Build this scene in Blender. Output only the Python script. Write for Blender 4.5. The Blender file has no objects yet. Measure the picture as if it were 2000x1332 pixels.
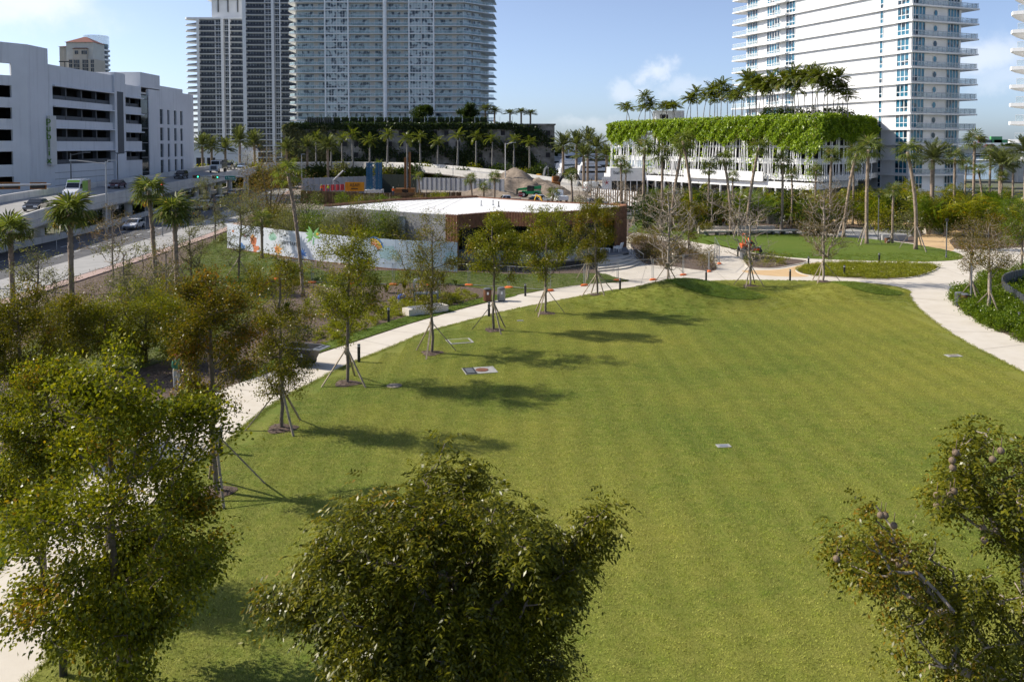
import bpy, bmesh, math, random, zlib
import numpy as np
from mathutils import Vector, Matrix
from mathutils.geometry import tessellate_polygon, delaunay_2d_cdt

S = bpy.context.scene
COL = S.collection
R = math.radians
# ------------------------------------------------------------------ camera, sky, sun, exposure
FPX, CAMH, PITCH, HOR = 1650.0, 12.0, R(2.5), 283.0
cam_d = bpy.data.cameras.new('camera'); cam = bpy.data.objects.new('camera', cam_d); COL.objects.link(cam)
cam.location = (0, 0, CAMH); cam.rotation_euler = (R(90) - PITCH, 0, 0)
CYP = HOR + FPX * math.tan(PITCH)
cam_d.sensor_width = 36; cam_d.lens = 36 * FPX / 2000
cam_d.shift_y = -(666 - CYP) / 2000
cam_d.clip_start = 0.5; cam_d.clip_end = 9000
S.camera = cam

SUN_DIR = Vector((-10.4, 2.5, 8.1)).normalized()      # towards the sun
SUN_EL = math.asin(SUN_DIR.z); SUN_AZ = math.atan2(SUN_DIR.x, SUN_DIR.y)
wd = bpy.data.worlds.new('World'); S.world = wd; wd.use_nodes = True
wn, wl = wd.node_tree.nodes, wd.node_tree.links
bg = wn['Background']
sky = wn.new('ShaderNodeTexSky'); sky.sky_type = 'NISHITA'; sky.sun_disc = False
sky.sun_elevation = SUN_EL; sky.sun_rotation = SUN_AZ
sky.altitude = 0; sky.air_density = 0.6; sky.dust_density = 1.1; sky.ozone_density = 5.0
bg.inputs['Strength'].default_value = 0.13
def wnode(t, **kw):
    n = wn.new(t)
    for k, v in kw.items(): setattr(n, k, v)
    return n
# clouds: a few thin cumulus low over the horizon, and the same kind all the way round
tc = wnode('ShaderNodeTexCoord')
nz = wnode('ShaderNodeTexNoise'); nz.inputs['Scale'].default_value = 9.0; nz.inputs['Detail'].default_value = 7; nz.inputs['Roughness'].default_value = .62
wl.new(tc.outputs['Generated'], nz.inputs['Vector'])
ctr = wnode('ShaderNodeVectorMath', operation='SUBTRACT'); ctr.inputs[1].default_value = (.5, .5, .5); wl.new(nz.outputs['Color'], ctr.inputs[0])
scl = wnode('ShaderNodeVectorMath', operation='MULTIPLY'); scl.inputs[1].default_value = (.16, .16, .10); wl.new(ctr.outputs[0], scl.inputs[0])
wrp = wnode('ShaderNodeVectorMath', operation='ADD'); wl.new(tc.outputs['Generated'], wrp.inputs[0]); wl.new(scl.outputs[0], wrp.inputs[1])
mask = None
def cloud_at(azimuth, elev, w, h, amt):
    global mask
    d = Vector((math.sin(azimuth) * math.cos(elev), math.cos(azimuth) * math.cos(elev), math.sin(elev)))
    sb_ = wnode('ShaderNodeVectorMath', operation='SUBTRACT'); sb_.inputs[1].default_value = d; wl.new(wrp.outputs[0], sb_.inputs[0])
    sc_ = wnode('ShaderNodeVectorMath', operation='MULTIPLY'); sc_.inputs[1].default_value = (1 / w, 1 / w, 1 / h); wl.new(sb_.outputs[0], sc_.inputs[0])
    ln = wnode('ShaderNodeVectorMath', operation='LENGTH'); wl.new(sc_.outputs[0], ln.inputs[0])
    mr = wnode('ShaderNodeMapRange'); mr.interpolation_type = 'SMOOTHERSTEP'; mr.inputs['From Min'].default_value = 1.15; mr.inputs['From Max'].default_value = .1; mr.inputs['To Max'].default_value = amt; wl.new(ln.outputs['Value'], mr.inputs['Value'])
    if mask is None: mask = mr.outputs[0]
    else:
        mx_ = wnode('ShaderNodeMath', operation='MAXIMUM'); wl.new(mask, mx_.inputs[0]); wl.new(mr.outputs[0], mx_.inputs[1]); mask = mx_.outputs[0]
for az_, el_, w_, h_, am_ in ((-.505, .145, .085, .038, .75), (.177, .083, .032, .016, .55), (.133, .068, .04, .016, .4), (.20, .062, .04, .014, .35), (.505, .088, .07, .035, .55), (.53, .06, .06, .02, .3), (.09, .03, .06, .012, .25), (-.36, .035, .06, .015, .35),
                              (-1.2, .12, .1, .04, .6), (-1.9, .09, .09, .03, .5), (-2.6, .14, .1, .04, .6), (1.1, .1, .09, .03, .5), (1.7, .13, .1, .04, .6), (2.4, .08, .09, .03, .5), (3.1, .11, .1, .04, .6)):
    cloud_at(az_, el_, w_, h_, am_)
cm = wnode('ShaderNodeMix'); cm.data_type = 'RGBA'
hs = wnode('ShaderNodeHueSaturation'); hs.inputs['Saturation'].default_value = .8; wl.new(sky.outputs['Color'], hs.inputs['Color'])
wl.new(mask, cm.inputs['Factor']); wl.new(hs.outputs['Color'], cm.inputs['A']); cm.inputs['B'].default_value = (5.6, 5.8, 6.2, 1)
wl.new(cm.outputs['Result'], bg.inputs['Color'])

sun_d = bpy.data.lights.new('sun', 'SUN'); sun = bpy.data.objects.new('sun', sun_d); COL.objects.link(sun)
sun_d.energy = 4.4; sun_d.angle = R(0.53); sun_d.color = (1.0, .93, .82)
sun.rotation_euler = SUN_DIR.to_track_quat('Z', 'Y').to_euler(); sun.location = (-60, 20, 80)
S.view_settings.view_transform = 'Standard'; S.view_settings.look = 'None'
S.view_settings.exposure = 0.55; S.view_settings.gamma = 1; S.view_settings.use_curve_mapping = False
S.cycles.max_bounces = 6; S.cycles.diffuse_bounces = 2; S.cycles.glossy_bounces = 2
S.cycles.transmission_bounces = 3; S.cycles.transparent_max_bounces = 10
S.cycles.use_denoising = True; S.cycles.caustics_reflective = False; S.cycles.caustics_refractive = False
S.cycles.use_adaptive_sampling = True; S.cycles.adaptive_threshold = .02

# ------------------------------------------------------------------ placing: a point of the ground / at a distance seen at a pixel of the 2000 px photo
def ray(px, py):
    f = Vector((0, math.cos(PITCH), -math.sin(PITCH))); u = Vector((0, math.sin(PITCH), math.cos(PITCH)))
    return Vector(((px - 1000) / FPX, 0, 0)) + u * (-(py - CYP) / FPX) + f
def G(px, py, z=0.0):
    r = ray(px, py); t = (z - CAMH) / r.z
    return Vector((r.x * t, r.y * t, z))
def AT(px, py, Y):
    r = ray(px, py); t = Y / r.y
    return Vector((r.x * t, Y, CAMH + r.z * t))
def rng_of(s): return np.random.default_rng(zlib.crc32(str(s).encode()))

# ------------------------------------------------------------------ materials
def _nt(name):
    m = bpy.data.materials.new(name); m.use_nodes = True
    return m, m.node_tree.nodes, m.node_tree.links
def pm(name, c, rough=.6, metal=0., spec=.4, var=.12, vs=1.5, bump=0., bs=25., world=False, c2=None, alpha=1., emit=None, coat=0., streak=0.):
    """principled, colour broken up by noise; c2: second colour mixed in by the noise"""
    m, n, l = _nt(name); p = n['Principled BSDF']
    p.inputs['Roughness'].default_value = rough; p.inputs['Metallic'].default_value = metal
    p.inputs['Specular IOR Level'].default_value = spec; p.inputs['Alpha'].default_value = alpha
    p.inputs['Coat Weight'].default_value = coat
    if world: src = n.new('ShaderNodeNewGeometry').outputs['Position']
    else: src = n.new('ShaderNodeTexCoord').outputs['Object']
    if var > 0 or c2:
        t = n.new('ShaderNodeTexNoise'); t.inputs['Scale'].default_value = vs; t.inputs['Detail'].default_value = 5
        t.inputs['Roughness'].default_value = .65
        l.new(src, t.inputs['Vector'])
        r = n.new('ShaderNodeValToRGB'); e = r.color_ramp.elements
        e[0].position = .33; e[1].position = .68
        a = tuple(x * (1 - var) for x in c[:3]) + (1,)
        b = (tuple(x * (1 + var) for x in c[:3]) if c2 is None else tuple(c2[:3])) + (1,)
        e[0].color = a; e[1].color = b
        l.new(t.outputs['Fac'], r.inputs['Fac']); oc_ = r.outputs['Color']
        if streak:   # rain streaks and grime running down the face
            mp_n = n.new('ShaderNodeMapping'); mp_n.inputs['Scale'].default_value = (1.3, 1.3, .07); l.new(src, mp_n.inputs['Vector'])
            t3 = n.new('ShaderNodeTexNoise'); t3.inputs['Scale'].default_value = 1.; t3.inputs['Detail'].default_value = 6; t3.inputs['Roughness'].default_value = .7; l.new(mp_n.outputs[0], t3.inputs['Vector'])
            mr_ = n.new('ShaderNodeMapRange'); mr_.inputs['From Min'].default_value = .52; mr_.inputs['From Max'].default_value = .75; mr_.inputs['To Min'].default_value = 1.; mr_.inputs['To Max'].default_value = 1 - streak; l.new(t3.outputs['Fac'], mr_.inputs['Value'])
            hs_ = n.new('ShaderNodeHueSaturation'); l.new(oc_, hs_.inputs['Color']); l.new(mr_.outputs[0], hs_.inputs['Value']); oc_ = hs_.outputs['Color']
        l.new(oc_, p.inputs['Base Color'])
    else: p.inputs['Base Color'].default_value = tuple(c[:3]) + (1,)
    if bump:
        t2 = n.new('ShaderNodeTexNoise'); t2.inputs['Scale'].default_value = bs; t2.inputs['Detail'].default_value = 4
        l.new(src, t2.inputs['Vector'])
        b = n.new('ShaderNodeBump'); b.inputs['Strength'].default_value = min(1, bump); b.inputs['Distance'].default_value = .04
        l.new(t2.outputs['Fac'], b.inputs['Height']); l.new(b.outputs['Normal'], p.inputs['Normal'])
    if emit:
        p.inputs['Emission Color'].default_value = tuple(emit[0]) + (1,); p.inputs['Emission Strength'].default_value = emit[1]
    return m
def leafm(name, cols, accent=None, acc_scale=.5, acc_amt=.5, rough=.33, trans=.38, spec=.02):
    """leaves: each leaf takes a tone of its own; accent colour in patches of the crown"""
    m, n, l = _nt(name); p = n['Principled BSDF']
    g = n.new('ShaderNodeNewGeometry'); r = n.new('ShaderNodeValToRGB'); el = r.color_ramp.elements
    el[0].color = cols[0] + (1,); el[1].color = cols[-1] + (1,)
    for i, c in enumerate(cols[1:-1]):
        e = el.new((i + 1) / (len(cols) - 1)); e.color = c + (1,)
    l.new(g.outputs['Random Per Island'], r.inputs['Fac']); out = r.outputs['Color']
    if accent:
        t = n.new('ShaderNodeTexNoise'); t.inputs['Scale'].default_value = acc_scale; t.inputs['Detail'].default_value = 3
        tc_ = n.new('ShaderNodeTexCoord'); l.new(tc_.outputs['Object'], t.inputs['Vector'])
        ad = n.new('ShaderNodeMath'); ad.operation = 'MULTIPLY_ADD'; ad.inputs[1].default_value = .25
        wn_ = n.new('ShaderNodeMath'); wn_.operation = 'MULTIPLY'; wn_.inputs[1].default_value = 7.31
        l.new(g.outputs['Random Per Island'], wn_.inputs[0])
        fr = n.new('ShaderNodeMath'); fr.operation = 'FRACT'; l.new(wn_.outputs[0], fr.inputs[0])
        l.new(fr.outputs[0], ad.inputs[0]); l.new(t.outputs['Fac'], ad.inputs[2])
        rr = n.new('ShaderNodeValToRGB'); rr.color_ramp.elements[0].position = .95 - acc_amt * .5; rr.color_ramp.elements[1].position = 1.03 - acc_amt * .5
        l.new(ad.outputs[0], rr.inputs['Fac'])
        mx = n.new('ShaderNodeMix'); mx.data_type = 'RGBA'; l.new(rr.outputs['Color'], mx.inputs['Factor'])
        l.new(out, mx.inputs['A']); mx.inputs['B'].default_value = accent + (1,); out = mx.outputs['Result']
    n.remove(p); df_ = n.new('ShaderNodeBsdfDiffuse'); l.new(out, df_.inputs['Color'])
    vm = n.new('ShaderNodeVectorMath'); vm.operation = 'MULTIPLY'; vm.inputs[1].default_value = (1.4, 1.4, .5); l.new(out, vm.inputs[0]); tr = n.new('ShaderNodeBsdfTranslucent'); l.new(vm.outputs[0], tr.inputs['Color']); gl = n.new('ShaderNodeBsdfGlossy'); gl.inputs['Roughness'].default_value = rough
    ms = n.new('ShaderNodeMixShader'); ms.inputs['Fac'].default_value = trans; l.new(df_.outputs[0], ms.inputs[1]); l.new(tr.outputs[0], ms.inputs[2])
    m2 = n.new('ShaderNodeMixShader'); m2.inputs['Fac'].default_value = spec; l.new(ms.outputs[0], m2.inputs[1]); l.new(gl.outputs[0], m2.inputs[2])
    l.new(m2.outputs[0], n['Material Output'].inputs['Surface'])
    return m
def glassm(name, dark, light, rough=.06, spec=.6, curtain=.35):
    """window glass, some panes with a pale blind behind: per-object random"""
    m, n, l = _nt(name); p = n['Principled BSDF']
    oi = n.new('ShaderNodeObjectInfo'); tc_ = n.new('ShaderNodeTexCoord')
    t = n.new('ShaderNodeTexNoise'); t.inputs['Scale'].default_value = .45; t.inputs['Detail'].default_value = 1
    ad = n.new('ShaderNodeVectorMath'); ad.operation = 'ADD'
    cmb = n.new('ShaderNodeCombineXYZ'); mu = n.new('ShaderNodeMath'); mu.operation = 'MULTIPLY'; mu.inputs[1].default_value = 97
    l.new(oi.outputs['Random'], mu.inputs[0]); l.new(mu.outputs[0], cmb.inputs['X']); l.new(mu.outputs[0], cmb.inputs['Z'])
    l.new(tc_.outputs['Object'], ad.inputs[0]); l.new(cmb.outputs[0], ad.inputs[1]); l.new(ad.outputs[0], t.inputs['Vector'])
    r = n.new('ShaderNodeValToRGB'); e = r.color_ramp.elements; r.color_ramp.interpolation = 'LINEAR'
    e[0].position = .62 - curtain * .4; e[1].position = .66 - curtain * .4
    e[0].color = dark + (1,); e[1].color = light + (1,)
    l.new(t.outputs['Fac'], r.inputs['Fac']); l.new(r.outputs['Color'], p.inputs['Base Color'])
    p.inputs['Roughness'].default_value = rough; p.inputs['Specular IOR Level'].default_value = spec
    return m
def railm(name, tint, alpha):
    m, n, l = _nt(name); p = n['Principled BSDF']
    p.inputs['Base Color'].default_value = tint + (1,); p.inputs['Roughness'].default_value = .08
    p.inputs['Specular IOR Level'].default_value = .6; p.inputs['Alpha'].default_value = alpha
    return m

M = {}
M['white'] = pm('white_paint', (.72, .73, .74), .6, var=.05, vs=.25, world=True)
M['white2'] = pm('white_stucco', (.80, .80, .79), .65, var=.04, vs=.3, world=True, streak=.1)
M['offwhite'] = pm('offwhite_concrete', (.60, .59, .56), .7, var=.08, vs=.2, world=True)
M['garage'] = pm('grey_white_stucco', (.62, .63, .65), .7, var=.06, vs=.12, world=True, streak=.22)
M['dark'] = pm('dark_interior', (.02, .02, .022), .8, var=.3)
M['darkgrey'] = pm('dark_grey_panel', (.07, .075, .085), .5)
M['concrete'] = pm('bridge_concrete', (.56, .54, .50), .8, var=.12, vs=.35, bump=.2, bs=6, world=True, streak=.3)
M['path'] = None
M['asphalt'] = pm('asphalt', (.085, .085, .088), .85, var=.25, vs=.4, bump=.2, bs=60, world=True)
M['paint'] = pm('road_paint', (.7, .7, .68), .7, var=.15, vs=4, world=True)
M['yellow'] = pm('yellow_paint', (.75, .42, .03), .5)
M['orange'] = pm('orange_plastic', (.85, .19, .04), .45, var=.15, vs=4)
M['steel'] = pm('galvanised_steel', (.36, .37, .38), .42, metal=.6, var=.12, vs=6)
M['blacksteel'] = pm('black_powder_coat', (.02, .02, .021), .45)
M['greysteel'] = pm('dark_grey_steel', (.12, .125, .13), .45)
M['wood'] = pm('brown_wood', (.20, .083, .040), .6, var=.3, vs=3, bump=.2, bs=30, world=True, c2=(.26, .12, .06))
M['stake'] = pm('weathered_lumber', (.30, .24, .17), .8, var=.3, vs=5)
M['bark'] = pm('tree_bark', (.17, .135, .105), .9, var=.35, vs=6, bump=.5, bs=30)
M['barkpale'] = pm('pale_bark', (.30, .25, .20), .9, var=.3, vs=6, bump=.4, bs=30)
M['palmbark'] = pm('palm_trunk', (.27, .205, .15), .9, var=.35, vs=4, bump=.7, bs=16)
M['royalbark'] = pm('royal_palm_trunk', (.21, .20, .18), .8, var=.25, vs=2, bump=.2, bs=10)  # tone lowered to paint in the tower shade over the podium palms
M['mulch'] = pm('bark_mulch', (.085, .055, .038), .95, var=.5, vs=5, bump=1, bs=35, world=True, c2=(.19, .135, .10))
M['soil'] = pm('sandy_soil', (.24, .20, .16), .95, var=.35, vs=.8, bump=.6, bs=8, world=True, c2=(.33, .28, .22))
M['tyre'] = pm('tyre_rubber', (.018, .018, .018), .8)
M['chrome'] = pm('bright_metal', (.55, .55, .56), .3, metal=.8, var=0)
M['carglass'] = pm('car_glass', (.012, .016, .02), .04, spec=.7, var=0)
M['headlight'] = pm('headlight_lens', (.75, .77, .8), .1, var=0)
M['taillight'] = pm('taillight_lens', (.45, .015, .012), .2, var=0)

# ------------------------------------------------------------------ meshes
class MB:
    def __init__(s): s.v = []; s.f = []; s.m = []
    def add(s, v, f, m=0):
        o = len(s.v); s.v += [tuple(p) for p in v]; s.f += [tuple(i + o for i in q) for q in f]; s.m += [m] * len(f); return s
    def box(s, c, d, rz=0., m=0, M4=None):
        x, y, z = d[0] / 2, d[1] / 2, d[2] / 2
        v = [Vector(p) for p in ((-x, -y, -z), (x, -y, -z), (x, y, -z), (-x, y, -z), (-x, -y, z), (x, -y, z), (x, y, z), (-x, y, z))]
        if rz: q = Matrix.Rotation(rz, 3, 'Z'); v = [q @ p for p in v]
        if M4 is not None: v = [M4 @ p for p in v]
        v = [p + Vector(c) for p in v]
        return s.add(v, [(0, 3, 2, 1), (4, 5, 6, 7), (0, 1, 5, 4), (1, 2, 6, 5), (2, 3, 7, 6), (3, 0, 4, 7)], m)
    def bb(s, x0, y0, z0, x1, y1, z1, m=0): return s.box(((x0 + x1) / 2, (y0 + y1) / 2, (z0 + z1) / 2), (x1 - x0, y1 - y0, z1 - z0), m=m)
    def tube(s, pts, rad, n=6, m=0, caps=True):
        pts = [Vector(p) for p in pts]; k = len(pts)
        if not hasattr(rad, '__len__'): rad = [rad] * k
        v = []; prev = None
        for i, p in enumerate(pts):
            t = (pts[min(i + 1, k - 1)] - pts[max(i - 1, 0)]).normalized()
            if prev is None: a = t.orthogonal().normalized()
            else: a = (prev - t * prev.dot(t)).normalized()
            prev = a; b = t.cross(a)
            for j in range(n):
                w = 2 * math.pi * j / n; v.append(p + (a * math.cos(w) + b * math.sin(w)) * rad[i])
        f = [(i * n + j, i * n + (j + 1) % n, (i + 1) * n + (j + 1) % n, (i + 1) * n + j) for i in range(k - 1) for j in range(n)]
        if caps: f += [tuple(range(n))[::-1], tuple((k - 1) * n + j for j in range(n))]
        return s.add(v, f, m)
    def beam(s, a, b, w, h=None, m=0):
        a, b = Vector(a), Vector(b); h = h or w; t = (b - a).normalized()
        sd = Vector((0, 0, 1)).cross(t)
        if sd.length < 1e-4: sd = Vector((1, 0, 0))
        sd.normalize(); up = t.cross(sd); v = []
        for p in (a, b):
            for i, j in ((-1, -1), (1, -1), (1, 1), (-1, 1)): v.append(p + sd * (i * w / 2) + up * (j * h / 2))
        return s.add(v, [(3, 2, 1, 0), (4, 5, 6, 7), (0, 1, 5, 4), (1, 2, 6, 5), (2, 3, 7, 6), (3, 0, 4, 7)], m)
    def prism(s, poly, z0, z1, m=0, mt=None, bottom=True):
        n = len(poly); v = [(p[0], p[1], z0) for p in poly] + [(p[0], p[1], z1) for p in poly]
        tri = tessellate_polygon([[Vector((p[0], p[1], 0)) for p in poly]])
        s.add(v, [(i, (i + 1) % n, n + (i + 1) % n, n + i) for i in range(n)], m)
        o = len(s.v) - 2 * n
        def ori(t): 
            a, b, c = (Vector((poly[i][0], poly[i][1], 0)) for i in t)
            return t if (b - a).cross(c - a).z > 0 else t[::-1]
        tri = [ori(t) for t in tri]
        s.f += [tuple(o + n + i for i in t) for t in tri]; s.m += [m if mt is None else mt] * len(tri)
        if bottom: s.f += [tuple(o + i for i in t[::-1]) for t in tri]; s.m += [m] * len(tri)
        return s
    def lathe(s, prof, c=(0, 0, 0), n=12, m=0):
        k = len(prof); v = [(c[0] + r * math.cos(2 * math.pi * j / n), c[1] + r * math.sin(2 * math.pi * j / n), c[2] + z) for r, z in prof for j in range(n)]
        f = [(i * n + j, i * n + (j + 1) % n, (i + 1) * n + (j + 1) % n, (i + 1) * n + j) for i in range(k - 1) for j in range(n)]
        f += [tuple(range(n))[::-1], tuple((k - 1) * n + j for j in range(n))]
        return s.add(v, f, m)
    def ball(s, c, r, n=10, k=6, m=0, sq=(1, 1, 1)):
        prof = [(math.sin(math.pi * (i + .02) / (k + .04)) * 1., -math.cos(math.pi * (i + .02) / (k + .04))) for i in range(k + 1)]
        v0 = len(s.v); s.lathe([(r * a, r * b) for a, b in prof], (0, 0, 0), n, m)
        for i in range(v0, len(s.v)):
            p = s.v[i]; s.v[i] = (p[0] * sq[0] + c[0], p[1] * sq[1] + c[1], p[2] * sq[2] + c[2])
        return s
    def quad(s, a, b, c, d, m=0): return s.add([a, b, c, d], [(0, 1, 2, 3)], m)
    def mesh(s, name, mats, smooth=False):
        me = bpy.data.meshes.new(name); me.from_pydata(s.v, [], s.f)
        for x in (mats if isinstance(mats, (list, tuple)) else [mats]): me.materials.append(M[x] if isinstance(x, str) else x)
        if any(s.m): me.polygons.foreach_set('material_index', s.m)
        if smooth: me.polygons.foreach_set('use_smooth', [True] * len(s.f))
        me.update(); return me
    def build(s, name, mats, parent=None, loc=None, rz=0., smooth=False):
        return put(s.mesh(name, mats, smooth), name, parent, loc, rz)
def put(me, name, parent=None, loc=None, rz=0.):
    o = bpy.data.objects.new(name, me); COL.objects.link(o)
    if parent: o.parent = parent
    if loc is not None: o.location = loc
    if rz: o.rotation_euler.z = rz
    return o
def npmesh(name, v, f, mats, mi=None, smooth=False):
    """v (N,3), f (K,q) all faces with q corners"""
    me = bpy.data.meshes.new(name); v = np.asarray(v, np.float32); f = np.asarray(f, np.int32); k, q = f.shape
    me.vertices.add(len(v)); me.vertices.foreach_set('co', v.ravel())
    me.loops.add(k * q); me.loops.foreach_set('vertex_index', f.ravel())
    me.polygons.add(k); me.polygons.foreach_set('loop_start', np.arange(k, dtype=np.int32) * q)
    me.polygons.foreach_set('loop_total', np.full(k, q, np.int32))
    for x in (mats if isinstance(mats, (list, tuple)) else [mats]): me.materials.append(M[x] if isinstance(x, str) else x)
    if mi is not None: me.polygons.foreach_set('material_index', np.asarray(mi, np.int32))
    if smooth: me.polygons.foreach_set('use_smooth', np.ones(k, bool))
    me.update(calc_edges=True); me.validate(); return me
def thing(name, label, cat, loc=(0, 0, 0), rz=0., group=None):
    o = bpy.data.objects.new(name, None); COL.objects.link(o); o.location = loc; o.rotation_euler.z = rz
    return tag(o, label, cat, group)
def tag(o, label=None, cat=None, group=None, kind=None):
    if label: o['label'] = label
    if cat: o['category'] = cat
    if group: o['group'] = group
    if kind: o['kind'] = kind
    return o
KIDS = {}
def copy_tree(root, loc=None, rz=None, label=None, scale=None, tilt=None):
    def cp(o, par):
        c = o.copy(); COL.objects.link(c); c.parent = par
        for ch in o.children: cp(ch, c)
        return c
    c = cp(root, None)
    if loc is not None: c.location = loc
    if rz is not None: c.rotation_euler.z = rz
    if label: c['label'] = label
    if scale: c.scale = (scale,) * 3 if not hasattr(scale, '__len__') else scale
    return c
ORD = 'first second third fourth fifth sixth seventh eighth ninth tenth eleventh twelfth thirteenth fourteenth fifteenth sixteenth seventeenth eighteenth nineteenth'.split()
TENS = {2: 'twent', 3: 'thirt', 4: 'fort', 5: 'fift', 6: 'sixt', 7: 'sevent', 8: 'eight', 9: 'ninet'}
def nth(i):
    """0 -> first"""
    n = i + 1
    if n < 20: return ORD[n - 1]
    t, u = divmod(n, 10)
    return TENS[t] + 'ieth' if u == 0 else TENS[t] + 'y-' + ORD[u - 1]
def text_mesh(txt, size, mat, depth=.01):
    cu = bpy.data.curves.new('lettering', 'FONT'); cu.body = txt; cu.size = size; cu.extrude = depth
    cu.align_x = 'CENTER'; cu.align_y = 'CENTER'; cu.resolution_u = 3
    tmp = bpy.data.objects.new('lettering', cu); COL.objects.link(tmp)
    me = bpy.data.meshes.new_from_object(tmp.evaluated_get(bpy.context.evaluated_depsgraph_get()))
    bpy.data.objects.remove(tmp); bpy.data.curves.remove(cu)
    me.materials.clear(); me.materials.append(M[mat] if isinstance(mat, str) else mat)
    return me
def smooth_poly(pts, per=6, closed=True):
    n = len(pts); out = []
    for i in range(n if closed else n - 1):
        if closed: a, b, c, d = pts[(i - 1) % n], pts[i], pts[(i + 1) % n], pts[(i + 2) % n]
        else: a, b, c, d = pts[max(i - 1, 0)], pts[i], pts[i + 1], pts[min(i + 2, n - 1)]
        for k in range(per):
            t = k / per
            out.append(tuple(.5 * (2 * b[j] + (c[j] - a[j]) * t + (2 * a[j] - 5 * b[j] + 4 * c[j] - d[j]) * t * t + (3 * b[j] - a[j] - 3 * c[j] + d[j]) * t ** 3) for j in range(len(b))))
    if not closed: out.append(tuple(pts[-1]))
    return out
def sheet(name, pts, z, mat, per=5, kind='structure', edge=.05):
    """a flat piece of ground with a small edge; pts in world xy"""
    p = smooth_poly([(q[0], q[1]) for q in pts], per) if per > 1 else [(q[0], q[1]) for q in pts]
    mb = MB().prism(p, z - edge, z, bottom=False)
    o = mb.build(name, mat); o['kind'] = kind
    return o, p
def px(*pts): return [G(*q) for q in pts]
def inside(poly, xy):
    """vectorised point in polygon"""
    x, y = xy[:, 0], xy[:, 1]; r = np.zeros(len(xy), bool); n = len(poly)
    for i in range(n):
        x0, y0 = poly[i][:2]; x1, y1 = poly[(i + 1) % n][:2]
        if y0 == y1: continue
        c = ((y0 > y) != (y1 > y)) & (x < (x1 - x0) * (y - y0) / (y1 - y0) + x0); r ^= c
    return r
# ------------------------------------------------------------------ ground materials
def lawn_mat(name, ca, cb, cc, stripes=True):
    m, n, l = _nt(name); p = n['Principled BSDF']; pos = n.new('ShaderNodeNewGeometry').outputs['Position']
    def noise(s, d=4, r=.6, vec=pos):
        t = n.new('ShaderNodeTexNoise'); t.inputs['Scale'].default_value = s; t.inputs['Detail'].default_value = d; t.inputs['Roughness'].default_value = r
        l.new(vec, t.inputs['Vector']); return t.outputs['Fac']
    def ramp(f, a, b, p0=.35, p1=.65):
        r = n.new('ShaderNodeValToRGB'); e = r.color_ramp.elements; e[0].position = p0; e[1].position = p1; e[0].color = a + (1,); e[1].color = b + (1,)
        l.new(f, r.inputs['Fac']); return r.outputs['Color']
    def mix(f, a, b):
        x = n.new('ShaderNodeMix'); x.data_type = 'RGBA'
        if isinstance(f, float): x.inputs['Factor'].default_value = f
        else: l.new(f, x.inputs['Factor'])
        for s, v in (('A', a), ('B', b)):
            if isinstance(v, tuple): x.inputs[s].default_value = v + (1,)
            else: l.new(v, x.inputs[s])
        return x.outputs['Result']
    big = ramp(noise(.055, 6, .68), ca, cb, .40, .60)
    mid = ramp(noise(2.6, 7, .8), (.0, .0, .0), (1, 1, 1), .38, .72)
    c = mix(mid, big, cc)
    c2 = mix(.5, big, c)
    if stripes:   # mower tracks along the lawn
        sp = n.new('ShaderNodeSeparateXYZ'); l.new(pos, sp.inputs[0])
        w = n.new('ShaderNodeMath'); w.operation = 'MULTIPLY_ADD'; l.new(noise(.06, 2), w.inputs[0]); w.inputs[1].default_value = 2.2; l.new(sp.outputs['X'], w.inputs[2])
        si = n.new('ShaderNodeMath'); si.operation = 'MULTIPLY'; si.inputs[1].default_value = 4.4; l.new(w.outputs[0], si.inputs[0])
        s2 = n.new('ShaderNodeMath'); s2.operation = 'SINE'; l.new(si.outputs[0], s2.inputs[0])
        s3 = n.new('ShaderNodeMath'); s3.operation = 'MULTIPLY_ADD'; s3.inputs[1].default_value = .065; s3.inputs[2].default_value = 1.; l.new(s2.outputs[0], s3.inputs[0])
        hv = n.new('ShaderNodeHueSaturation'); l.new(c2, hv.inputs['Color']); l.new(s3.outputs[0], hv.inputs['Value']); c2 = hv.outputs['Color']
    fine = noise(26, 3, .75)
    hv2 = n.new('ShaderNodeHueSaturation'); l.new(c2, hv2.inputs['Color'])
    f2 = n.new('ShaderNodeMapRange'); f2.inputs['From Min'].default_value = .3; f2.inputs['From Max'].default_value = .7; f2.inputs['To Min'].default_value = .5; f2.inputs['To Max'].default_value = 1.15
    l.new(fine, f2.inputs['Value']); l.new(f2.outputs[0], hv2.inputs['Value']); l.new(hv2.outputs['Color'], p.inputs['Base Color'])
    b = n.new('ShaderNodeBump'); b.inputs['Strength'].default_value = .5; b.inputs['Distance'].default_value = .03
    l.new(noise(34, 4, .7), b.inputs['Height']); l.new(b.outputs['Normal'], p.inputs['Normal'])
    p.inputs['Roughness'].default_value = .75; p.inputs['Specular IOR Level'].default_value = .15
    return m
M['lawn'] = lawn_mat('mown_lawn', (.12, .168, .02), (.22, .226, .034), (.31, .28, .07))
M['lawn2'] = lawn_mat('watered_lawn', (.085, .150, .014), (.125, .175, .020), (.16, .19, .035), False)
M['lawn3'] = lawn_mat('rough_grass', (.075, .110, .018), (.12, .14, .028), (.17, .15, .06), False)
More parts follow.
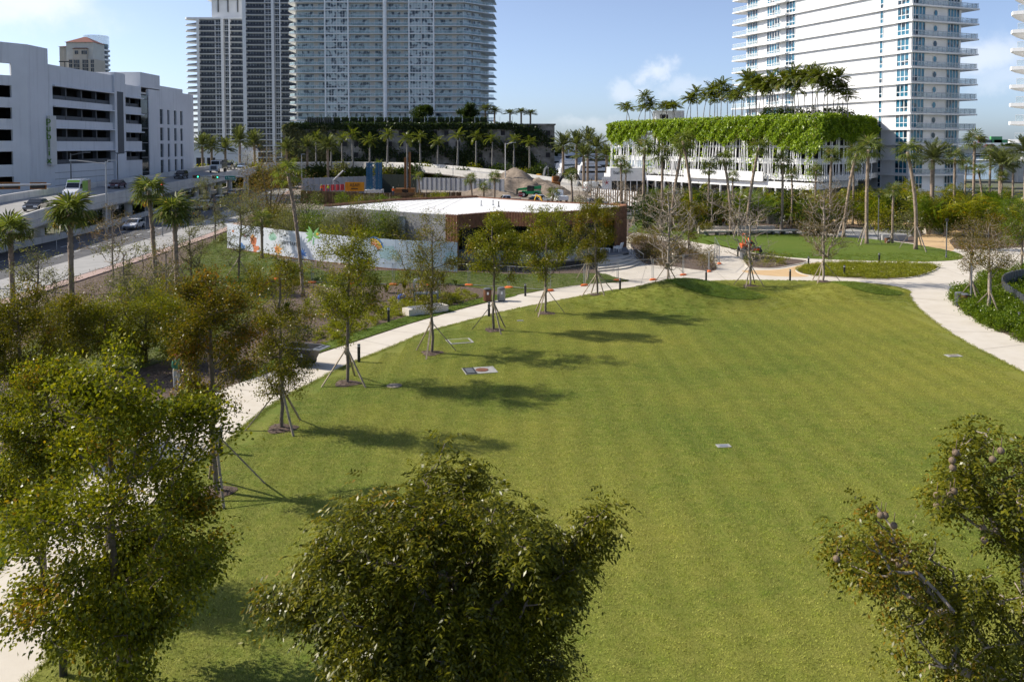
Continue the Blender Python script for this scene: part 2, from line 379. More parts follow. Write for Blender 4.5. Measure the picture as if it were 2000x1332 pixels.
def path_mat(name, a, b, stain):
    m, n, l = _nt(name); p = n['Principled BSDF']; pos = n.new('ShaderNodeNewGeometry').outputs['Position']
    def noise(s, d, r=.6):
        t = n.new('ShaderNodeTexNoise'); t.inputs['Scale'].default_value = s; t.inputs['Detail'].default_value = d; t.inputs['Roughness'].default_value = r
        l.new(pos, t.inputs['Vector']); return t.outputs['Fac']
    r = n.new('ShaderNodeValToRGB'); e = r.color_ramp.elements; e[0].position = .3; e[1].position = .7; e[0].color = a + (1,); e[1].color = b + (1,)
    l.new(noise(.7, 6), r.inputs['Fac'])
    r2 = n.new('ShaderNodeValToRGB'); r2.color_ramp.elements[0].position = .56; r2.color_ramp.elements[1].position = .78
    l.new(noise(.35, 7, .72), r2.inputs['Fac'])
    mm = n.new('ShaderNodeMath'); mm.operation = 'MULTIPLY'; mm.inputs[1].default_value = .55; l.new(r2.outputs['Color'], mm.inputs[0])
    x = n.new('ShaderNodeMix'); x.data_type = 'RGBA'; l.new(mm.outputs[0], x.inputs['Factor']); l.new(r.outputs['Color'], x.inputs['A']); x.inputs['B'].default_value = stain + (1,)
    l.new(x.outputs['Result'], p.inputs['Base Color']); p.inputs['Roughness'].default_value = .85; p.inputs['Specular IOR Level'].default_value = .25
    b_ = n.new('ShaderNodeBump'); b_.inputs['Strength'].default_value = .25; b_.inputs['Distance'].default_value = .02
    l.new(noise(30, 4), b_.inputs['Height']); l.new(b_.outputs['Normal'], p.inputs['Normal'])
    return m
M['path'] = path_mat('pale_concrete_path', (.53, .475, .39), (.61, .56, .48), (.37, .32, .25))
M['granite'] = path_mat('tan_crushed_stone', (.50, .335, .17), (.60, .42, .23), (.38, .25, .13))
M['pavers'] = path_mat('pink_brick_pavers', (.36, .26, .225), (.42, .31, .27), (.3, .24, .21))
M['sidewalk'] = path_mat('grey_sidewalk', (.29, .285, .27), (.37, .36, .345), (.22, .21, .20))
M['farground'] = pm('far_ground', (.16, .15, .125), .95, var=.3, vs=.05, world=True, c2=(.10, .12, .06))
M['sea'] = pm('bay_water', (.035, .075, .10), .12, spec=.5, var=.2, vs=.02, bump=.3, bs=.6, world=True)

# ------------------------------------------------------------------ ground, water, street
def plain(name, x0, y0, x1, y1, z, mat):
    o = MB().quad((x0, y0, z), (x1, y0, z), (x1, y1, z), (x0, y1, z)).build(name, mat); o['kind'] = 'structure'; return o
plain('ground', -4000, -200, 4000, 8000, -.12, 'farground')
sheet('bay_water', [(-20, 345), (25, 330), (120, 300), (400, 260), (4000, 200), (4000, 7500), (60, 7500), (-40, 900)], -.06, 'sea', per=1)
park, _ = sheet('planting_bed', [(-46, 6), (60, 6), (75, 60), (80, 130), (60, 150), (10, 132), (-18, 124), (-44, 140)], 0., 'mulch', per=1)
# street below the flyover, running away along the left edge
road_c = [(-49.5, 60), (-50, 90), (-51.5, 120), (-56, 150), (-63, 190), (-70, 230), (-76, 300)]
def band(c, a, b):
    c = smooth_poly(c, 6, False); L, Rr = [], []
    for i, p in enumerate(c):
        q0, q1 = c[max(i - 1, 0)], c[min(i + 1, len(c) - 1)]; t = Vector((q1[0] - q0[0], q1[1] - q0[1])).normalized(); nn = Vector((t.y, -t.x))
        L.append((p[0] + nn.x * a, p[1] + nn.y * a)); Rr.append((p[0] + nn.x * b, p[1] + nn.y * b))
    return L, Rr
def strip(name, c, a, b, z, mat, edge=.05, kind='structure'):
    L, Rr = band(c, a, b); mb = MB(); k = len(L)
    v = [(p[0], p[1], z) for p in L] + [(p[0], p[1], z) for p in Rr]
    f = [(i, k + i, k + i + 1, i + 1) for i in range(k - 1)]
    if edge:
        v += [(p[0], p[1], z - edge) for p in L] + [(p[0], p[1], z - edge) for p in Rr]
        f += [(2 * k + i, i, i + 1, 2 * k + i + 1) for i in range(k - 1)] + [(k + i, 3 * k + i, 3 * k + i + 1, k + i + 1) for i in range(k - 1)]
    mb.add(v, f); o = mb.build(name, mat)
    if kind: o['kind'] = kind
    return o
street = strip('road', road_c, -6.2, 4.6, .006, 'asphalt')
strip('sidewalk', road_c, 4.62, 10.2, .13, 'sidewalk', .2)
strip('paver_walk', road_c, 10.22, 11.6, .10, 'pavers', .2)
mk = MB()
cl = smooth_poly(road_c, 14, False)
for i in range(0, len(cl) - 1, 2):
    for off in (-2.6, 1.0):
        a, b = Vector(cl[i]), Vector(cl[i + 1]); t = (b - a).normalized(); nn = Vector((t.y, -t.x))
        a2, b2 = a + nn * off, a + nn * off + t * 1.9
        w = nn * .07
        mk.quad((a2.x - w.x, a2.y - w.y, .012), (a2.x + w.x, a2.y + w.y, .012), (b2.x + w.x, b2.y + w.y, .012), (b2.x - w.x, b2.y - w.y, .012))
mo = mk.build('lane_marking', 'paint', street)
# cross street with zebra and the turning lane at the end of the park
plain('side_street', -50, 143, 60, 156, .004, 'asphalt')
plain('construction_ground', -62, 156, 70, 330, -.005, 'soil')

# ------------------------------------------------------------------ park surfaces
main_edge = [(60, 1332), (110, 1250), (230, 1080), (360, 938), (441, 872), (492, 827), (534, 794), (600, 755), (684, 713), (750, 686), (831, 653), (900, 633), (990, 609), (1092, 588), (1200, 568.5), (1275, 561), (1350, 553.5), (1450, 549.5), (1600, 551), (1705, 556), (1768, 567), (1772, 580), (1796, 607), (1850, 650), (1924, 693), (2000, 733), (2160, 830)]
path_up = [(-160, 1330), (0, 1115), (95, 1010), (200, 905), (330, 812), (444, 757), (528, 728), (570, 710), (639, 686), (692, 669), (750, 650), (795, 635), (870, 613), (935, 596), (1040, 572)]
sheet('main_path', [G(*q) for q in path_up] + [G(1060, 600), G(900, 660), G(700, 730), G(560, 810), G(440, 900), G(300, 1060), G(140, 1300), G(90, 1400), G(-200, 1440)], .012, 'path', 4)
plaza_pts = px((1000, 612), (1040, 572), (1140, 556.5), (1229, 550), (1200, 541), (1172, 533), (1168, 505), (1205, 476), (1238, 455), (1262, 446), (1330, 462), (1380, 452), (1480, 446), (1560, 452), (1640, 459), (1720, 468), (1800, 478), (1880, 488), (1930, 487), (2000, 484), (2140, 478), (2300, 478), (2300, 620), (2150, 690), (2300, 900), (2160, 860), (1950, 720), (1840, 668), (1700, 575), (1500, 565), (1250, 580))
sheet('plaza', plaza_pts, .016, 'path', 3)

MOUNDS = [(G(1335, 588), 8.2, 5.2, 1.55, .0), (G(1655, 577), 5.8, 4.0, .95, .0)]
def lawn_h(x, y):
    h = .09 + 0.04 * np.sin(x * .21 + 1) * np.sin(y * .17)
    for c, rx, ry, hh, a in MOUNDS:
        dx, dy = (x - c.x) / rx, (y - c.y) / ry
        # crest towards the path, steeper far flank towards the sun's lee
        d = np.sqrt(dx * dx + dy * dy); t = np.clip(1 - d, 0, 1)
        h = h + hh * (t * t * (3 - 2 * t))
    return h
LAWN = smooth_poly([tuple(G(*q).xy) for q in main_edge] + [(26, 13), (12, 8), (-12, 8)], 5)
def lawn_mesh(name, poly, mat, step=.75, hf=lawn_h, edge=.06, lift=0.):
    P = np.array(poly); lo, hi = P.min(0), P.max(0)
    gx, gy = np.meshgrid(np.arange(lo[0], hi[0], step), np.arange(lo[1], hi[1], step)); q = np.stack([gx.ravel(), gy.ravel()], 1)
    q = q[inside(poly, q)]
    pts = [Vector(p) for p in poly] + [Vector(p) for p in q]; n = len(poly)
    vo, _, fo, *_ = delaunay_2d_cdt(pts, [(i, (i + 1) % n) for i in range(n)], [], 1, 1e-4)
    vo = [(p.x, p.y) for p in vo]; a = np.array(vo); z = hf(a[:, 0], a[:, 1]) + lift
    mb = MB(); mb.add([(p[0], p[1], float(h)) for p, h in zip(vo, z)], [tuple(f) for f in fo])
    zb = hf(np.array(poly)[:, 0], np.array(poly)[:, 1]) + lift
    mb.add([(p[0], p[1], float(h)) for p, h in zip(poly, zb)] + [(p[0], p[1], float(h) - edge) for p, h in zip(poly, zb)], [(i, n + i, n + (i + 1) % n, (i + 1) % n) for i in range(n)])
    o = mb.build(name, mat, smooth=False); o['kind'] = 'structure'; return o
lawn = lawn_mesh('lawn', LAWN, 'lawn')
flat = lambda x, y: x * 0 + .04
def grass_sheet(name, pts, mat='lawn2', per=4, z=.04):
    p = smooth_poly([tuple(G(*q).xy) for q in pts], per); MB().prism(p, -.02, z, bottom=False).build(name, mat)['kind'] = 'structure'; return p
def hill(c, rx, ry, hh):
    return lambda x, y: .04 + hh * np.clip(1 - ((x - c.x) / rx) ** 2 - ((y - c.y) / ry) ** 2, 0, 1)
FARLAWN = smooth_poly([tuple(G(*q).xy) for q in ((1372, 463), (1440, 457.5), (1560, 457), (1640, 464), (1720, 474), (1800, 484), (1868, 494), (1878, 506), (1830, 511), (1750, 511), (1640, 508), (1540, 503), (1460, 492), (1400, 480))], 4)
lawn_mesh('far_lawn', FARLAWN, 'lawn2', 1.2, hill(G(1600, 478), 22, 9, .35))
GRASS_B = grass_sheet('side_lawn', [(1226, 452), (1258, 428), (1340, 441), (1376, 452), (1394, 478), (1330, 468), (1285, 460), (1250, 455)])
GRASS_C = grass_sheet('pavilion_lawn', [(610, 545), (700, 531), (890, 531), (1000, 536), (1165, 535), (1200, 542), (1226, 550), (1140, 556), (1040, 571), (1000, 576), (955, 566), (880, 557), (780, 553), (700, 560), (640, 562)], 'lawn3')
GRASS_D = grass_sheet('grass_verge', [(476, 745), (570, 707), (692, 667.5), (795, 633.5), (870, 612), (935, 594), (1010, 577.5), (960, 578), (890, 597), (820, 612), (745, 634), (690, 652), (620, 676), (540, 700)], 'lawn2')
GRASS_E = grass_sheet('street_lawn', [(60, 668), (170, 618), (262, 575), (330, 535), (380, 500), (440, 455), (470, 470), (560, 512), (640, 532), (610, 552), (540, 560), (520, 590), (450, 640), (360, 690), (230, 730), (100, 740), (20, 720)], 'lawn3')
GRASS_F = grass_sheet('path_grass', [(-160, 1080), (-60, 930), (0, 890), (60, 862), (150, 835), (260, 800), (330, 780), (400, 768), (436, 755), (330, 808), (200, 900), (95, 1005), (0, 1110), (-60, 1190)], 'lawn2')
BED_A = [tuple(p) for p in smooth_poly([tuple(G(*q).xy) for q in ((1447, 499), (1456, 515), (1466, 523), (1510, 524.5), (1545, 519), (1576, 511), (1540, 506), (1490, 500), (1462, 497))], 5)]
BED_B = [tuple(p) for p in smooth_poly([tuple(G(*q).xy) for q in ((1557, 528), (1580, 521), (1620, 515.5), (1700, 514.5), (1790, 517), (1832, 522), (1795, 539), (1740, 546), (1680, 545), (1600, 540.5), (1568, 536))], 5)]
BED_C = [tuple(p) for p in smooth_poly([tuple(G(*q).xy) for q in ((1864, 576), (1871, 599), (1915, 631), (1957, 650), (2000, 669), (2150, 745), (2260, 700), (2150, 620), (2000, 582), (1950, 574), (1900, 567))], 5)]
BED_D = [tuple(p) for p in smooth_poly([tuple(G(*q).xy) for q in ((1903, 549), (1940, 536), (2000, 524), (2140, 516), (2140, 562), (2000, 565), (1950, 563), (1920, 558))], 5)]
BED_E = [tuple(p) for p in smooth_poly([tuple(G(*q).xy) for q in ((1232, 476), (1245, 500), (1262, 516), (1320, 522), (1388, 530), (1398, 520), (1382, 503), (1340, 485), (1290, 470), (1250, 462))], 5)]
def bed(name, poly, curb=True):
    MB().prism(poly, -.02, .05, bottom=False).build(name, 'mulch')['kind'] = 'structure'
    if curb:
        n = len(poly); c = Vector((sum(p[0] for p in poly) / n, sum(p[1] for p in poly) / n)); mb = MB()
        out = []
        for i in range(n):
            a, b = Vector(poly[i - 1]), Vector(poly[(i + 1) % n]); t = (b - a).normalized(); nn = Vector((t.y, -t.x))
            p = Vector(poly[i]); s = .16 if (p + nn - c).length > (p - c).length else -.16
            out.append(p + nn * s)
        v = [(p[0], p[1], .075) for p in poly] + [(p.x, p.y, .075) for p in out] + [(p.x, p.y, .0) for p in out] + [(p[0], p[1], .0) for p in poly]
        f = []
        for i in range(n):
            j = (i + 1) % n; f += [(i, j, n + j, n + i), (n + i, n + j, 2 * n + j, 2 * n + i), (3 * n + i, 3 * n + j, j, i)]
        mb.add(v, f); mb.build('bed_kerb', 'path')['kind'] = 'structure'
for nme, b_ in (('round_bed', BED_A), ('long_bed', BED_B)): bed(nme, b_)
for nme, b_ in (('hedge_bed', BED_C), ('fence_bed', BED_D), ('shrub_bed', BED_E)): bed(nme, b_, False)
sheet('tan_path', px((1450, 529), (1520, 527), (1580, 515), (1610, 513.5), (1560, 524), (1556, 532), (1580, 540), (1540, 541), (1480, 537)), .022, 'granite', 4)
sheet('grove_path', px((1795, 488), (1790, 468), (1810, 458), (1850, 450), (1880, 455), (1855, 470), (1862, 490)), .022, 'granite', 4)
sheet('grove_walk', px((1540, 437), (1600, 430), (1700, 428), (1820, 440), (1830, 447), (1700, 438), (1600, 441)), .022, 'granite', 3)
sheet('grove_court', px((1640, 462), (1655, 448), (1720, 444), (1790, 452), (1780, 462), (1720, 468)), .024, 'sidewalk', 3)

# concrete joints: sawn lines across the path
jm = pm('joint_line', (.30, .26, .21), .9, var=.2)
jmb = MB()
ctr_l = smooth_poly([tuple(G(*q).xy) for q in path_up], 4, False); ctr_r = smooth_poly([tuple(G(*q).xy) for q in main_edge[:14]], 4, False)
ctr_r = np.array(ctr_r); acc = 0
for i in range(1, len(ctr_l) - 1):
    a, b = Vector(ctr_l[i]), Vector(ctr_l[i + 1]); acc += (b - a).length
    if acc < 2.4: continue
    acc = 0; t = (b - a).normalized(); nn = Vector((t.y, -t.x)); w = t * .018
    d = ctr_r - np.array(a); perp = np.abs(d @ np.array(t)); k = int(np.argmin(perp + .2 * np.linalg.norm(d, axis=1))); e = Vector(ctr_r[k])
    if (e - a).length > 9: continue
    jmb.quad((a.x - w.x, a.y - w.y, .0165), (e.x - w.x, e.y - w.y, .0165), (e.x + w.x, e.y + w.y, .0165), (a.x + w.x, a.y + w.y, .0165))
for (a_, b_) in (((1262, 519), (1250, 562)), ((1330, 526), (1340, 553)), ((1400, 532), (1420, 549)), ((1180, 552), (1420, 541)), ((1640, 547), (1650, 553)), ((1740, 548), (1768, 566)), ((1832, 524), (1700, 556)), ((1790, 541), (1870, 575)), ((1772, 582), (1866, 590)), ((1800, 608), (1905, 622)), ((1850, 648), (1958, 649)), ((1910, 684), (2010, 672)), ((1880, 508), (1905, 545)), ((1830, 520), (1905, 548)), ((1920, 497), (1945, 534)), ((1405, 520), (1445, 508)), ((1395, 497), (1430, 489))):
    a, b = G(*a_), G(*b_); t = (b - a).normalized(); w = Vector((-t.y, t.x, 0)) * .02; jmb.quad((a.x - w.x, a.y - w.y, .0205), (b.x - w.x, b.y - w.y, .0205), (b.x + w.x, b.y + w.y, .0205), (a.x + w.x, a.y + w.y, .0205))
jo = jmb.build('path_joint', jm); jo['kind'] = 'structure'

# ------------------------------------------------------------------ grass blades (instanced tufts on the near lawn)
def tuft_mesh(name, nb, rad, h, mat, seed, w=.006, lean=.9):
    r = np.random.default_rng(seed); ang = r.uniform(0, 2 * np.pi, nb); rr = rad * np.sqrt(r.uniform(0, 1, nb)); base = np.stack([rr * np.cos(ang), rr * np.sin(ang), np.zeros(nb)], 1)
    d = r.uniform(0, 2 * np.pi, nb); hh = h * r.uniform(.55, 1.15, nb); ln = lean * hh * r.uniform(.2, 1.2, nb)
    tip = base + np.stack([np.cos(d) * ln, np.sin(d) * ln, hh], 1); sd = np.stack([-np.sin(d), np.cos(d), np.zeros(nb)], 1) * (w * r.uniform(.7, 1.4, nb))[:, None]
    v = np.stack([base - sd, base + sd, tip], 1).reshape(-1, 3); f = np.arange(nb * 3).reshape(-1, 3)
    return npmesh(name, v, f, mat)
def gn_scatter(name, pts, src_meshes, label, cat=None, smin=.7, smax=1.3, seed=1, turn=True):
    """one object that instances tufts on points"""
    me = bpy.data.meshes.new(name); me.vertices.add(len(pts)); me.vertices.foreach_set('co', np.asarray(pts, np.float32).ravel()); me.update()
    o = put(me, name); o['kind'] = 'stuff'; o['label'] = label
    ng = bpy.data.node_groups.new(name + '_nodes', 'GeometryNodeTree')
    ng.interface.new_socket('Geometry', in_out='INPUT', socket_type='NodeSocketGeometry'); ng.interface.new_socket('Geometry', in_out='OUTPUT', socket_type='NodeSocketGeometry')
    N, L = ng.nodes, ng.links; gi, go = N.new('NodeGroupInput'), N.new('NodeGroupOutput')
    j = N.new('GeometryNodeJoinGeometry')
    for k, sm in enumerate(src_meshes):
        so = bpy.data.objects.new(name + '_tuft', sm)
        oi = N.new('GeometryNodeObjectInfo'); oi.inputs['Object'].default_value = so; oi.inputs['As Instance'].default_value = True
        ip = N.new('GeometryNodeInstanceOnPoints'); L.new(gi.outputs[0], ip.inputs['Points']); L.new(oi.outputs['Geometry'], ip.inputs['Instance'])
        rv = N.new('FunctionNodeRandomValue'); rv.data_type = 'FLOAT_VECTOR'; rv.inputs['Min'].default_value = (0, 0, 0); rv.inputs['Max'].default_value = (0, 0, 6.28); rv.inputs['Seed'].default_value = seed + k
        if turn: L.new(rv.outputs['Value'], ip.inputs['Rotation'])
        rs = N.new('FunctionNodeRandomValue'); rs.data_type = 'FLOAT'; rs.inputs[2].default_value = smin; rs.inputs[3].default_value = smax; rs.inputs['Seed'].default_value = seed + 20 + k
        L.new(rs.outputs[1], ip.inputs['Scale'])
        rb = N.new('FunctionNodeRandomValue'); rb.data_type = 'INT'; rb.inputs[4].default_value = 0; rb.inputs[5].default_value = len(src_meshes) - 1; rb.inputs['Seed'].default_value = seed + 40
        cmpn = N.new('FunctionNodeCompare'); cmpn.data_type = 'INT'; cmpn.operation = 'EQUAL'; L.new(rb.outputs[2], cmpn.inputs[2]); cmpn.inputs[3].default_value = k
        L.new(cmpn.outputs[0], ip.inputs['Selection'])
        L.new(ip.outputs[0], j.inputs[0])
    L.new(j.outputs[0], go.inputs[0])
    md = o.modifiers.new('scatter', 'NODES'); md.node_group = ng
    return o
def blade_mat(name, cols, dry):
    m, n, l = _nt(name); p = n['Principled BSDF']; g = n.new('ShaderNodeNewGeometry')
    def nz_(sc, d, r): t = n.new('ShaderNodeTexNoise'); t.inputs['Scale'].default_value = sc; t.inputs['Detail'].default_value = d; t.inputs['Roughness'].default_value = r; l.new(g.outputs['Position'], t.inputs['Vector']); return t.outputs['Fac']
    r = n.new('ShaderNodeValToRGB'); e = r.color_ramp.elements; e[0].position = .40; e[1].position = .60; e[0].color = cols[0] + (1,); e[1].color = cols[1] + (1,)
    l.new(nz_(.055, 6, .68), r.inputs['Fac'])
    x = n.new('ShaderNodeMix'); x.data_type = 'RGBA'; mr = n.new('ShaderNodeMapRange'); mr.inputs['From Min'].default_value = .38; mr.inputs['From Max'].default_value = .72; l.new(nz_(2.6, 7, .8), mr.inputs['Value'])
    mu = n.new('ShaderNodeMath'); mu.operation = 'MULTIPLY'; l.new(g.outputs['Random Per Island'], mu.inputs[0]); l.new(mr.outputs[0], mu.inputs[1])
    l.new(mu.outputs[0], x.inputs['Factor']); l.new(r.outputs['Color'], x.inputs['A']); x.inputs['B'].default_value = dry + (1,)
    hv = n.new('ShaderNodeHueSaturation'); mv = n.new('ShaderNodeMapRange'); mv.inputs['To Min'].default_value = .4; mv.inputs['To Max'].default_value = 1.55; l.new(g.outputs['Random Per Island'], mv.inputs['Value']); l.new(mv.outputs[0], hv.inputs['Value']); l.new(x.outputs['Result'], hv.inputs['Color'])
    sp = n.new('ShaderNodeSeparateXYZ'); l.new(g.outputs['Position'], sp.inputs[0]); w_ = n.new('ShaderNodeMath'); w_.operation = 'MULTIPLY_ADD'; l.new(nz_(.06, 2, .6), w_.inputs[0]); w_.inputs[1].default_value = 2.2; l.new(sp.outputs['X'], w_.inputs[2])
    si = n.new('ShaderNodeMath'); si.operation = 'MULTIPLY'; si.inputs[1].default_value = 4.4; l.new(w_.outputs[0], si.inputs[0]); s2 = n.new('ShaderNodeMath'); s2.operation = 'SINE'; l.new(si.outputs[0], s2.inputs[0])
    s3 = n.new('ShaderNodeMath'); s3.operation = 'MULTIPLY_ADD'; s3.inputs[1].default_value = .065; s3.inputs[2].default_value = 1.; l.new(s2.outputs[0], s3.inputs[0]); h2 = n.new('ShaderNodeHueSaturation'); l.new(hv.outputs['Color'], h2.inputs['Color']); l.new(s3.outputs[0], h2.inputs['Value']); hv = h2
    l.new(hv.outputs['Color'], p.inputs['Base Color']); p.inputs['Roughness'].default_value = .5; p.inputs['Specular IOR Level'].default_value = .1
    tr = n.new('ShaderNodeBsdfTranslucent'); l.new(hv.outputs['Color'], tr.inputs['Color']); ms = n.new('ShaderNodeMixShader'); ms.inputs['Fac'].default_value = .3
    l.new(p.outputs[0], ms.inputs[1]); l.new(tr.outputs[0], ms.inputs[2]); l.new(ms.outputs[0], n['Material Output'].inputs['Surface'])
    return m
M['blade'] = blade_mat('grass_blade', ((.165, .235, .026), (.325, .335, .048)), (.48, .43, .12))
M['blade2'] = blade_mat('lush_grass_blade', ((.12, .20, .02), (.18, .25, .03)), (.27, .28, .07))
gr = np.random.default_rng(5)
def scatter_in(poly, dens, rng=gr):
    P = np.array(poly); lo, hi = P.min(0), P.max(0); n = int((hi - lo).prod() * dens)
    q = rng.uniform(lo, hi, (n, 2)); return q[inside(poly, q)]
def turf_mesh(name, nb, h, mat, seed):
    """one square metre of mown turf, blades lying over"""
    r = np.random.default_rng(seed); b = np.column_stack([r.uniform(-.5, .5, (nb, 2)), np.zeros(nb)]); d = r.uniform(0, 6.283, nb); hh = h * r.uniform(.4, 1.15, nb); ln = h * r.uniform(.5, 2.2, nb)
    tip = b + np.stack([np.cos(d) * ln, np.sin(d) * ln, hh], 1); sd = np.stack([-np.sin(d), np.cos(d), 0 * d], 1) * (.008 * r.uniform(.7, 1.5, nb))[:, None]
    return npmesh(name, np.stack([b - sd, b + sd, tip], 1).reshape(-1, 3), np.arange(nb * 3).reshape(-1, 3), mat)
P_ = np.array(LAWN); gx, gy = np.meshgrid(np.arange(P_[:, 0].min() + .5, P_[:, 0].max(), 1.), np.arange(16.5, P_[:, 1].max(), 1.)); q = np.stack([gx.ravel(), gy.ravel()], 1)
ok_ = np.ones(len(q), bool)
for dx, dy in ((-.55, -.55), (.55, -.55), (-.55, .55), (.55, .55)): ok_ &= inside(LAWN, q + [dx, dy])
for c, rx, ry, hh, a in MOUNDS: ok_ &= ((q[:, 0] - c.x) / rx) ** 2 + ((q[:, 1] - c.y) / ry) ** 2 > 1.05
q = q[ok_ & (np.abs(q[:, 0]) < .63 * q[:, 1] + 2)]
gn_scatter('lawn_grass', np.column_stack([q, lawn_h(q[:, 0], q[:, 1]) - .012]), [turf_mesh('turf_%d' % k, 1100, .045, 'blade', k) for k in range(4)], 'short yellow-green mown grass of the big lawn', smin=1., smax=1.05, turn=False)
# ragged tufts along the lawn edge
eq = np.concatenate([np.array(smooth_poly([tuple(p) for p in LAWN], 3))[:, :2] + gr.normal(0, .07, (len(LAWN) * 3, 2)) for _ in range(7)]); eq = eq[(eq[:, 1] > 15)]
gn_scatter('edge_grass', np.column_stack([eq, lawn_h(eq[:, 0], eq[:, 1]) - .02]), [tuft_mesh('tuft_a', 40, .14, .07, 'blade', 1, lean=1.1), tuft_mesh('tuft_b', 40, .14, .06, 'blade', 2, lean=1.2)], 'ragged grass along the lawn edge')
q2 = np.concatenate([scatter_in(p_, d_) for p_, d_ in ((GRASS_C, 9), (GRASS_D, 14), (GRASS_E, 6), (GRASS_F, 20), (FARLAWN, 6))])
gn_scatter('verge_grass', np.column_stack([q2, np.full(len(q2), .04)]), [tuft_mesh('tuft_c', 60, .2, .07, 'blade2', 3), tuft_mesh('tuft_d', 60, .2, .06, 'blade2', 4)], 'greener grass of the verges and lawns beyond the path', seed=5)
# sods on the mounds' far flanks: greener turf, shaded side painted into its colour
M['lawn4'] = lawn_mat('shade_toned_sod', (.080, .140, .012), (.125, .175, .018), (.16, .19, .035), False)
for c, rx, ry, hh, a in MOUNDS:
    el = [(c.x + .30 * rx + .46 * rx * (1 + .05 * math.sin(3 * t)) * math.cos(t), c.y + .06 * ry + .56 * ry * math.sin(t)) for t in np.linspace(0, 6.283, 40)[:-1]]
    lawn_mesh('mound_turf', el, 'lawn4', .4, lift=.04, edge=.1)
mq = np.concatenate([np.stack([c.x + rr * np.cos(t) * rx, c.y + rr * np.sin(t) * ry], 1) for c, rx, ry, hh, a in MOUNDS for t, rr in [(gr.uniform(0, 6.283, int(rx * ry * 90)), np.sqrt(gr.uniform(0, 1, int(rx * ry * 90))) * 1.08)]]); mq = mq[inside(LAWN, mq)]
onsod = np.zeros(len(mq), bool)
for c, rx, ry, hh, a in MOUNDS: onsod |= ((mq[:, 0] - c.x - .3 * rx) / (.47 * rx)) ** 2 + ((mq[:, 1] - c.y - .06 * ry) / (.57 * ry)) ** 2 < 1
sq_ = mq[onsod]; mq = mq[~onsod]; gn_scatter('sod_grass', np.column_stack([sq_, lawn_h(sq_[:, 0], sq_[:, 1]) + .04]), [tuft_mesh('tuft_g', 45, .2, .07, 'blade2', 10, lean=1.3)], 'lush green sod on the far flanks of the mounds', seed=11)
gn_scatter('mound_grass', np.column_stack([mq, lawn_h(mq[:, 0], mq[:, 1]) + .0]), [tuft_mesh('tuft_e', 45, .2, .04, 'blade', 8, lean=1.6), tuft_mesh('tuft_f', 45, .2, .045, 'blade', 9, lean=1.6)], 'mown grass over the two lawn mounds', seed=9)
# ------------------------------------------------------------------ vegetation kit
M['lf_olive'] = leafm('olive_leaf', [(.055, .060, .004), (.105, .108, .006), (.165, .158, .010), (.21, .16, .012)], (.27, .13, .012), .55, .36)
M['lf_green'] = leafm('green_leaf', [(0.0616, 0.0762, 0.0045), (0.1176, 0.1344, 0.0067), (0.1960, 0.2072, 0.0112), (0.2912, 0.2632, 0.0157)], (0.3360, 0.1904, 0.0134), .6, .36)
M['lf_orange'] = leafm('turning_leaf', [(.050, .055, .005), (.095, .090, .007), (.15, .13, .010), (.20, .13, .012)], (.27, .12, .010), .45, .46)
M['lf_mahog'] = leafm('mahogany_leaf', [(0.0418, 0.0506, 0.0033), (0.0880, 0.0968, 0.0055), (0.1430, 0.1430, 0.0088), (0.2200, 0.1980, 0.0132)], (0.2640, 0.1595, 0.0132), .6, .35)
M['lf_brown'] = leafm('brown_leaf', [(0.112, 0.078, 0.033), (0.165, 0.112, 0.045), (0.128, 0.128, 0.045), (0.225, 0.135, 0.045)], (0.285, 0.135, 0.030), .5, .4)
M['lf_grey'] = leafm('grey_green_leaf', [(0.083, 0.090, 0.039), (0.120, 0.132, 0.054), (0.165, 0.173, 0.075), (0.195, 0.180, 0.075)], None)
M['lf_bright'] = leafm('bright_leaf', [(0.0503, 0.0947, 0.0067), (0.0829, 0.1332, 0.0089), (0.1280, 0.1828, 0.0133), (0.1776, 0.2220, 0.0200)], None)
M['lf_hedge'] = leafm('hedge_leaf', [(0.0954, 0.1644, 0.0103), (0.1725, 0.2587, 0.0138), (0.2587, 0.3622, 0.0207), (0.3450, 0.4312, 0.0345)], (0.2070, 0.1725, 0.0517), .35, .3)
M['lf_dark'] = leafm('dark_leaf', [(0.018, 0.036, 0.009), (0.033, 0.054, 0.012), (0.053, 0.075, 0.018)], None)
M['lf_cover'] = leafm('ground_cover_leaf', [(0.135, 0.165, 0.015), (0.225, 0.240, 0.021), (0.315, 0.300, 0.030)], None)
M['lf_sabal'] = leafm('fan_palm_leaf', [(0.068, 0.093, 0.024), (0.112, 0.143, 0.036), (0.165, 0.188, 0.053)], (0.300, 0.225, 0.105), .9, .3)
M['lf_date'] = leafm('date_palm_leaf', [(0.060, 0.078, 0.033), (0.098, 0.117, 0.048), (0.143, 0.158, 0.075)], None)
M['lf_royal'] = leafm('feather_palm_leaf', [(.06, .085, .015), (.10, .13, .02), (.16, .17, .03)], (.22, .16, .05), .9, .3)
M['lf_bare'] = M['lf_brown']

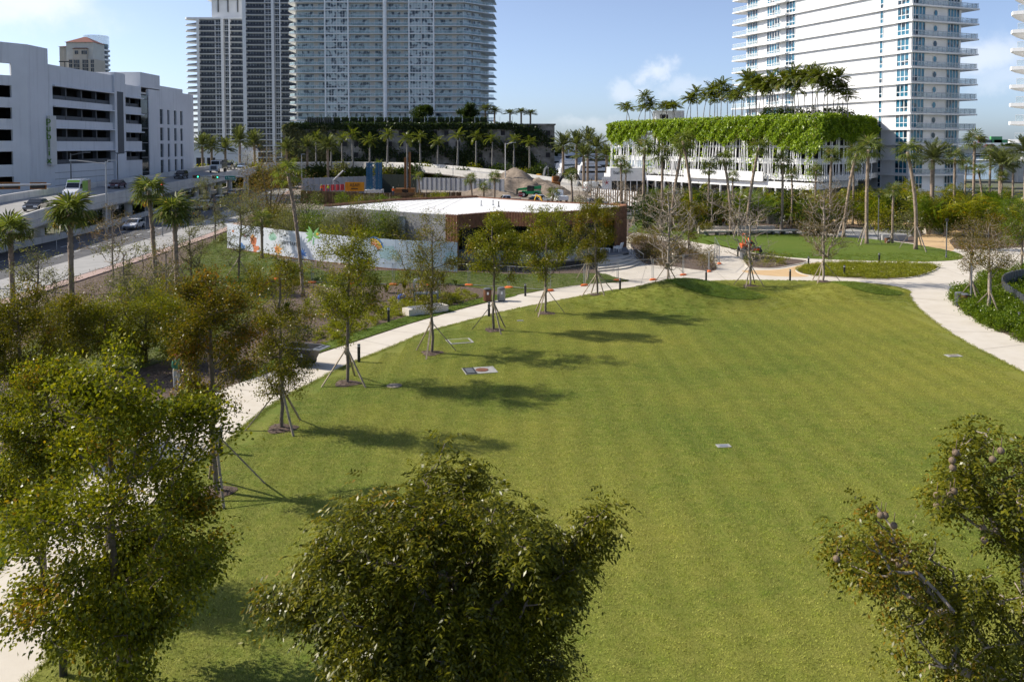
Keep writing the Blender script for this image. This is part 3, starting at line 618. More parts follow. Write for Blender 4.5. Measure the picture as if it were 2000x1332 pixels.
def leaf_arrays(p, d, nrm, L, W, fold=.12):
    d = d / np.linalg.norm(d, axis=1, keepdims=True); s = np.cross(d, nrm); s /= np.linalg.norm(s, axis=1, keepdims=True) + 1e-9; n = np.cross(s, d)
    L = np.broadcast_to(L, len(p))[:, None]; W = np.broadcast_to(W, len(p))[:, None]
    m = p + d * L * .45 + n * (W * fold)
    v = np.stack([p, m + s * W / 2, p + d * L, m - s * W / 2], 1).reshape(-1, 3)
    return v, np.arange(len(p) * 4).reshape(-1, 4)
def grow(rng, trunk, tips, seg=.35, droop=.1, up=.35, wob=.12):
    """trunk: list of points; every tip joins the nearest limb below it. -> nodes, parents, depth-ordered"""
    P = [np.array(t, float) for t in trunk]; par = [-1] + list(range(len(P) - 1)); nt = len(P)
    ax = np.array([t for t in P]); 
    dist = np.array([np.min(np.linalg.norm(ax - t, axis=1)) for t in tips]); order = np.argsort(dist)
    arr = np.zeros((len(tips) * 24 + nt, 3)); arr[:nt] = P; cnt = nt; ends = []
    ok0 = max(1, int(nt * .3))
    for ti in order:
        t = tips[ti]; q = arr[:cnt]; dv = t - q; dd = np.linalg.norm(dv, axis=1)
        cost = dd * 1. + 1.6 * np.maximum(0, q[:, 2] - t[2] + up * dd); cost[:ok0] += 3
        k = int(np.argmin(cost)); a = q[k].copy(); L = dd[k]; n = int(min(max(2, math.ceil(L / seg)), 14))
        if L < .05: continue
        prev = k
        bend = np.array([rng.normal(0, wob), rng.normal(0, wob), -droop]) * L
        for i in range(1, n + 1):
            s = i / n; pt = a + (t - a) * s + bend * (4 * s * (1 - s)) * .5
            if i < n: pt = pt + rng.normal(0, wob * .22 * L / n, 3)
            if cnt >= len(arr): arr = np.concatenate([arr, np.zeros_like(arr)])
            arr[cnt] = pt; par.append(prev); prev = cnt; cnt += 1
        ends.append(prev)
    return arr[:cnt], np.array(par), nt, np.array(ends)
def limb_mesh(nodes, par, ends, r_tip, r_base, power=.5, n=5):
    w = np.zeros(len(nodes)); w[ends] = 1
    for i in range(len(nodes) - 1, 0, -1):
        if par[i] >= 0: w[par[i]] += w[i]
    w = np.maximum(w, 1); rad = r_tip * w ** power; rad = np.minimum(rad, r_base); rad *= 1; 
    sc = r_base / max(rad[0], 1e-6); big = w > w[0] * .25; rad[big] = rad[big] * (1 + (sc - 1) * (w[big] / w[0]))
    idx = np.arange(1, len(nodes)); a, b = nodes[par[idx]], nodes[idx]; ra, rb = rad[par[idx]], rad[idx]
    ra = np.minimum(ra, rb * 1.9)
    t = b - a; ln = np.linalg.norm(t, axis=1, keepdims=True); t = t / (ln + 1e-9)
    ref = np.where(np.abs(t[:, 2:3]) < .9, np.array([[0, 0, 1.]]), np.array([[1., 0, 0]])); u = np.cross(t, ref); u /= np.linalg.norm(u, axis=1, keepdims=True) + 1e-9; v = np.cross(t, u)
    ang = np.arange(n) * 2 * np.pi / n; c, s = np.cos(ang), np.sin(ang)
    ring = u[:, None, :] * c[None, :, None] + v[:, None, :] * s[None, :, None]
    A = a[:, None, :] + ring * ra[:, None, None]; B = (b + t * (rb[:, None] * .3))[:, None, :] + ring * rb[:, None, None]
    V = np.concatenate([A, B], 1).reshape(-1, 3); k = len(idx); base = np.arange(k)[:, None] * 2 * n; j = np.arange(n)[None, :]; j2 = (np.arange(n)[None, :] + 1) % n
    F = np.stack([base + j, base + j2, base + n + j2, base + n + j], 2).reshape(-1, 4)
    return V, F, rad
def lumpy(rng, n, prof, c=(0, 0), shell=.55, lump=.28, nl=7):
    """points in a crown whose radius at height z comes from prof [(z, r)...]; lobed outline, denser towards the outside"""
    zs = np.array([p[0] for p in prof]); rs = np.array([p[1] for p in prof]); out = []
    ph = rng.uniform(0, 6.28, (nl, 2)); am = rng.uniform(-lump, lump, nl); zf = rng.uniform(.6, 1.8, nl)
    zz = np.linspace(zs[0], zs[-1], 60); w = np.interp(zz, zs, rs) ** 1.6; cdf = np.cumsum(w) / w.sum()
    z = np.interp(rng.uniform(0, 1, n), cdf, zz); th = rng.uniform(0, 2 * np.pi, n); r = np.interp(z, zs, rs)
    mod = 1 + sum(am[i] * np.cos((1 + i % 3) * th + ph[i, 0] + z * zf[i] * 2) for i in range(nl)) / math.sqrt(nl / 2)
    rr = r * mod * rng.uniform(0, 1, n) ** shell
    return np.stack([c[0] + rr * np.cos(th), c[1] + rr * np.sin(th), z + rng.normal(0, .08, n)], 1)
def clumped(rng, n, prof, c, nc, cs):
    """tips gathered into leaf clumps with gaps between them"""
    C_ = lumpy(rng, nc, prof, c, shell=.42); k = rng.integers(0, nc, n); sz = cs * rng.uniform(.6, 1.4, nc)[k]
    return C_[k] + rng.normal(0, 1, (n, 3)) * np.stack([sz, sz, sz * .6], 1)
def leaves_at(rng, pts, per, sig, L, W, out_from=None, droop=.35, flat=.6):
    n = len(pts) * per; p = np.repeat(pts, per, 0) + rng.normal(0, 1, (n, 3)) * sig
    d = rng.normal(0, 1, (n, 3)); 
    if out_from is not None: o = p - out_from; o /= np.linalg.norm(o, axis=1, keepdims=True) + 1e-6; d = d * .8 + o
    d[:, 2] -= droop; nr = rng.normal(0, 1, (n, 3)) * (1 - flat) + np.array([0, 0, 1]) * flat
    return leaf_arrays(p, d, nr, L * rng.uniform(.65, 1.25, n), W * rng.uniform(.7, 1.2, n))
def sprays_at(rng, pts, per, sig, L, W, nlf=4, rach=.2, out_from=None):
    """feather leaves: a drooping stalk with pairs of leaflets"""
    n = len(pts) * per; p = np.repeat(pts, per, 0) + rng.normal(0, 1, (n, 3)) * sig
    d = rng.normal(0, .7, (n, 3)); o = p - out_from; o /= np.linalg.norm(o, axis=1, keepdims=True) + 1e-6; d = d + o * .8; d[:, 2] = d[:, 2] * .5 - .25; d /= np.linalg.norm(d, axis=1, keepdims=True)
    up = np.array([0, 0, 1.]) + rng.normal(0, .25, (n, 3)); s = np.cross(d, up); s /= np.linalg.norm(s, axis=1, keepdims=True) + 1e-9
    PV = []; R_ = rach * rng.uniform(.7, 1.25, n)[:, None]
    PP, DD, NN = [], [], []
    for i in range(nlf):
        f = (i + 1) / (nlf); q = p + d * R_ * f + np.array([0, 0, -1.]) * (R_ * .45 * f * f)
        for sg in (-1, 1):
            PP.append(q); DD.append(s * sg * .85 + d * .55 + np.array([0, 0, -.45]) + rng.normal(0, .12, (n, 3))); NN.append(np.cross(s, d) + rng.normal(0, .25, (n, 3)))
    PP = np.concatenate(PP); DD = np.concatenate(DD); NN = np.concatenate(NN)
    return leaf_arrays(PP, DD, NN, L * rng.uniform(.7, 1.2, len(PP)), W * rng.uniform(.8, 1.15, len(PP)))
def make_tree(name, label, loc, seed, height, prof, ntips=260, per=30, sig=.16, L=.09, W=.045, leaf='lf_olive', bark='bark', trunk_r=.07, lean=(0, 0), group=None, cat='tree', r_tip=.006,
              leafy=1., sprays=False, tips=None, trunk_top=None, stakes=0, stake_rot=0., rz=0., stake_h=1.75, mulch=True, stems=1, wob=.12, power=.47, nside=5, trunk_pts=None, droop=.1, clump=(9, .17)):
    rng = rng_of(name + str(seed)); root = thing(name, label, cat, loc, rz, group)
    top = trunk_top or height * .86
    k = max(6, int(top / .45)); z = np.linspace(-.05, top, k)
    if trunk_pts is not None: tr = [np.array(t) for t in trunk_pts]
    else:
        jx, jy = np.cumsum(rng.normal(0, .03, k)), np.cumsum(rng.normal(0, .03, k)); jx -= jx[0]; jy -= jy[0]
        tr = [np.array([lean[0] * (t / top) + jx[i], lean[1] * (t / top) + jy[i], t]) for i, t in enumerate(z)]
    T = np.asarray(tips) if tips is not None else (clumped(rng, ntips, prof, lean, max(8, ntips // clump[0]), clump[1] * max(p[1] for p in prof)) if clump else lumpy(rng, ntips, prof, lean))
    nodes, par, nt, ends = grow(rng, tr, T, wob=wob, droop=droop)
    V, F, rad = limb_mesh(nodes, par, ends, r_tip, trunk_r, power, nside)
    put(npmesh('trunk', V, F, bark, smooth=True), 'trunk', root)
    sel = ends if leafy >= 1 else ends[rng.uniform(0, 1, len(ends)) < leafy]
    pts = nodes[sel]; pts2 = (nodes[sel] + nodes[par[sel]]) / 2; pts = np.concatenate([pts, pts2])
    cz = np.array([lean[0], lean[1], np.mean(T[:, 2])])
    if len(pts) and per > 0:
        lv, lf = sprays_at(rng, pts, per, sig, L, W, out_from=cz) if sprays else leaves_at(rng, pts, per, sig, L, W, cz)
        put(npmesh('crown', lv, lf, leaf), 'crown', root)
    if stakes: add_stakes(root, stakes, stake_rot, stake_h, mulch)
    return root
STK = {}
def add_stakes(root, n, rot, h, mulch):
    for i in range(n):
        a = rot + 2 * math.pi * i / n; rr = .78 * h * (1 + .12 * math.sin(i * 2.3 + rot * 5))
        MB().beam((rr * math.cos(a), rr * math.sin(a), -.05), (.05 * math.cos(a), .05 * math.sin(a), h), .085, .05).build('stake', 'stake', root)
    MB().lathe([(.115, h - .28), (.125, h - .2), (.125, h + .05), (.115, h + .08)], n=8).build('trunk_wrap', 'stake', root)
    if mulch:
        rg = rng_of(str(rot) + str(h)); k = 22
        rr = [.62 * (1 + .14 * math.sin(3 * j * 6.28 / k + rot) + rg.normal(0, .06)) for j in range(k)]
        v = [(0, 0, .09)] + [(.55 * r * math.cos(6.28 * j / k), .55 * r * math.sin(6.28 * j / k), .075 + rg.normal(0, .012)) for j, r in enumerate(rr)] + [(r * math.cos(6.28 * j / k), r * math.sin(6.28 * j / k), .02) for j, r in enumerate(rr)]
        f = [(0, 1 + j, 1 + (j + 1) % k) for j in range(k)] + [(1 + j, 1 + k + j, 1 + k + (j + 1) % k, 1 + (j + 1) % k) for j in range(k)]
        o = MB().add(v, f).build('mulch_ring', 'mulch', root)
        nchip = 90; p = np.stack([rg.normal(0, .36, nchip), rg.normal(0, .36, nchip), np.full(nchip, .085)], 1); d = rg.normal(0, 1, (nchip, 3)); d[:, 2] *= .2
        vv, ff = leaf_arrays(p, d, np.tile([0, 0, 1.], (nchip, 1)), .11 * rg.uniform(.5, 1.3, nchip), .045, .2)
        c = put(npmesh('mulch_chips', vv, ff, 'mulch'), 'mulch_chips', o); c['kind'] = 'stuff'

# ---- palms
def frond_fan(rng, L=1.0, n=18, mat='lf_sabal', pet=.75, droop=.25):
    """fan leaf along +x: stalk then a pleated fan of blades whose ends hang"""
    v, f = [], []
    pv, pf = leaf_arrays(np.array([[0, 0, 0.]]), np.array([[1., 0, .0]]), np.array([[0, 0, 1.]]), pet * 1.25, .035, .1)
    v.append(pv); f.append(pf)
    off = 4
    for i in range(n):
        a = (i / (n - 1) - .5) * R(250); b = np.array([pet, 0, 0.]); ll = L * (.72 + .28 * math.cos(a * .6)) * rng.uniform(.85, 1.1)
        d = np.array([math.cos(a), math.sin(a), .06 * (1 if i % 2 else -1) - .12]); d /= np.linalg.norm(d); s = np.cross(d, [0, 0, 1.]); w = .052 * L
        m = b + d * ll * .55; t = m + d * ll * .45 * (1 - droop) + np.array([0, 0, -1.]) * ll * droop * rng.uniform(.7, 1.5)
        v.append(np.array([b, m + s * w, t, m - s * w])); f.append(np.array([[0, 1, 2, 3]]) + off); off += 4
    return np.concatenate(v), np.concatenate(f)
def frond_feather(rng, L=2.2, n=22, lw=.045, ll=.42, droop=.55, vee=.35, up=.3):
    """feather leaf: arching stalk with two rows of leaflets, along +x"""
    v, f = [], []; off = 0
    t = np.linspace(0, 1, 9); X = L * t * (1 - .12 * t * t); Z = L * (up * t - droop * t * t)
    C = np.stack([X, 0 * X, Z], 1)
    w = .03 * (1 - .8 * t)
    for i in range(8):
        v.append(np.array([C[i] + [0, w[i], 0], C[i + 1] + [0, w[i + 1], 0], C[i + 1] - [0, w[i + 1], 0], C[i] - [0, w[i], 0]])); f.append(np.array([[0, 1, 2, 3]]) + off); off += 4
    for i in range(n):
        s = .14 + .86 * i / (n - 1); b = np.array([np.interp(s, t, C[:, k]) for k in range(3)]); tan = np.array([np.interp(min(1, s + .03), t, C[:, k]) for k in range(3)]) - b + np.array([1e-4, 0, 0]); tan /= np.linalg.norm(tan)
        ln = ll * (math.sin(math.pi * (.18 + .74 * s)) ** .7) * rng.uniform(.85, 1.12)
        for sg in (-1, 1):
            d = tan * .62 + np.array([0, sg, 0]) * .8 + np.array([0, 0, vee * rng.uniform(-.4, 1)]); d /= np.linalg.norm(d)
            sd = tan * lw * .5; m = b + d * ln * .5; e = b + d * ln + np.array([0, 0, -.22 * ln])
            v.append(np.array([b - sd * .6, m - sd, e, m + sd])); f.append(np.array([[0, 1, 2, 3]]) + off); off += 4
    return np.concatenate(v), np.concatenate(f)
def rot_xyz(v, az, el, roll=0.):
    cr_, sr = math.cos(roll), math.sin(roll); v = v @ np.array([[1, 0, 0], [0, cr_, sr], [0, -sr, cr_]])
    c, s = math.cos(el), math.sin(el); v = v @ np.array([[c, 0, s], [0, 1, 0], [-s, 0, c]])
    c, s = math.cos(az), math.sin(az); return v @ np.array([[c, s, 0], [-s, c, 0], [0, 0, 1]])
def palm_trunk(h, r0, r1, bend, rng, mat, bulge=0., boots=0, n=9):
    mb = MB(); k = max(8, int(h * 1.6)); pts, rd = [], []
    for i in range(k + 1):
        t = i / k; pts.append((bend[0] * t * t + bend[2] * math.sin(t * 3.14), bend[1] * t * t, h * t - .05)); rr = r0 + (r1 - r0) * t + bulge * math.sin(min(1, t * 1.5) * 3.14)
        rd.append(max(.03, rr * (1 + .05 * math.sin(i * 2.1) + (.35 * max(0, 1 - t * 14)))))
    mb.tube(pts, rd, n)
    for i in range(boots):   # old leaf bases left on the trunk
        t = .55 + .45 * i / boots; a = i * 2.4; k_ = t * k; i0 = int(min(k - 1, k_)); fr = k_ - i0
        c = Vector(pts[i0]).lerp(Vector(pts[i0 + 1]), fr); d = Vector((math.cos(a), math.sin(a), 1.5)).normalized()
        mb.beam(c + Vector((math.cos(a), math.sin(a), 0)) * rd[i0] * .7, c + d * (rd[i0] + .2), .09, .035)
    return mb.mesh('trunk', mat, smooth=True), Vector(pts[-1])
def make_palm(name, label, loc, seed, h, kind='sabal', nf=26, fl=1.0, bend=(0, 0, 0), group=None, rz=0., r=.16, parts=False, stakes=0, leaf=None, droopy=0.):
    rng = rng_of(kind + str(seed)); root = thing(name, label, 'palm', loc, rz, group)
    if kind == 'sabal': bark, r1, boots = 'palmbark', r * .82, (34 if parts else 12)
    elif kind == 'date': bark, r1, boots = 'palmbark', r * .95, 22
    elif kind == 'coco': bark, r1, boots = 'royalbark', r * .6, 0
    else: bark, r1, boots = 'royalbark', r * .7, 0
    me, top = palm_trunk(h, r, r1, bend, rng, bark, .05 if kind == 'royal' else 0., boots)
    put(me, 'trunk', root)
    if kind in ('royal', 'coco'):   # green crownshaft
        MB().tube([top, top + Vector((0, 0, .5 * fl)), top + Vector((0, 0, .95 * fl))], [r1 * 1.15, r1 * 1.2, r1 * .5], 8).build('crownshaft', 'lf_royal', root, smooth=True); top = top + Vector((0, 0, .8 * fl))
    V, F, off = [], [], 0; lm = leaf or {'sabal': 'lf_sabal', 'date': 'lf_date'}.get(kind, 'lf_royal')
    protos = [frond_fan(rng, fl, 18 if parts else 13) if kind == 'sabal' else frond_feather(rng, fl * (2.3 if kind != 'date' else 2.1), 16 if kind != 'date' else 20, fl * .17 if kind != 'date' else fl * .1, fl * (.55 if kind != 'date' else .42), .5 if kind != 'date' else .32, .2) for _ in range(4)]
    pm_ = [npmesh('frond', a, b, lm) for a, b in protos] if parts else None
    for i in range(nf):
        t = (i + .5) / nf; el = R(78) - R(118 + droopy) * t ** .9 + rng.normal(0, .1) if kind == 'sabal' else R(80) - R(105 + droopy) * t ** .85 + rng.normal(0, .1)
        az = i * 2.39996 + rng.normal(0, .15); s = rng.uniform(.85, 1.15); j = i % 4
        if parts:
            o = put(pm_[j], 'frond', root, top + Vector((0, 0, rng.uniform(-.15, .1)))); o.rotation_euler = (rng.normal(0, .25), -el, az); o.scale = (s,) * 3
        else:
            v = rot_xyz(protos[j][0] * s, az, el, rng.normal(0, .25)) + np.array(top) + [0, 0, rng.uniform(-.12, .1)]
            V.append(v); F.append(protos[j][1] + off); off += len(v)
    if not parts: put(npmesh('crown', np.concatenate(V), np.concatenate(F), lm), 'crown', root)
    for i in range(stakes):
        a = i * 2 * math.pi / stakes + seed; MB().beam((1.5 * math.cos(a), 1.5 * math.sin(a), -.05), (.15 * math.cos(a), .15 * math.sin(a), 2.2), .09, .05).build('stake', 'barkpale', root)
    return root
# ---- bushes
def bush_mesh(name, rng, pts, per, sig, L, W, mat, droop=.1, c=None):
    v, f = leaves_at(rng, pts, per, sig, L, W, c, droop, .5); return npmesh(name, v, f, mat)
def make_bush(name, label, loc, seed, h, r, n=60, per=14, L=.12, W=.06, leaf='lf_green', group=None, cat='shrub', stems=5, spread=1., bark='bark', rz=0.):
    rng = rng_of(name + str(seed)); root = thing(name, label, cat, loc, rz, group)
    T = lumpy(rng, n, [(h * .12, r * .55), (h * .35, r), (h * .65, r * .95), (h * .9, r * .55), (h, r * .15)], shell=.5)
    mb = MB()
    for i in range(stems):
        t = T[int(rng.integers(len(T)))]; mb.tube([(0, 0, -.03), (t[0] * .3, t[1] * .3, t[2] * .45), tuple(t)], [.02 * h + .008, .012 * h + .004, .005], 4)
    mb.build('stem', bark, root)
    put(bush_mesh('foliage', rng, T, per, .1 * h + .05, L, W, leaf, .1, np.array([0, 0, h * .4])), 'foliage', root)
    return root
def tuft_plant(name, label, loc, seed, h, nb, leaf, group=None, w=.03, cat='plant', lean=.8):
    root = thing(name, label, cat, loc, 0, group); rng = rng_of(name + str(seed))
    a = rng.uniform(0, 6.28, nb); hh = h * rng.uniform(.6, 1.1, nb); b = np.stack([.06 * np.cos(a), .06 * np.sin(a), np.zeros(nb)], 1) * h
    m = b + np.stack([np.cos(a) * hh * .25 * lean, np.sin(a) * hh * .25 * lean, hh * .7], 1); t = b + np.stack([np.cos(a) * hh * lean, np.sin(a) * hh * lean, hh * .75], 1); s = np.stack([-np.sin(a), np.cos(a), 0 * a], 1) * w
    v = np.stack([b - s, m - s, t, m + s], 1).reshape(-1, 3); put(npmesh('blades', v, np.arange(nb * 4).reshape(-1, 4), leaf), 'blades', root)
    return root
# ------------------------------------------------------------------ buildings
M['gl_icon'] = glassm('aqua_window_glass', (.026, .046, .060), (.40, .47, .47), .06, .6, .42)
M['gl_mur'] = glassm('dark_window_glass', (.010, .014, .022), (.055, .065, .08), .08, .5, .3)
M['gl_bay'] = glassm('blue_window_glass', (.010, .030, .050), (.03, .16, .25), .05, .55, .42)
M['gl_dark'] = glassm('shop_glass', (.010, .014, .016), (.04, .05, .055), .05, .6, .3)
M['rail_aqua'] = railm('aqua_balcony_glass', (.34, .50, .53), .34)
M['rail_clear'] = railm('clear_balcony_glass', (.45, .55, .58), .30)
M['rail_dark'] = pm('navy_balcony_panel', (.022, .028, .042), .35, var=.1)
M['beige'] = pm('beige_stucco', (.60, .575, .52), .75, var=.06, vs=.3, world=True)
M['cream'] = pm('cream_stucco', (.52, .46, .38), .75, var=.06, vs=.3, world=True)
M['tile'] = pm('red_roof_tile', (.17, .055, .04), .8, var=.2, vs=1)
M['icon_white'] = pm('pale_slab_paint', (.82, .83, .82), .6, var=.04, vs=.2, world=True)

def wall_frame(root):
    return root
class Face:
    """a straight facade in its thing's own axes: x along, outward = -y before rotation"""
    def __init__(s, root, p0, p1):
        s.root = root; s.p0 = Vector((p0[0], p0[1], 0)); d = Vector((p1[0] - p0[0], p1[1] - p0[1], 0)); s.len = d.length; s.rz = math.atan2(d.y, d.x); s.d = d.normalized()
    def at(s, x, z=0): return s.p0 + s.d * x + Vector((0, 0, z))
    def put(s, me, name, x, z): return put(me, name, s.root, s.at(x, z), s.rz)
def window_mesh(name, w, h, cols, rows, glass, frame, fr=.09, depth=.12, mul=.07):
    """frame + mullions standing proud of the panes; local origin at lower left, outward -y"""
    mb = MB(); mb.bb(fr * .5, -.02, fr * .5, w - fr * .5, .02, h - fr * .5, 0)
    for a in (0, w - fr): mb.bb(a, -depth, 0, a + fr, .04, h, 1)
    for a in (0, h - fr): mb.bb(fr, -depth, a, w - fr, .04, a + fr, 1)
    for i in range(1, cols): x = w * i / cols; mb.bb(x - mul / 2, -depth * .8, fr, x + mul / 2, .03, h - fr, 1)
    if isinstance(rows, (tuple, list)):
        for t in rows: z = h * t; mb.bb(fr, -depth * .6, z - mul / 2, w - fr, .028, z + mul / 2, 1)
    return mb.mesh(name, [glass, frame])
def rail_mesh(w, h, glass, metal, out=0., n=None, sides=False, th=.03):
    mb = MB(); mb.bb(0, -.012 - out, .1, w, .012 - out, h - .06, 0); mb.bb(0, -.035 - out, h - .06, w, .035 - out, h, 1)
    n = n or max(1, int(w / 1.6))
    for i in range(n + 1): x = .03 + (w - .06) * i / n; mb.bb(x - th / 2, -.03 - out, 0, x + th / 2, .03 - out, h - .06, 1)
    return mb.mesh('railing', [glass, metal])

# ---------------- big aqua tower with its ivy podium
DI = 340.
def XI(p): return (p - 1000) / FPX * DI
icon = thing('apartment_tower', 'broad pale aqua apartment tower with glass balconies above the ivy-covered base', 'tower', (XI(757), DI, 0), group='apartment towers behind the park')
FH, Z0, NF = 3.12, 18.9, 19
ox = XI(757)
A = (XI(578) - ox, 0.); B = (XI(907) - ox, 0.); C_ = (B[0] + 7.6, 7.8); D_ = (C_[0] + 3, 26)
core = [(A[0] - 1.5, 14), (A[0], A[1] + 1.8), (B[0] - .5, 1.8), (C_[0] - 1.5, C_[1] + 1.2), (D_[0] - 1.5, D_[1])]
MB().prism(core, 0, Z0 + NF * FH + 6).build('wall', 'beige', icon)
slabp = [(A[0] - 3.0, 14), (A[0] - 3.4, 4), (A[0] - 2.6, .8), (A[0], -.1), (B[0] + .3, -.1), (C_[0] + .6, C_[1] - .4), (C_[0] + 4.2, C_[1] + 3.2), (D_[0] + 2, D_[1])]
sm = MB().prism(slabp, -.13, .13).mesh('floor_slab', 'icon_white')
F1 = Face(icon, (A[0], 0), (B[0], 0)); F2 = Face(icon, (B[0], 0.), C_)
bays = [(578, 637, 'b'), (637, 682, 'g'), (682, 750, 'b'), (757, 800, 'b'), (800, 848, 'g'), (848, 907, 'b')]
wi = {}; 
for a, b, t in bays:
    w = XI(b) - XI(a); x0 = XI(a) - XI(578)
    if t == 'b':
        k1, k2 = w * .55, w * .22
        wi[(a, 1)] = (window_mesh('window', k1, FH - .55, max(4, int(k1 / 1.5)), 1, 'gl_icon', 'icon_white', .08, .1), x0 + w * .05, 1.78)
        wi[(a, 2)] = (window_mesh('window', k2, FH - .55, max(2, int(k2 / 1.4)), 1, 'gl_icon', 'icon_white', .08, .1), x0 + w * .74, 1.78)
        wi[(a, 3)] = (rail_mesh(w - .1, 1.1, 'rail_aqua', 'icon_white'), x0 + .05, 0.)
    else:
        for q in range(2): wi[(a, q)] = (window_mesh('window', w / 2 - .12, FH - .28, 4, (.35,), 'gl_icon', 'icon_white', .1, .14, .09), x0 + q * w / 2 + .06, .35)
def place(F, me, nm, x, z, yin):
    o = F.put(me, nm, x, z); q = Matrix.Rotation(F.rz, 3, 'Z') @ Vector((0, yin, 0)); o.location = o.location + q; return o
w2 = F2.len; s_w = window_mesh('window', w2 * .4, FH - .55, 3, 1, 'gl_icon', 'icon_white'); s_r = rail_mesh(w2 + 1.0, 1.1, 'rail_aqua', 'icon_white', n=6); e_r = rail_mesh(4.6, 1.1, 'rail_aqua', 'icon_white', n=4)
for k in range(NF):
    z = Z0 + k * FH
    put(sm, 'floor_slab', icon, (0, 0, z))
    for key, (me, x, yin) in wi.items(): place(F1, me, 'railing' if me.name.startswith('railing') else 'window', x, z + .16, yin)
    place(F2, s_w, 'window', w2 * .06, z + .16, 1.25); place(F2, s_w, 'window', w2 * .54, z + .16, 1.25); place(F2, s_r, 'railing', -.3, z + .14, -.05)
    FE = Face(icon, (C_[0] + .6, C_[1] - .4), (C_[0] + 4.2, C_[1] + 3.2)); place(FE, e_r, 'railing', .2, z + .14, .1)
    FL = Face(icon, (A[0] - 3.3, 4.0), (A[0], -.05)); place(FL, e_r, 'railing', .1, z + .14, .1)
for a in (637, 682, 800, 848): MB().bb(-.25, -.2, 0, .25, 1.9, NF * FH).build('pilaster', 'icon_white', icon, (XI(a) - ox, 0, Z0))
MB().tube([(XI(753.5) - ox, -.5, 0), (XI(753.5) - ox, -.5, Z0 + NF * FH)], .75, 12).build('column', 'icon_white', icon)
for a, w_ in ((637, 682), (800, 848)): MB().bb(XI(a) - ox, .5, Z0, XI(w_) - ox, 1.9, Z0 + NF * FH).build('bay_wall', 'beige', icon)

# podium
DP = 300.
def XP(p): return (p - 1000) / FPX * DP
pod = thing('podium', 'long ivy-grown grey podium with square openings below the aqua tower', 'building', (XP(820), DP, 0))
zt = 18.9
M['podium'] = pm('ivy_stained_concrete', (.40, .385, .36), .9, var=.3, vs=.35, world=True, c2=(.07, .075, .05))
po = XP(820); ppoly = [(XP(553) - po, 0), (XP(1083) - po, 0), (XP(1083) - po, 30), (XP(553) - po, 34)]
MB().prism(ppoly, 0, zt).build('wall', 'podium', pod)
MB().prism([(XP(553) - po - .4, -.4), (XP(1083) - po + .4, -.4), (XP(1083) - po + .4, 30), (XP(553) - po - .4, 34)], zt, zt + .5).build('parapet', 'podium', pod)
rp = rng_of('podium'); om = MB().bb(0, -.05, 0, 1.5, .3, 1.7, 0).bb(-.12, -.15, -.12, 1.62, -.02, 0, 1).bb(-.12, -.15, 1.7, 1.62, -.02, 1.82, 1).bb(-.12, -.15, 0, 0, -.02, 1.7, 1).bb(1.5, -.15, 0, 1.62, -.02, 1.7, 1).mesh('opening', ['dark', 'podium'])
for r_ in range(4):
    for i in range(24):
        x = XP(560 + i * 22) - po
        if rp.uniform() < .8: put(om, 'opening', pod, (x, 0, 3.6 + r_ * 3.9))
def ivy_sheet(name, x0, x1, z0, z1, n, L, mat, root, thick=.7, seed=1, y=-.35, patch=None, yv=.35):
    rg = rng_of(name + str(seed)); x = rg.uniform(x0, x1, n * 3); z = rg.uniform(z0, z1, n * 3)
    if patch: keep = (np.sin(x * patch[0] + 1.3) + np.sin(z * patch[1] + x * .3) + rg.normal(0, .5, len(x))) > patch[2]; x, z = x[keep], z[keep]
    x, z = x[:n], z[:n]; p = np.stack([x, y - np.abs(rg.normal(0, yv, len(x))), z], 1); d = rg.normal(0, 1, (len(x), 3)); d[:, 2] -= .6; nr = np.tile([0, -1., .4], (len(x), 1)) + rg.normal(0, .45, (len(x), 3))
    v, f = leaf_arrays(p, d, nr, L * rg.uniform(.6, 1.3, len(x)), L * .6)
    o = put(npmesh(name, v, f, mat), name, root); o['kind'] = 'stuff'; return o
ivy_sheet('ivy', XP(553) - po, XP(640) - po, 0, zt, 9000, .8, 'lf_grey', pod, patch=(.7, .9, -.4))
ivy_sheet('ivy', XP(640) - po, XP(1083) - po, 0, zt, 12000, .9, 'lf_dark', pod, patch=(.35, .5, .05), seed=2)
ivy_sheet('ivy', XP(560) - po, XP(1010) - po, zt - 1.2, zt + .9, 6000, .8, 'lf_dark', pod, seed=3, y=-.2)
# clipped hedge blocks and screens along the podium edge
hb = None; rg = rng_of('hedge')
for i in range(21):
    p0 = 598 + i * 17; loc = (XP(p0) - po, 1.2, zt + .5)
    if hb is None:
        v, f = leaves_at(rg, np.stack([rg.uniform(0, 2.5, 260), rg.uniform(0, 1.4, 260), rg.uniform(0, 2.2, 260)], 1), 5, .12, .5, .3); hm = npmesh('hedge_block', v, f, 'lf_dark'); hb = 1
        bm_ = MB().bb(.1, .1, 0, 2.4, 1.3, 2.1).mesh('hedge_core', 'lf_dark')
    o = put(bm_, 'hedge_block', pod, loc); put(hm, 'leaves', o)
for i in range(14): MB().bb(0, 0, 0, .12, .12, 2.6).build('screen_post', 'white2', pod, (XP(682 + i * 24.5) - po, .6, zt + .5))
MB().bb(XP(566) - po, .4, zt + .5, XP(596) - po, .8, zt + 1.5).build('terrace_wall', 'white2', pod)
for i in range(16): MB().bb(0, 0, 0, .18, .5, 2.4).build('louvre', 'greysteel', pod, (XP(598 + i * 3.6) - po, -.6, zt + .4))

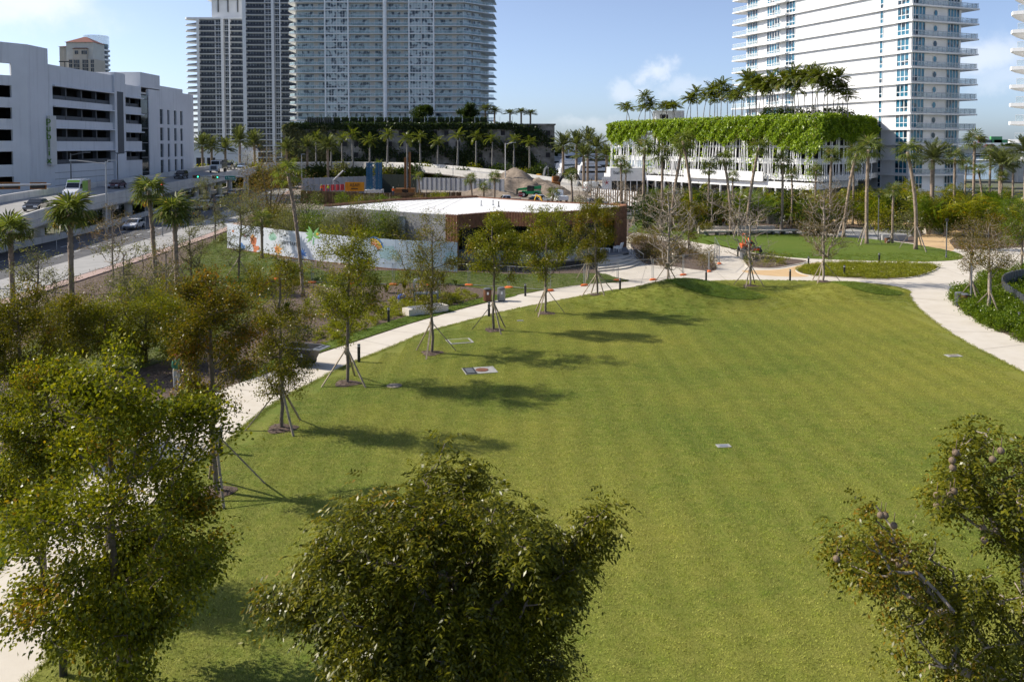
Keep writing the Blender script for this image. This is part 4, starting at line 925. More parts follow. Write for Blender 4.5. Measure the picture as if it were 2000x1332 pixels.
# ---------------- white-and-navy tower pair on the left
def navy_tower(name, label, pxl, pxr, D, Z0, nf, fh, bays, left_round, seed, crown=False):
    ox_ = (pxl - 1000) / FPX * D; r = thing(name, label, 'tower', (ox_, D, 0), group='apartment towers behind the park')
    k = D / FPX; W_ = (pxr - pxl) * k
    MB().bb(0, 1.6, 0, W_, 24, Z0 + nf * fh).build('wall', 'white', r)
    sp = [(0, 0), (W_, 0), (W_, 8), (0, 8)] if not left_round else [(0, 0), (W_, 0), (W_, 8), (-1, 8)] + [(-left_round + 2.5 * (1 - math.cos(t)), 6.5 - 6.5 * math.sin(t) * 1) for t in np.linspace(.25, 1.5, 6)]
    slab = MB().prism(sp, -.14, .14).mesh('floor_slab', 'white'); F = Face(r, (0, 0), (W_, 0)); ms = []
    for a, b, t in bays:
        x0, w = a * k, (b - a) * k
        if t == 'b': ms += [('window', window_mesh('window', w - .3, fh - .5, max(3, int(w / 1.5)), 1, 'gl_mur', 'white', .1, .12), x0 + .15, 1.52), ('railing', rail_mesh(w, 1.05, 'rail_dark', 'rail_dark'), x0, .02)]
        elif t == 'g': ms += [('window', window_mesh('window', w - .5, fh - .35, max(2, int(w / 1.3)), (.4,), 'gl_mur', 'white', .14, .16, .14), x0 + .25, 1.5)]
    for kf in range(nf):
        z = Z0 + kf * fh; put(slab, 'floor_slab', r, (0, 0, z))
        for nm, me, x, yin in ms: place(F, me, nm, x, z + .16, yin)
    if left_round:
        FL_ = Face(r, (-left_round + .2, 5.5), (.05, .1))
        rl2 = rail_mesh(FL_.len, 1.05, 'rail_dark', 'rail_dark')
        for kf in range(nf): place(FL_, rl2, 'railing', 0, Z0 + kf * fh + .15, .05)
    for a, w in [q[:2] for q in bays if q[2] == 'p']: MB().bb(a * k, -.25, 0, w * k, 1.7, Z0 + nf * fh + .4).build('fin', 'white', r)
    put(MB().prism(sp, 0, .9).mesh('roof', 'white'), 'roof', r, (0, 0, Z0 + nf * fh))
    return r, W_
n1, W1 = navy_tower('apartment_tower', 'white apartment tower with navy balcony bands and a roof turret', 388, 480, 440., 2.6, 25, 2.97, [(0, 5, 'p'), (5, 34, 'b'), (34, 47, 'g'), (47, 52, 'p'), (52, 62, 'g'), (62, 65, 'p'), (65, 92, 'b')], 7.2, 1)
zr = 2.6 + 25 * 2.97
MB().bb(26 * .267, 3, 0, 88 * .267, 14, 10.5).build('turret', 'white', n1, (0, 0, zr))
MB().prism([(26 * .267 - 3.2, 1.6), (88 * .267 + .6, 1.6), (88 * .267 + .6, 15), (26 * .267 - 3.2, 15)], 10.5, 11.2).build('turret_roof', 'white', n1, (0, 0, zr))
for a in (38, 57, 76): MB().bb(a * .267, 2.6, 4, a * .267 + .6, 3., 10.4).build('turret_fin', 'greysteel', n1, (0, 0, zr))
MB().bb(30 * .267, 5, 11.2, 84 * .267, 12, 13).build('turret_cap', 'white', n1, (0, 0, zr))
n2, W2 = navy_tower('apartment_tower', 'taller white and navy tower rising out of frame behind the aqua one', 477, 590, 425., 2.6, 36, 2.97, [(0, 7, 'p'), (7, 42, 'b'), (42, 56, 'g'), (56, 61, 'p'), (61, 72, 'g'), (72, 74, 'p'), (74, 112, 'b')], 0, 2)

# ---------------- far pair seen over the garage
ft_ = thing('far_tower', 'cream stepped tower with dark red hipped roof seen over the garage', 'tower', ((155 - 1000) / FPX * 520, 520, 0)); kf = 520 / FPX
def fb(x0, x1, y0, y1, m, nm, ys=0): return MB().bb((x0 - 155) * kf, ys, CAMH + (HOR - y1) * kf, (x1 - 155) * kf, ys + 14, CAMH + (HOR - y0) * kf).build(nm, m, ft_)
fb(131, 184, 84, 240, 'beige', 'wall', 2); fb(116, 132, 92, 240, 'cream', 'wing', 3); fb(140, 190, 117, 240, 'cream', 'wing', -1); fb(147, 173, 97, 240, 'cream', 'wing', .5)
def hip(x0, x1, yb, yt, ys): 
    a, b, zb, zt_ = (x0 - 155) * kf, (x1 - 155) * kf, CAMH + (HOR - yb) * kf, CAMH + (HOR - yt) * kf
    MB().add([(a, ys, zb), (b, ys, zb), (b, ys + 16, zb), (a, ys + 16, zb), ((a + b) / 2 - 1, ys + 8, zt_), ((a + b) / 2 + 1, ys + 8, zt_)], [(0, 1, 5, 4), (1, 2, 5), (2, 3, 4, 5), (3, 0, 4), (3, 2, 1, 0)]).build('roof', 'tile', ft_)
hip(129, 186, 84, 71, 1); hip(145, 175, 97, 88, 0); hip(114, 132, 92, 88, 2)
wm_ = window_mesh('window', 2.2, 2.4, 2, 1, 'gl_mur', 'cream')
for y_ in range(121, 155, 8):
    for x_ in (144, 153, 158, 170, 175, 186): put(wm_, 'window', ft_, ((x_ - 155) * kf - 1, -1.1, CAMH + (HOR - y_ - 5) * kf))
for x_ in (150, 163, 168): put(wm_, 'window', ft_, ((x_ - 155) * kf, .4, CAMH + (HOR - 108) * kf))
gt = thing('far_tower', 'round blue-glass tower with a lit crown ring behind the cream one', 'tower', ((193 - 1000) / FPX * 560, 560, 0)); kg = 560 / FPX
MB().lathe([(7.2, 0), (7.2, 78)], n=24).build('wall', 'gl_mur', gt)
rs_ = MB().lathe([(8.2, 0), (8.2, 1.1)], n=24).mesh('floor_slab', 'icon_white')
for i in range(24): put(rs_, 'floor_slab', gt, (0, 0, 2 + i * 3.1))
MB().lathe([(7.8, 76), (7.8, 83), (7.4, 83.4)], n=24).build('crown_ring', 'rail_aqua', gt); MB().bb(-1.2, -8.4, 10, -.3, -7, 76).build('fin', 'icon_white', gt)

# ---------------- white tower on the right with long blank sunlit wall
cor = Vector((82.5, 176, 0)); uv_ = Vector((-20.5, 49, 0)).normalized(); vv_ = Vector((uv_.y, -uv_.x, 0))
rzb = math.atan2(vv_.y, vv_.x)
bay = thing('apartment_tower', 'white apartment tower with long blank sunlit wall and blue windows on the right', 'tower', cor, rzb, 'apartment towers behind the park')
# own axes: x = along the shaded end face, y = back along the long wall (which faces -x)
LW, EW, FB, ZB, NB = 53., 14.5, 3.2, 2.4, 17
MB().bb(0, 0, 0, EW, LW, ZB + NB * FB).build('wall', 'white2', bay)
slab_b = MB().prism([(-.55, -.9), (EW + 3.6, -1.5), (EW + 3.6, 3.0), (EW + .4, 3.4), (EW + .4, LW + .3), (1.5, LW + 5.), (-1.2, LW + 4.6), (-1.2, LW - 6), (-.55, LW - 12)], -.16, .16).mesh('floor_slab', 'white2')
FLb = Face(bay, (0, LW), (0, 0)); FEb = Face(bay, (0, 0), (EW, 0))
def s_of(p, q=None):   # distance along the long wall from its far end for a pixel column
    best = min(np.linspace(0, LW, 500), key=lambda s: abs(1000 + FPX * (cor + uv_ * (LW - s)).x / (cor + uv_ * (LW - s)).y - p)); return float(best)
def t_of(p): return float(min(np.linspace(-2, 22, 500), key=lambda s: abs(1000 + FPX * (cor + vv_ * s).x / (cor + vv_ * s).y - p)))
lw = []
for p0, p1, cols, rows, zz, hh in ((1457, 1477, 4, (.22,), .45, 2.45), (1495, 1520, 5, (.22,), .45, 2.45), (1532, 1550, 3, (.33,), .2, 2.85), (1714, 1721, 1, (.35,), .2, 2.85), (1748, 1772, 3, (.36,), .2, 2.85)):
    a, b = s_of(p0), s_of(p1); lw.append((window_mesh('window', b - a, hh, cols, rows, 'gl_bay', 'white2', .12, .1, .14), a, zz))
ew = []
for p0, p1, cols in ((1775, 1801, 4), (1844, 1867, 4)):
    a, b = t_of(p0), t_of(p1); ew.append((window_mesh('window', b - a, 2.85, cols, (.34,), 'gl_bay', 'white2', .1, .1, .12), a, .2))
tr_ = t_of(1821); port = MB(); ring = [(.52 * math.cos(a), .62 * math.sin(a)) for a in np.linspace(0, 6.283, 17)[:-1]]
port.add([(x, -.04, z) for x, z in ring], [tuple(range(16))], 0); 
port.add([(x * s, y, z * s) for s, y in ((1, -.04), (1.22, -.1), (1.22, .02)) for x, z in ring], [(r_ * 16 + i, r_ * 16 + (i + 1) % 16, (r_ + 1) * 16 + (i + 1) % 16, (r_ + 1) * 16 + i) for r_ in range(2) for i in range(16)], 1)
port_m = port.mesh('round_window', ['gl_bay', 'white2'])
er = rail_mesh(EW + 2.4, 1.1, 'rail_clear', 'steel', n=12); er2 = rail_mesh(4.2, 1.1, 'rail_clear', 'steel', n=3); lr = rail_mesh(10., 1.1, 'rail_clear', 'white2', n=6)
bal = MB().bb(0, -1.5, -.16, 4.2, 0, .16).mesh('balcony_slab', 'white2'); balr = rail_mesh(4.2, 1.1, 'rail_clear', 'white2', n=4)
sb = s_of(1517)
for k in range(NB):
    z = ZB + k * FB; put(slab_b, 'floor_slab', bay, (0, 0, z))
    for me, x, zz in lw: place(FLb, me, 'window', x, z + .16 + zz, -.02)
    for me, x, zz in ew: place(FEb, me, 'window', x, z + .16 + zz, -.02)
    place(FEb, port_m, 'round_window', tr_, z + 1.95, -.02)
    if k > 0:
        place(FEb, er, 'railing', 1.0, z + .17, -.95); place(Face(bay, (EW + 3.5, -1.3), (EW + 3.5, 3)), er2, 'railing', 0, z + .17, .06)
        place(Face(bay, (-1.1, LW + 4.5), (-1.1, LW - 5.5)), lr, 'railing', 0, z + .17, .08)
        place(FLb, bal, 'balcony_slab', sb, z + .03, 0); place(FLb, balr, 'railing', sb, z + .2, -1.42)
MB().bb(-.15, -.35, 0, .35, .15, ZB + NB * FB).build('corner_post', 'white2', bay)

# its garage podium: hanging hedge over a screen of leaning white rods
pc = Vector((57.5, 160, 0)); pe = Vector((25.5, 218, 0)); pr_ = Vector((73, 172, 0)); pu = (pe - pc).normalized()
gar = thing('garage_podium', 'white garage podium wrapped in leaning rods under a thick hanging hedge', 'building', pc, 0)
pg = [Vector((0, 0, 0)), pe - pc, pe - pc + Vector((20, 14, 0)), Vector((40, 50, 0)), pr_ - pc]
inn = [(p.x + 1.2 * (.87 if i in (0, 1) else 0), p.y + 1.2) for i, p in enumerate(pg)]
ZT = 17.2
MB().prism(inn, 0, .2).build('floor', 'offwhite', gar)
for z in (5.2, 8.4, 11.6, 14.8): put(MB().prism(inn, -.25, .25).mesh('deck', 'white2'), 'deck', gar, (0, 0, z)); 
for z in (5.45, 8.65): MB().prism([(p[0] - .1, p[1] - .1) for p in inn[:1]] + inn[1:], 0, .55).build('deck_upstand', 'white2', gar, (0, 0, z))
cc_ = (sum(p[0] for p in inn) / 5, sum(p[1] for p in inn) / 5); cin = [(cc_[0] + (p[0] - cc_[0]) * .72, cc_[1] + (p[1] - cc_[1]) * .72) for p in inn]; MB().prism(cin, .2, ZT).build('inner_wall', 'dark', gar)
MB().prism(inn, ZT - .4, ZT).build('roof_deck', 'offwhite', gar)
L1 = (pe - pc).length; L2 = (pr_ - pc).length; rr_ = rng_of('rods'); fo = []
for i in range(124):
    t = L1 * (i + .5) / 124 + rr_.normal(0, .12); b = pu * t; tl = rr_.normal(-.28, .3); zb_ = rr_.uniform(4.6, 5.4); n_ = Vector((-pu.y, pu.x, 0)) * (.25 + rr_.uniform(0, .3)); n_ = n_ if n_.x < 0 else -n_
    MB().tube([b + n_ + Vector((0, 0, zb_)), b + n_ + pu * tl * 2.2 + Vector((0, 0, 14.6))], .1, 5).build('rod', 'white2', gar)
d2 = (pr_ - pc).normalized(); n2_ = Vector((d2.y, -d2.x, 0)) * .3
for i in range(26):
    t = L2 * (i + .5) / 26; b = d2 * t; MB().tube([b + n2_ + Vector((0, 0, 4.8)), b + n2_ + d2 * rr_.normal(0, .5) + Vector((0, 0, 14.6))], .1, 5).build('rod', 'white2', gar)
# shop floor under the rods
shop = [Vector((-.5, -.5, 0)), (pe - pc) + Vector((-1.5, 2, 0)), (pe - pc) + Vector((16, 18, 0)), pr_ - pc + Vector((0, 6, 0))]
MB().prism([(p.x, p.y) for p in shop], 3.4, 4.6).build('fascia', 'white2', gar)
MB().prism([(p.x * .97 + 1, p.y * .97 + 1) for p in shop], .2, 3.4).build('shop_glass', 'gl_dark', gar)
for i in range(22): b = pu * (L1 * i / 21) + Vector((-.4, -.3, 0)); MB().bb(-.15, -.15, 0, .15, .15, 3.4).build('shop_mullion', 'white2', gar, b)
MB().beam(pu * 12 + Vector((-1.2, -.6, 5.6)), pu * 36 + Vector((-1.2, -.6, 5.6)), .2, 1.9).build('billboard_panel', 'white2', gar)
# hedge draped over the rim (uncountable leaves)
N_ = 80000; rh = rng_of('drape'); tt = rh.uniform(0, L1 + L2, N_); on1 = tt < L1
P2 = np.where(on1[:, None], np.array([pu.x, pu.y])[None] * tt[:, None], np.array([d2.x, d2.y])[None] * (tt - L1)[:, None])
nrm = np.where(on1[:, None], np.array([-.87, -.48])[None], np.array([d2.y, -d2.x])[None])
wc_ = np.clip(1 - np.where(on1, tt, tt - L1) / 2., 0, 1)[:, None]; cn_ = np.array([-.87 + d2.y, -.48 - d2.x]); cn_ /= np.linalg.norm(cn_); nrm = nrm * (1 - wc_) + cn_[None] * wc_ * 1.25
hang = 2.7 + .5 * np.sin(tt * .33) + .5 * np.sin(tt * .83 + 1) + .35 * np.sin(tt * 1.9) + np.abs(rh.normal(0, .5, N_)) + 1.3 * (np.exp(-((tt - 3) / 5) ** 2) * 1.6) + np.where(~on1, .2, 0) - 1.9 * np.exp(-((tt - 48) / 3.) ** 2)
hang = np.maximum(hang, .8); up_ = rh.uniform(0, 1, N_); z = ZT + .75 - (hang + 1.5) * up_ ** .8
bul = .85 + .3 * np.sin(tt * .7) * np.sin(z * 1.1 + 1) + .3 * np.sin(tt * 1.9 + 2) * np.sin(z * 2.2) + .15 * np.sin(tt * 4.3) * np.sin(z * 3.7); roundt = np.clip((z - (ZT - .2)) / 1.5, 0, 1)
dep = (bul + .55) * (1 - .95 * roundt ** 2) - rh.uniform(0, 1.8, N_) * roundt - np.abs(rh.normal(0, .14, N_))
co_ = np.clip(1 - np.abs(tt - L1) / 2.2, 0, 1); P2 = np.where((tt < 1.6)[:, None], P2 + (rh.uniform(-1.6, .4, N_))[:, None] * np.array([pu.x, pu.y])[None], P2)
p3 = np.column_stack([P2 + nrm * dep[:, None], z + rh.normal(0, .1, N_)]); dd = rh.normal(0, 1, (N_, 3)); dd[:, 2] -= .7; nn3 = np.column_stack([nrm, np.full(N_, .55)]) + rh.normal(0, .45, (N_, 3))
e1, e2 = np.clip(1 - np.abs(tt - L1 * .995) / 3.2, 0, 1) * on1, np.clip(1 - (L1 + L2 - tt) / 3.5, 0, 1); p3[:, 2] -= 1.5 * (e1 ** 2 + e2 ** 2) * roundt
v, f = leaf_arrays(p3, dd, nn3, .42 * rh.uniform(.6, 1.3, N_), .28); hd = put(npmesh('hanging_hedge', v, f, 'lf_hedge'), 'hanging_hedge', gar); hd['kind'] = 'stuff'
N2 = 7000; t2 = rh.uniform(0, L1, N2); dn = rh.uniform(0, 1, N2); keep = (np.sin(t2 * .9) + np.sin(t2 * .37 + 2) + np.sin(t2 * 2.1)) * .6 + rh.normal(0, .5, N2) > .75; t2, dn = t2[keep], dn[keep]
p4 = np.column_stack([np.array([pu.x, pu.y])[None] * t2[:, None] + np.array([-.87, -.48])[None] * .45, 13.5 - dn * 8.]) + rh.normal(0, .25, (len(t2), 3)); v, f = leaf_arrays(p4, rh.normal(0, 1, (len(t2), 3)) - [0, 0, .8], rh.normal(0, 1, (len(t2), 3)) + [-1, -.5, .3], .5, .32)
vn = put(npmesh('climbing_vine', v, f, 'lf_hedge'), 'climbing_vine', gar); vn['kind'] = 'stuff'
MB().bb(0, 0, 0, 7, 5, 3.2, 0).bb(1, -.05, 1.2, 3, .05, 2.2, 1).build('roof_hut', ['white2', 'dark'], gar, pu * 58 + Vector((6, -2, ZT)))

# ---------------- white balconies of another tower at the right edge
et = thing('apartment_tower', 'tower cut by the right edge, only its white balcony ends showing', 'tower', ((1988 - 1000) / FPX * 147, 147, 0), -.62, 'apartment towers behind the park')
MB().bb(2.2, 0, 0, 20, 18, 50).build('wall', 'white2', et)
es = MB().prism([(-1.6, .5), (-1.2, -1.2), (20, -1.6), (20, 14), (0, 14), (-1.2, 6)], -.3, .3).mesh('floor_slab', 'white2'); err = rail_mesh(6., 1.1, 'rail_clear', 'white2', n=5)
for k in range(13): put(es, 'floor_slab', et, (0, 0, 12.6 + k * 3.15 - 3.15 * 1)); place(Face(et, (-1.1, -1.0), (6, -1.3)), err, 'railing', .6, 12.9 + k * 3.15 - 3.15, .3)
MB().bb(.9, 1.2, 0, 1.5, 1.8, 48).build('column', 'white2', et)

# ---------------- parking garage with the vertical sign
XG = -78.5
grg = thing('parking_garage', 'long grey-white parking garage with ribbon openings and a vertical green sign', 'building', (XG, 139, 0))
# own axes: facade plane x = 0 facing +x, y runs away from camera
def y_of(p): return XG * FPX / (p - 1000) - 139
def zz(y_px, p): return CAMH + (HOR - y_px) * (XG * FPX / (p - 1000)) / FPX
yA, yB, yC, yD, yE, yF = y_of(98), y_of(222), y_of(243), y_of(278), y_of(292), y_of(379)
ztop = 25.6
# ribbon section: horizontal bands, ribbon floors recessed between
def ribbon(ya, yb, levels, top, nm):
    zs = [0] + [q for l in levels for q in l] + [top]
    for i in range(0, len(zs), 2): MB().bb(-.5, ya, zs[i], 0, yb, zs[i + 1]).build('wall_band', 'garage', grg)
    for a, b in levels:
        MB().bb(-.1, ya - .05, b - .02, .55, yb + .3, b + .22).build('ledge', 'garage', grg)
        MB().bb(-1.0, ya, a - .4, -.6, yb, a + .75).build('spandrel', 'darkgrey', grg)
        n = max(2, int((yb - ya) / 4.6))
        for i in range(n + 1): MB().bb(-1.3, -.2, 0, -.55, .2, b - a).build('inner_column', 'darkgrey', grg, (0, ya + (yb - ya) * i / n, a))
ribs = [(8.6, 10.9), (12.6, 14.8), (16.3, 18.5), (19.8, 22.0)]
ribbon(yA + 1.2, yB, ribs, ztop, 'a'); ribbon(yC, yD, [(8.8, 10.6), (12.7, 14.5), (16.3, 18.2), (19.8, 21.6)], 24.2, 'b')
MB().bb(-.5, yA, 0, .02, yA + 1.2, ztop).build('wall_pier', 'garage', grg)
MB().bb(-.9, yB, 0, .45, yC, 26.2, 0).build('pilaster', 'garage', grg); MB().bb(.45, yB + 1, 10.2, .5, yB + 3.6, 22.5).build('dark_panel', 'darkgrey', grg)
MB().bb(-.3, yD, 0, -.1, yE, 22.5, 0).build('glass_strip', 'gl_dark', grg)
for i in range(7): MB().bb(-.1, yD, 0, .0, yE, .18).build('glass_transom', 'greysteel', grg, (0, 0, 3 + i * 3.1))
# end block with the grid of tall windows, stepped parapet
e_lv = [(5.6, 8.6), (9.2, 12.2), (12.9, 15.8), (16.6, 19.9)]; xs = [(y_of(316 - 2.5), y_of(320)), (y_of(328), y_of(332.5)), (y_of(341), y_of(346)), (y_of(353), y_of(358))]
zs = [0] + [q for l in e_lv for q in l] + [24.]
for i in range(0, len(zs), 2): MB().bb(-.5, yE, zs[i], .05, yF, zs[i + 1]).build('wall_band', 'garage', grg)
cuts = [yE] + [q for l in xs for q in l] + [yF]
for a, b in e_lv:
    for i in range(0, len(cuts), 2): MB().bb(-.5, cuts[i], a, .05, cuts[i + 1], b).build('wall_pier', 'garage', grg)
    for ya, yb in xs: MB().bb(-.32, ya, a, -.26, yb, b, 0).bb(-.3, ya, (a + b) / 2 - .06, -.2, yb, (a + b) / 2 + .06, 1).bb(-.3, (ya + yb) / 2 - .06, a, -.2, (ya + yb) / 2 + .06, b, 1).build('window', ['gl_dark', 'greysteel'], grg)
MB().bb(-14, yC + 8, 24.2, .04, yE + 6, 27.3).build('parapet_block', 'garage', grg); MB().bb(-14, yE + 6, 24., .03, yE + 19, 25.1).build('parapet_block', 'garage', grg)
MB().bb(-.5, yE + 19, 24., .03, yF, 24.2).build('parapet', 'garage', grg)
# front faces: chamfer and the wall turned to the camera, square openings
def holes(p0, p1, cols, rows, top, nm):
    F_ = Face(grg, p0, p1); zs_ = [0] + [q for l in rows for q in l] + [top]; W_ = F_.len
    def bx_(x0, x1, z0, z1, name='wall_band', m='garage', y0=0., y1=.45):
        o = MB().bb(0, y0, 0, x1 - x0, y1, z1 - z0).build(name, m, grg, F_.at(x0, z0), F_.rz); return o
    for i in range(0, len(zs_), 2): bx_(0, W_, zs_[i], zs_[i + 1])
    cu = [0] + [q for l in cols for q in l] + [W_]
    for a, b in rows:
        for i in range(0, len(cu), 2): bx_(cu[i], cu[i + 1], a, b, 'wall_pier')
    return F_
rowsA = [(4.9, 6.9), (8.8, 10.9), (12.6, 14.4), (16.1, 17.9), (19.5, 21.4), (23.0, 24.9)]
k136 = 136 / FPX
Fh = holes((-13.5 - 26, -7.5), (-3.6, -7.5), [(20.0, 23.0), (26.6, 30.)], rowsA, 28.2, 'a')
Fc = holes((-3.6, -7.5), (0, -1.5), [(1.6, 4.4)], rowsA, 28.2, 'c')
MB().bb(-.45, -1.5, 0, 0, yA, 28.2).build('wall_pier', 'garage', grg)
MB().bb(-36, -7, 25.4, -3.4, -6.5, 25.6).build('roof_edge', 'garage', grg)
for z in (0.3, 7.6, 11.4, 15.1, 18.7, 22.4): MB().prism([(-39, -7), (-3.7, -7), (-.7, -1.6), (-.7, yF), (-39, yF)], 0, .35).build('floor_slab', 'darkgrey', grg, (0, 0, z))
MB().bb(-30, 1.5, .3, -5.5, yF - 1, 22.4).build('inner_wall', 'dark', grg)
MB().bb(-39.4, -6.9, 0, -38.9, yF, 28).build('wall_back', 'garage', grg); MB().bb(-39.4, yF - .4, 0, -.5, yF - .02, 24).build('wall_end', 'garage', grg)
MB().bb(-39, yA + 1, 22.8, -.5, yF - 1, 23.2).build('roof_deck', 'offwhite', grg)
for z in np.arange(1.6, 8.2, 1.1):   # horizontal grooves of the lower wall
    MB().bb(-.02, yA + 1.4, 0, .03, yB - .2, .07).build('wall_groove', 'greysteel', grg, (0, 0, z + .02))
# vertical sign
sg = MB().bb(0, 0, 0, .5, 1.9, 8.4).build('sign_blade', 'offwhite', grg, (.1, y_of(93), 8.5))
for i, ch in enumerate('publix'):
    o = put(text_mesh(ch, 1.75, 'signgreen' if 'signgreen' in M else M.setdefault('signgreen', pm('green_sign_letter', (.10, .22, .025), .5)), .06), 'sign_letter', sg, (-.18, -.08, 7.6 - i * 1.35)); o.rotation_euler = (R(90), 0, 0); o.location = (.25, -.08, 7.6 - i * 1.35)
for i, (p_, z_) in enumerate(((98, 27.), (172, 26.2))):
    l_ = thing('roof_lamp', ('twin-head lamp on the garage roof near its taller end', 'twin-head lamp on the garage roof before the cream tower')[i], 'lamp', (XG - 6, 139 + y_of(p_) + 4, 23.2)); MB().tube([(0, 0, 0), (0, 0, z_ - 23.2 + 1.4)], .08, 6).build('pole', 'blacksteel', l_); MB().bb(-1., -.2, z_ - 21.85, 1., .2, z_ - 21.65).build('lamp_head', 'blacksteel', l_)
# white vaulted hall behind the flyover
vh = thing('vaulted_hall', 'low white hall with ribbed barrel roof behind the date palms', 'building', ((412 - 1000) / FPX * 330, 330, 0))
arc = [(9 * math.cos(a) * 1.35, 9.2 + 3.6 * math.sin(a)) for a in np.linspace(0, math.pi, 13)]
mbv = MB()
for i in range(12): mbv.add([(arc[i][0], 0, arc[i][1]), (arc[i + 1][0], 0, arc[i + 1][1]), (arc[i + 1][0], 22, arc[i + 1][1]), (arc[i][0], 22, arc[i][1])], [(0, 1, 2, 3)])
mbv.add([(x, 0, z_) for x, z_ in arc], [tuple(range(13))]); mbv.build('roof', 'white', vh)
for k in range(9): mbr = MB(); [mbr.beam((arc[i][0], k * 2.6, arc[i][1] + .1), (arc[i + 1][0], k * 2.6, arc[i + 1][1] + .1), .25) for i in range(12)]; mbr.build('roof_rib', 'offwhite', vh)
MB().bb(-12, .3, 0, 12.2, 21, 9.2).build('wall', 'white', vh)
for i in range(3): MB().bb(0, -.02, 0, 3.2, .2, 3.4).build('door_opening', 'dark', vh, (-10 + i * 4.2, 0.25, 3.5))
# ------------------------------------------------------------------ flyover
fly_top = [(-52.5, 74, 3.2), (-54, 89, 3.8), (-56, 102, 4.45), (-59.2, 122, 4.8), (-65.6, 174, 5.05), (-69, 220, 5.9), (-70.5, 255, 6.1), (-64, 282, 6.1), (-50, 285, 6.0), (-38, 273, 5.8), (-23, 257, 5.), (-6, 240, 3.6), (10, 226, 1.7), (24, 214, .4)]
fly = thing('flyover', 'grey concrete flyover ramp on round piers curving across the street', 'bridge', (0, 0, 0))
fc = smooth_poly(fly_top, 5, False); WD = 9.0
def side(pts, off):
    out = []
    for i, p in enumerate(pts):
        a, b = Vector(pts[max(i - 1, 0)]), Vector(pts[min(i + 1, len(pts) - 1)]); t = (b - a); t.z = 0; t.normalize(); n = Vector((-t.y, t.x, 0)); out.append(Vector(p) + n * off + Vector((0, 0, .085 * off * min(1, max(0, (282 - p[1]) / 60)))))
    return out
def ribbon_solid(name, offs, mat, parent, seglen=4):
    """cross-section given as (offset, dz) corners swept along the ramp, cut into cast segments"""
    ss = [side(fc, o) for o, _ in offs]; k = len(offs); n = len(fc)
    for s in range(0, n - 1, seglen):
        e = min(s + seglen, n - 1); v = []
        for i in range(s, e + 1): v += [ss[j][i] + Vector((0, 0, offs[j][1])) for j in range(k)]
        m = e - s + 1; f = [(a * k + j, (a + 1) * k + j, (a + 1) * k + (j + 1) % k, a * k + (j + 1) % k) for a in range(m - 1) for j in range(k)]
        f += [tuple(range(k)), tuple(((m - 1) * k + j) for j in range(k))[::-1]]
        MB().add(v, f).build(name, mat, parent)
ribbon_solid('deck', [(.05, -.95), (WD, -.95), (WD, -1.9), (WD - .4, -2.15), (.4, -2.15), (.05, -1.9)], 'concrete', fly, 5)
ribbon_solid('road_surface', [(.3, -.94), (.3, -.90), (WD - .3, -.90), (WD - .3, -.94)], 'sidewalk', fly, 70)
ribbon_solid('parapet', [(0, -1.0), (0, 0), (.26, 0), (.34, -.93)], 'concrete', fly, 5)
ribbon_solid('parapet', [(WD - .34, -.93), (WD - .26, 0), (WD, 0), (WD, -1.0)], 'concrete', fly, 5)
ribbon_solid('fascia', [(-.06, -1.75), (-.06, -1.05), (.04, -1.05), (.04, -1.75)], 'concrete', fly, 5)
acc = 0; last = Vector(fc[0])
for i, p in enumerate(fc):
    acc += (Vector(p) - last).length; last = Vector(p)
    if acc > 8.6 and p[2] > 2.5 and p[1] > 96:
        acc = 0; a = side(fc, 2.3)[i]; b = side(fc, WD - 2.3)[i]; 
        for q in (a, b): MB().tube([(0, 0, -.1), (0, 0, q.z - 2.05)], .62, 12).build('pier', 'concrete', fly, (q.x, q.y, 0))
        t = (b - a).normalized(); MB().beam(a - t * 1.6 + Vector((0, 0, -2.45)), b + t * 1.6 + Vector((0, 0, -2.45)), 1.2, .8).build('pier_cap', 'concrete', fly)
# crash barrier along the street's far side, concrete, in segments
bar = thing('street_barrier', 'low concrete crash barrier along the far side of the street', 'barrier', (0, 0, 0)); Lb, _ = band(road_c, -6.9, -6.5)
for i in range(6, len(Lb) - 8, 3): MB().beam((Lb[i][0], Lb[i][1], .4), (Lb[i + 3][0], Lb[i + 3][1], .4), .32, .8).build('barrier_segment', 'concrete', bar)
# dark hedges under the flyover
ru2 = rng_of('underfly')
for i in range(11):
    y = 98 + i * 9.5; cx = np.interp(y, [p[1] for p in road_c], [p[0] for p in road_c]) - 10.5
    make_bush('underpass_shrub', nth(i) + ' dark shrub under the flyover, counting from the left edge', (cx + ru2.normal(0, .6), y, 0), i, ru2.uniform(1.4, 2.4), 1.8, 70, 16, .3, .14, 'lf_bright' if i in (0, 1, 2) else 'lf_dark', 'shrubs under the flyover')

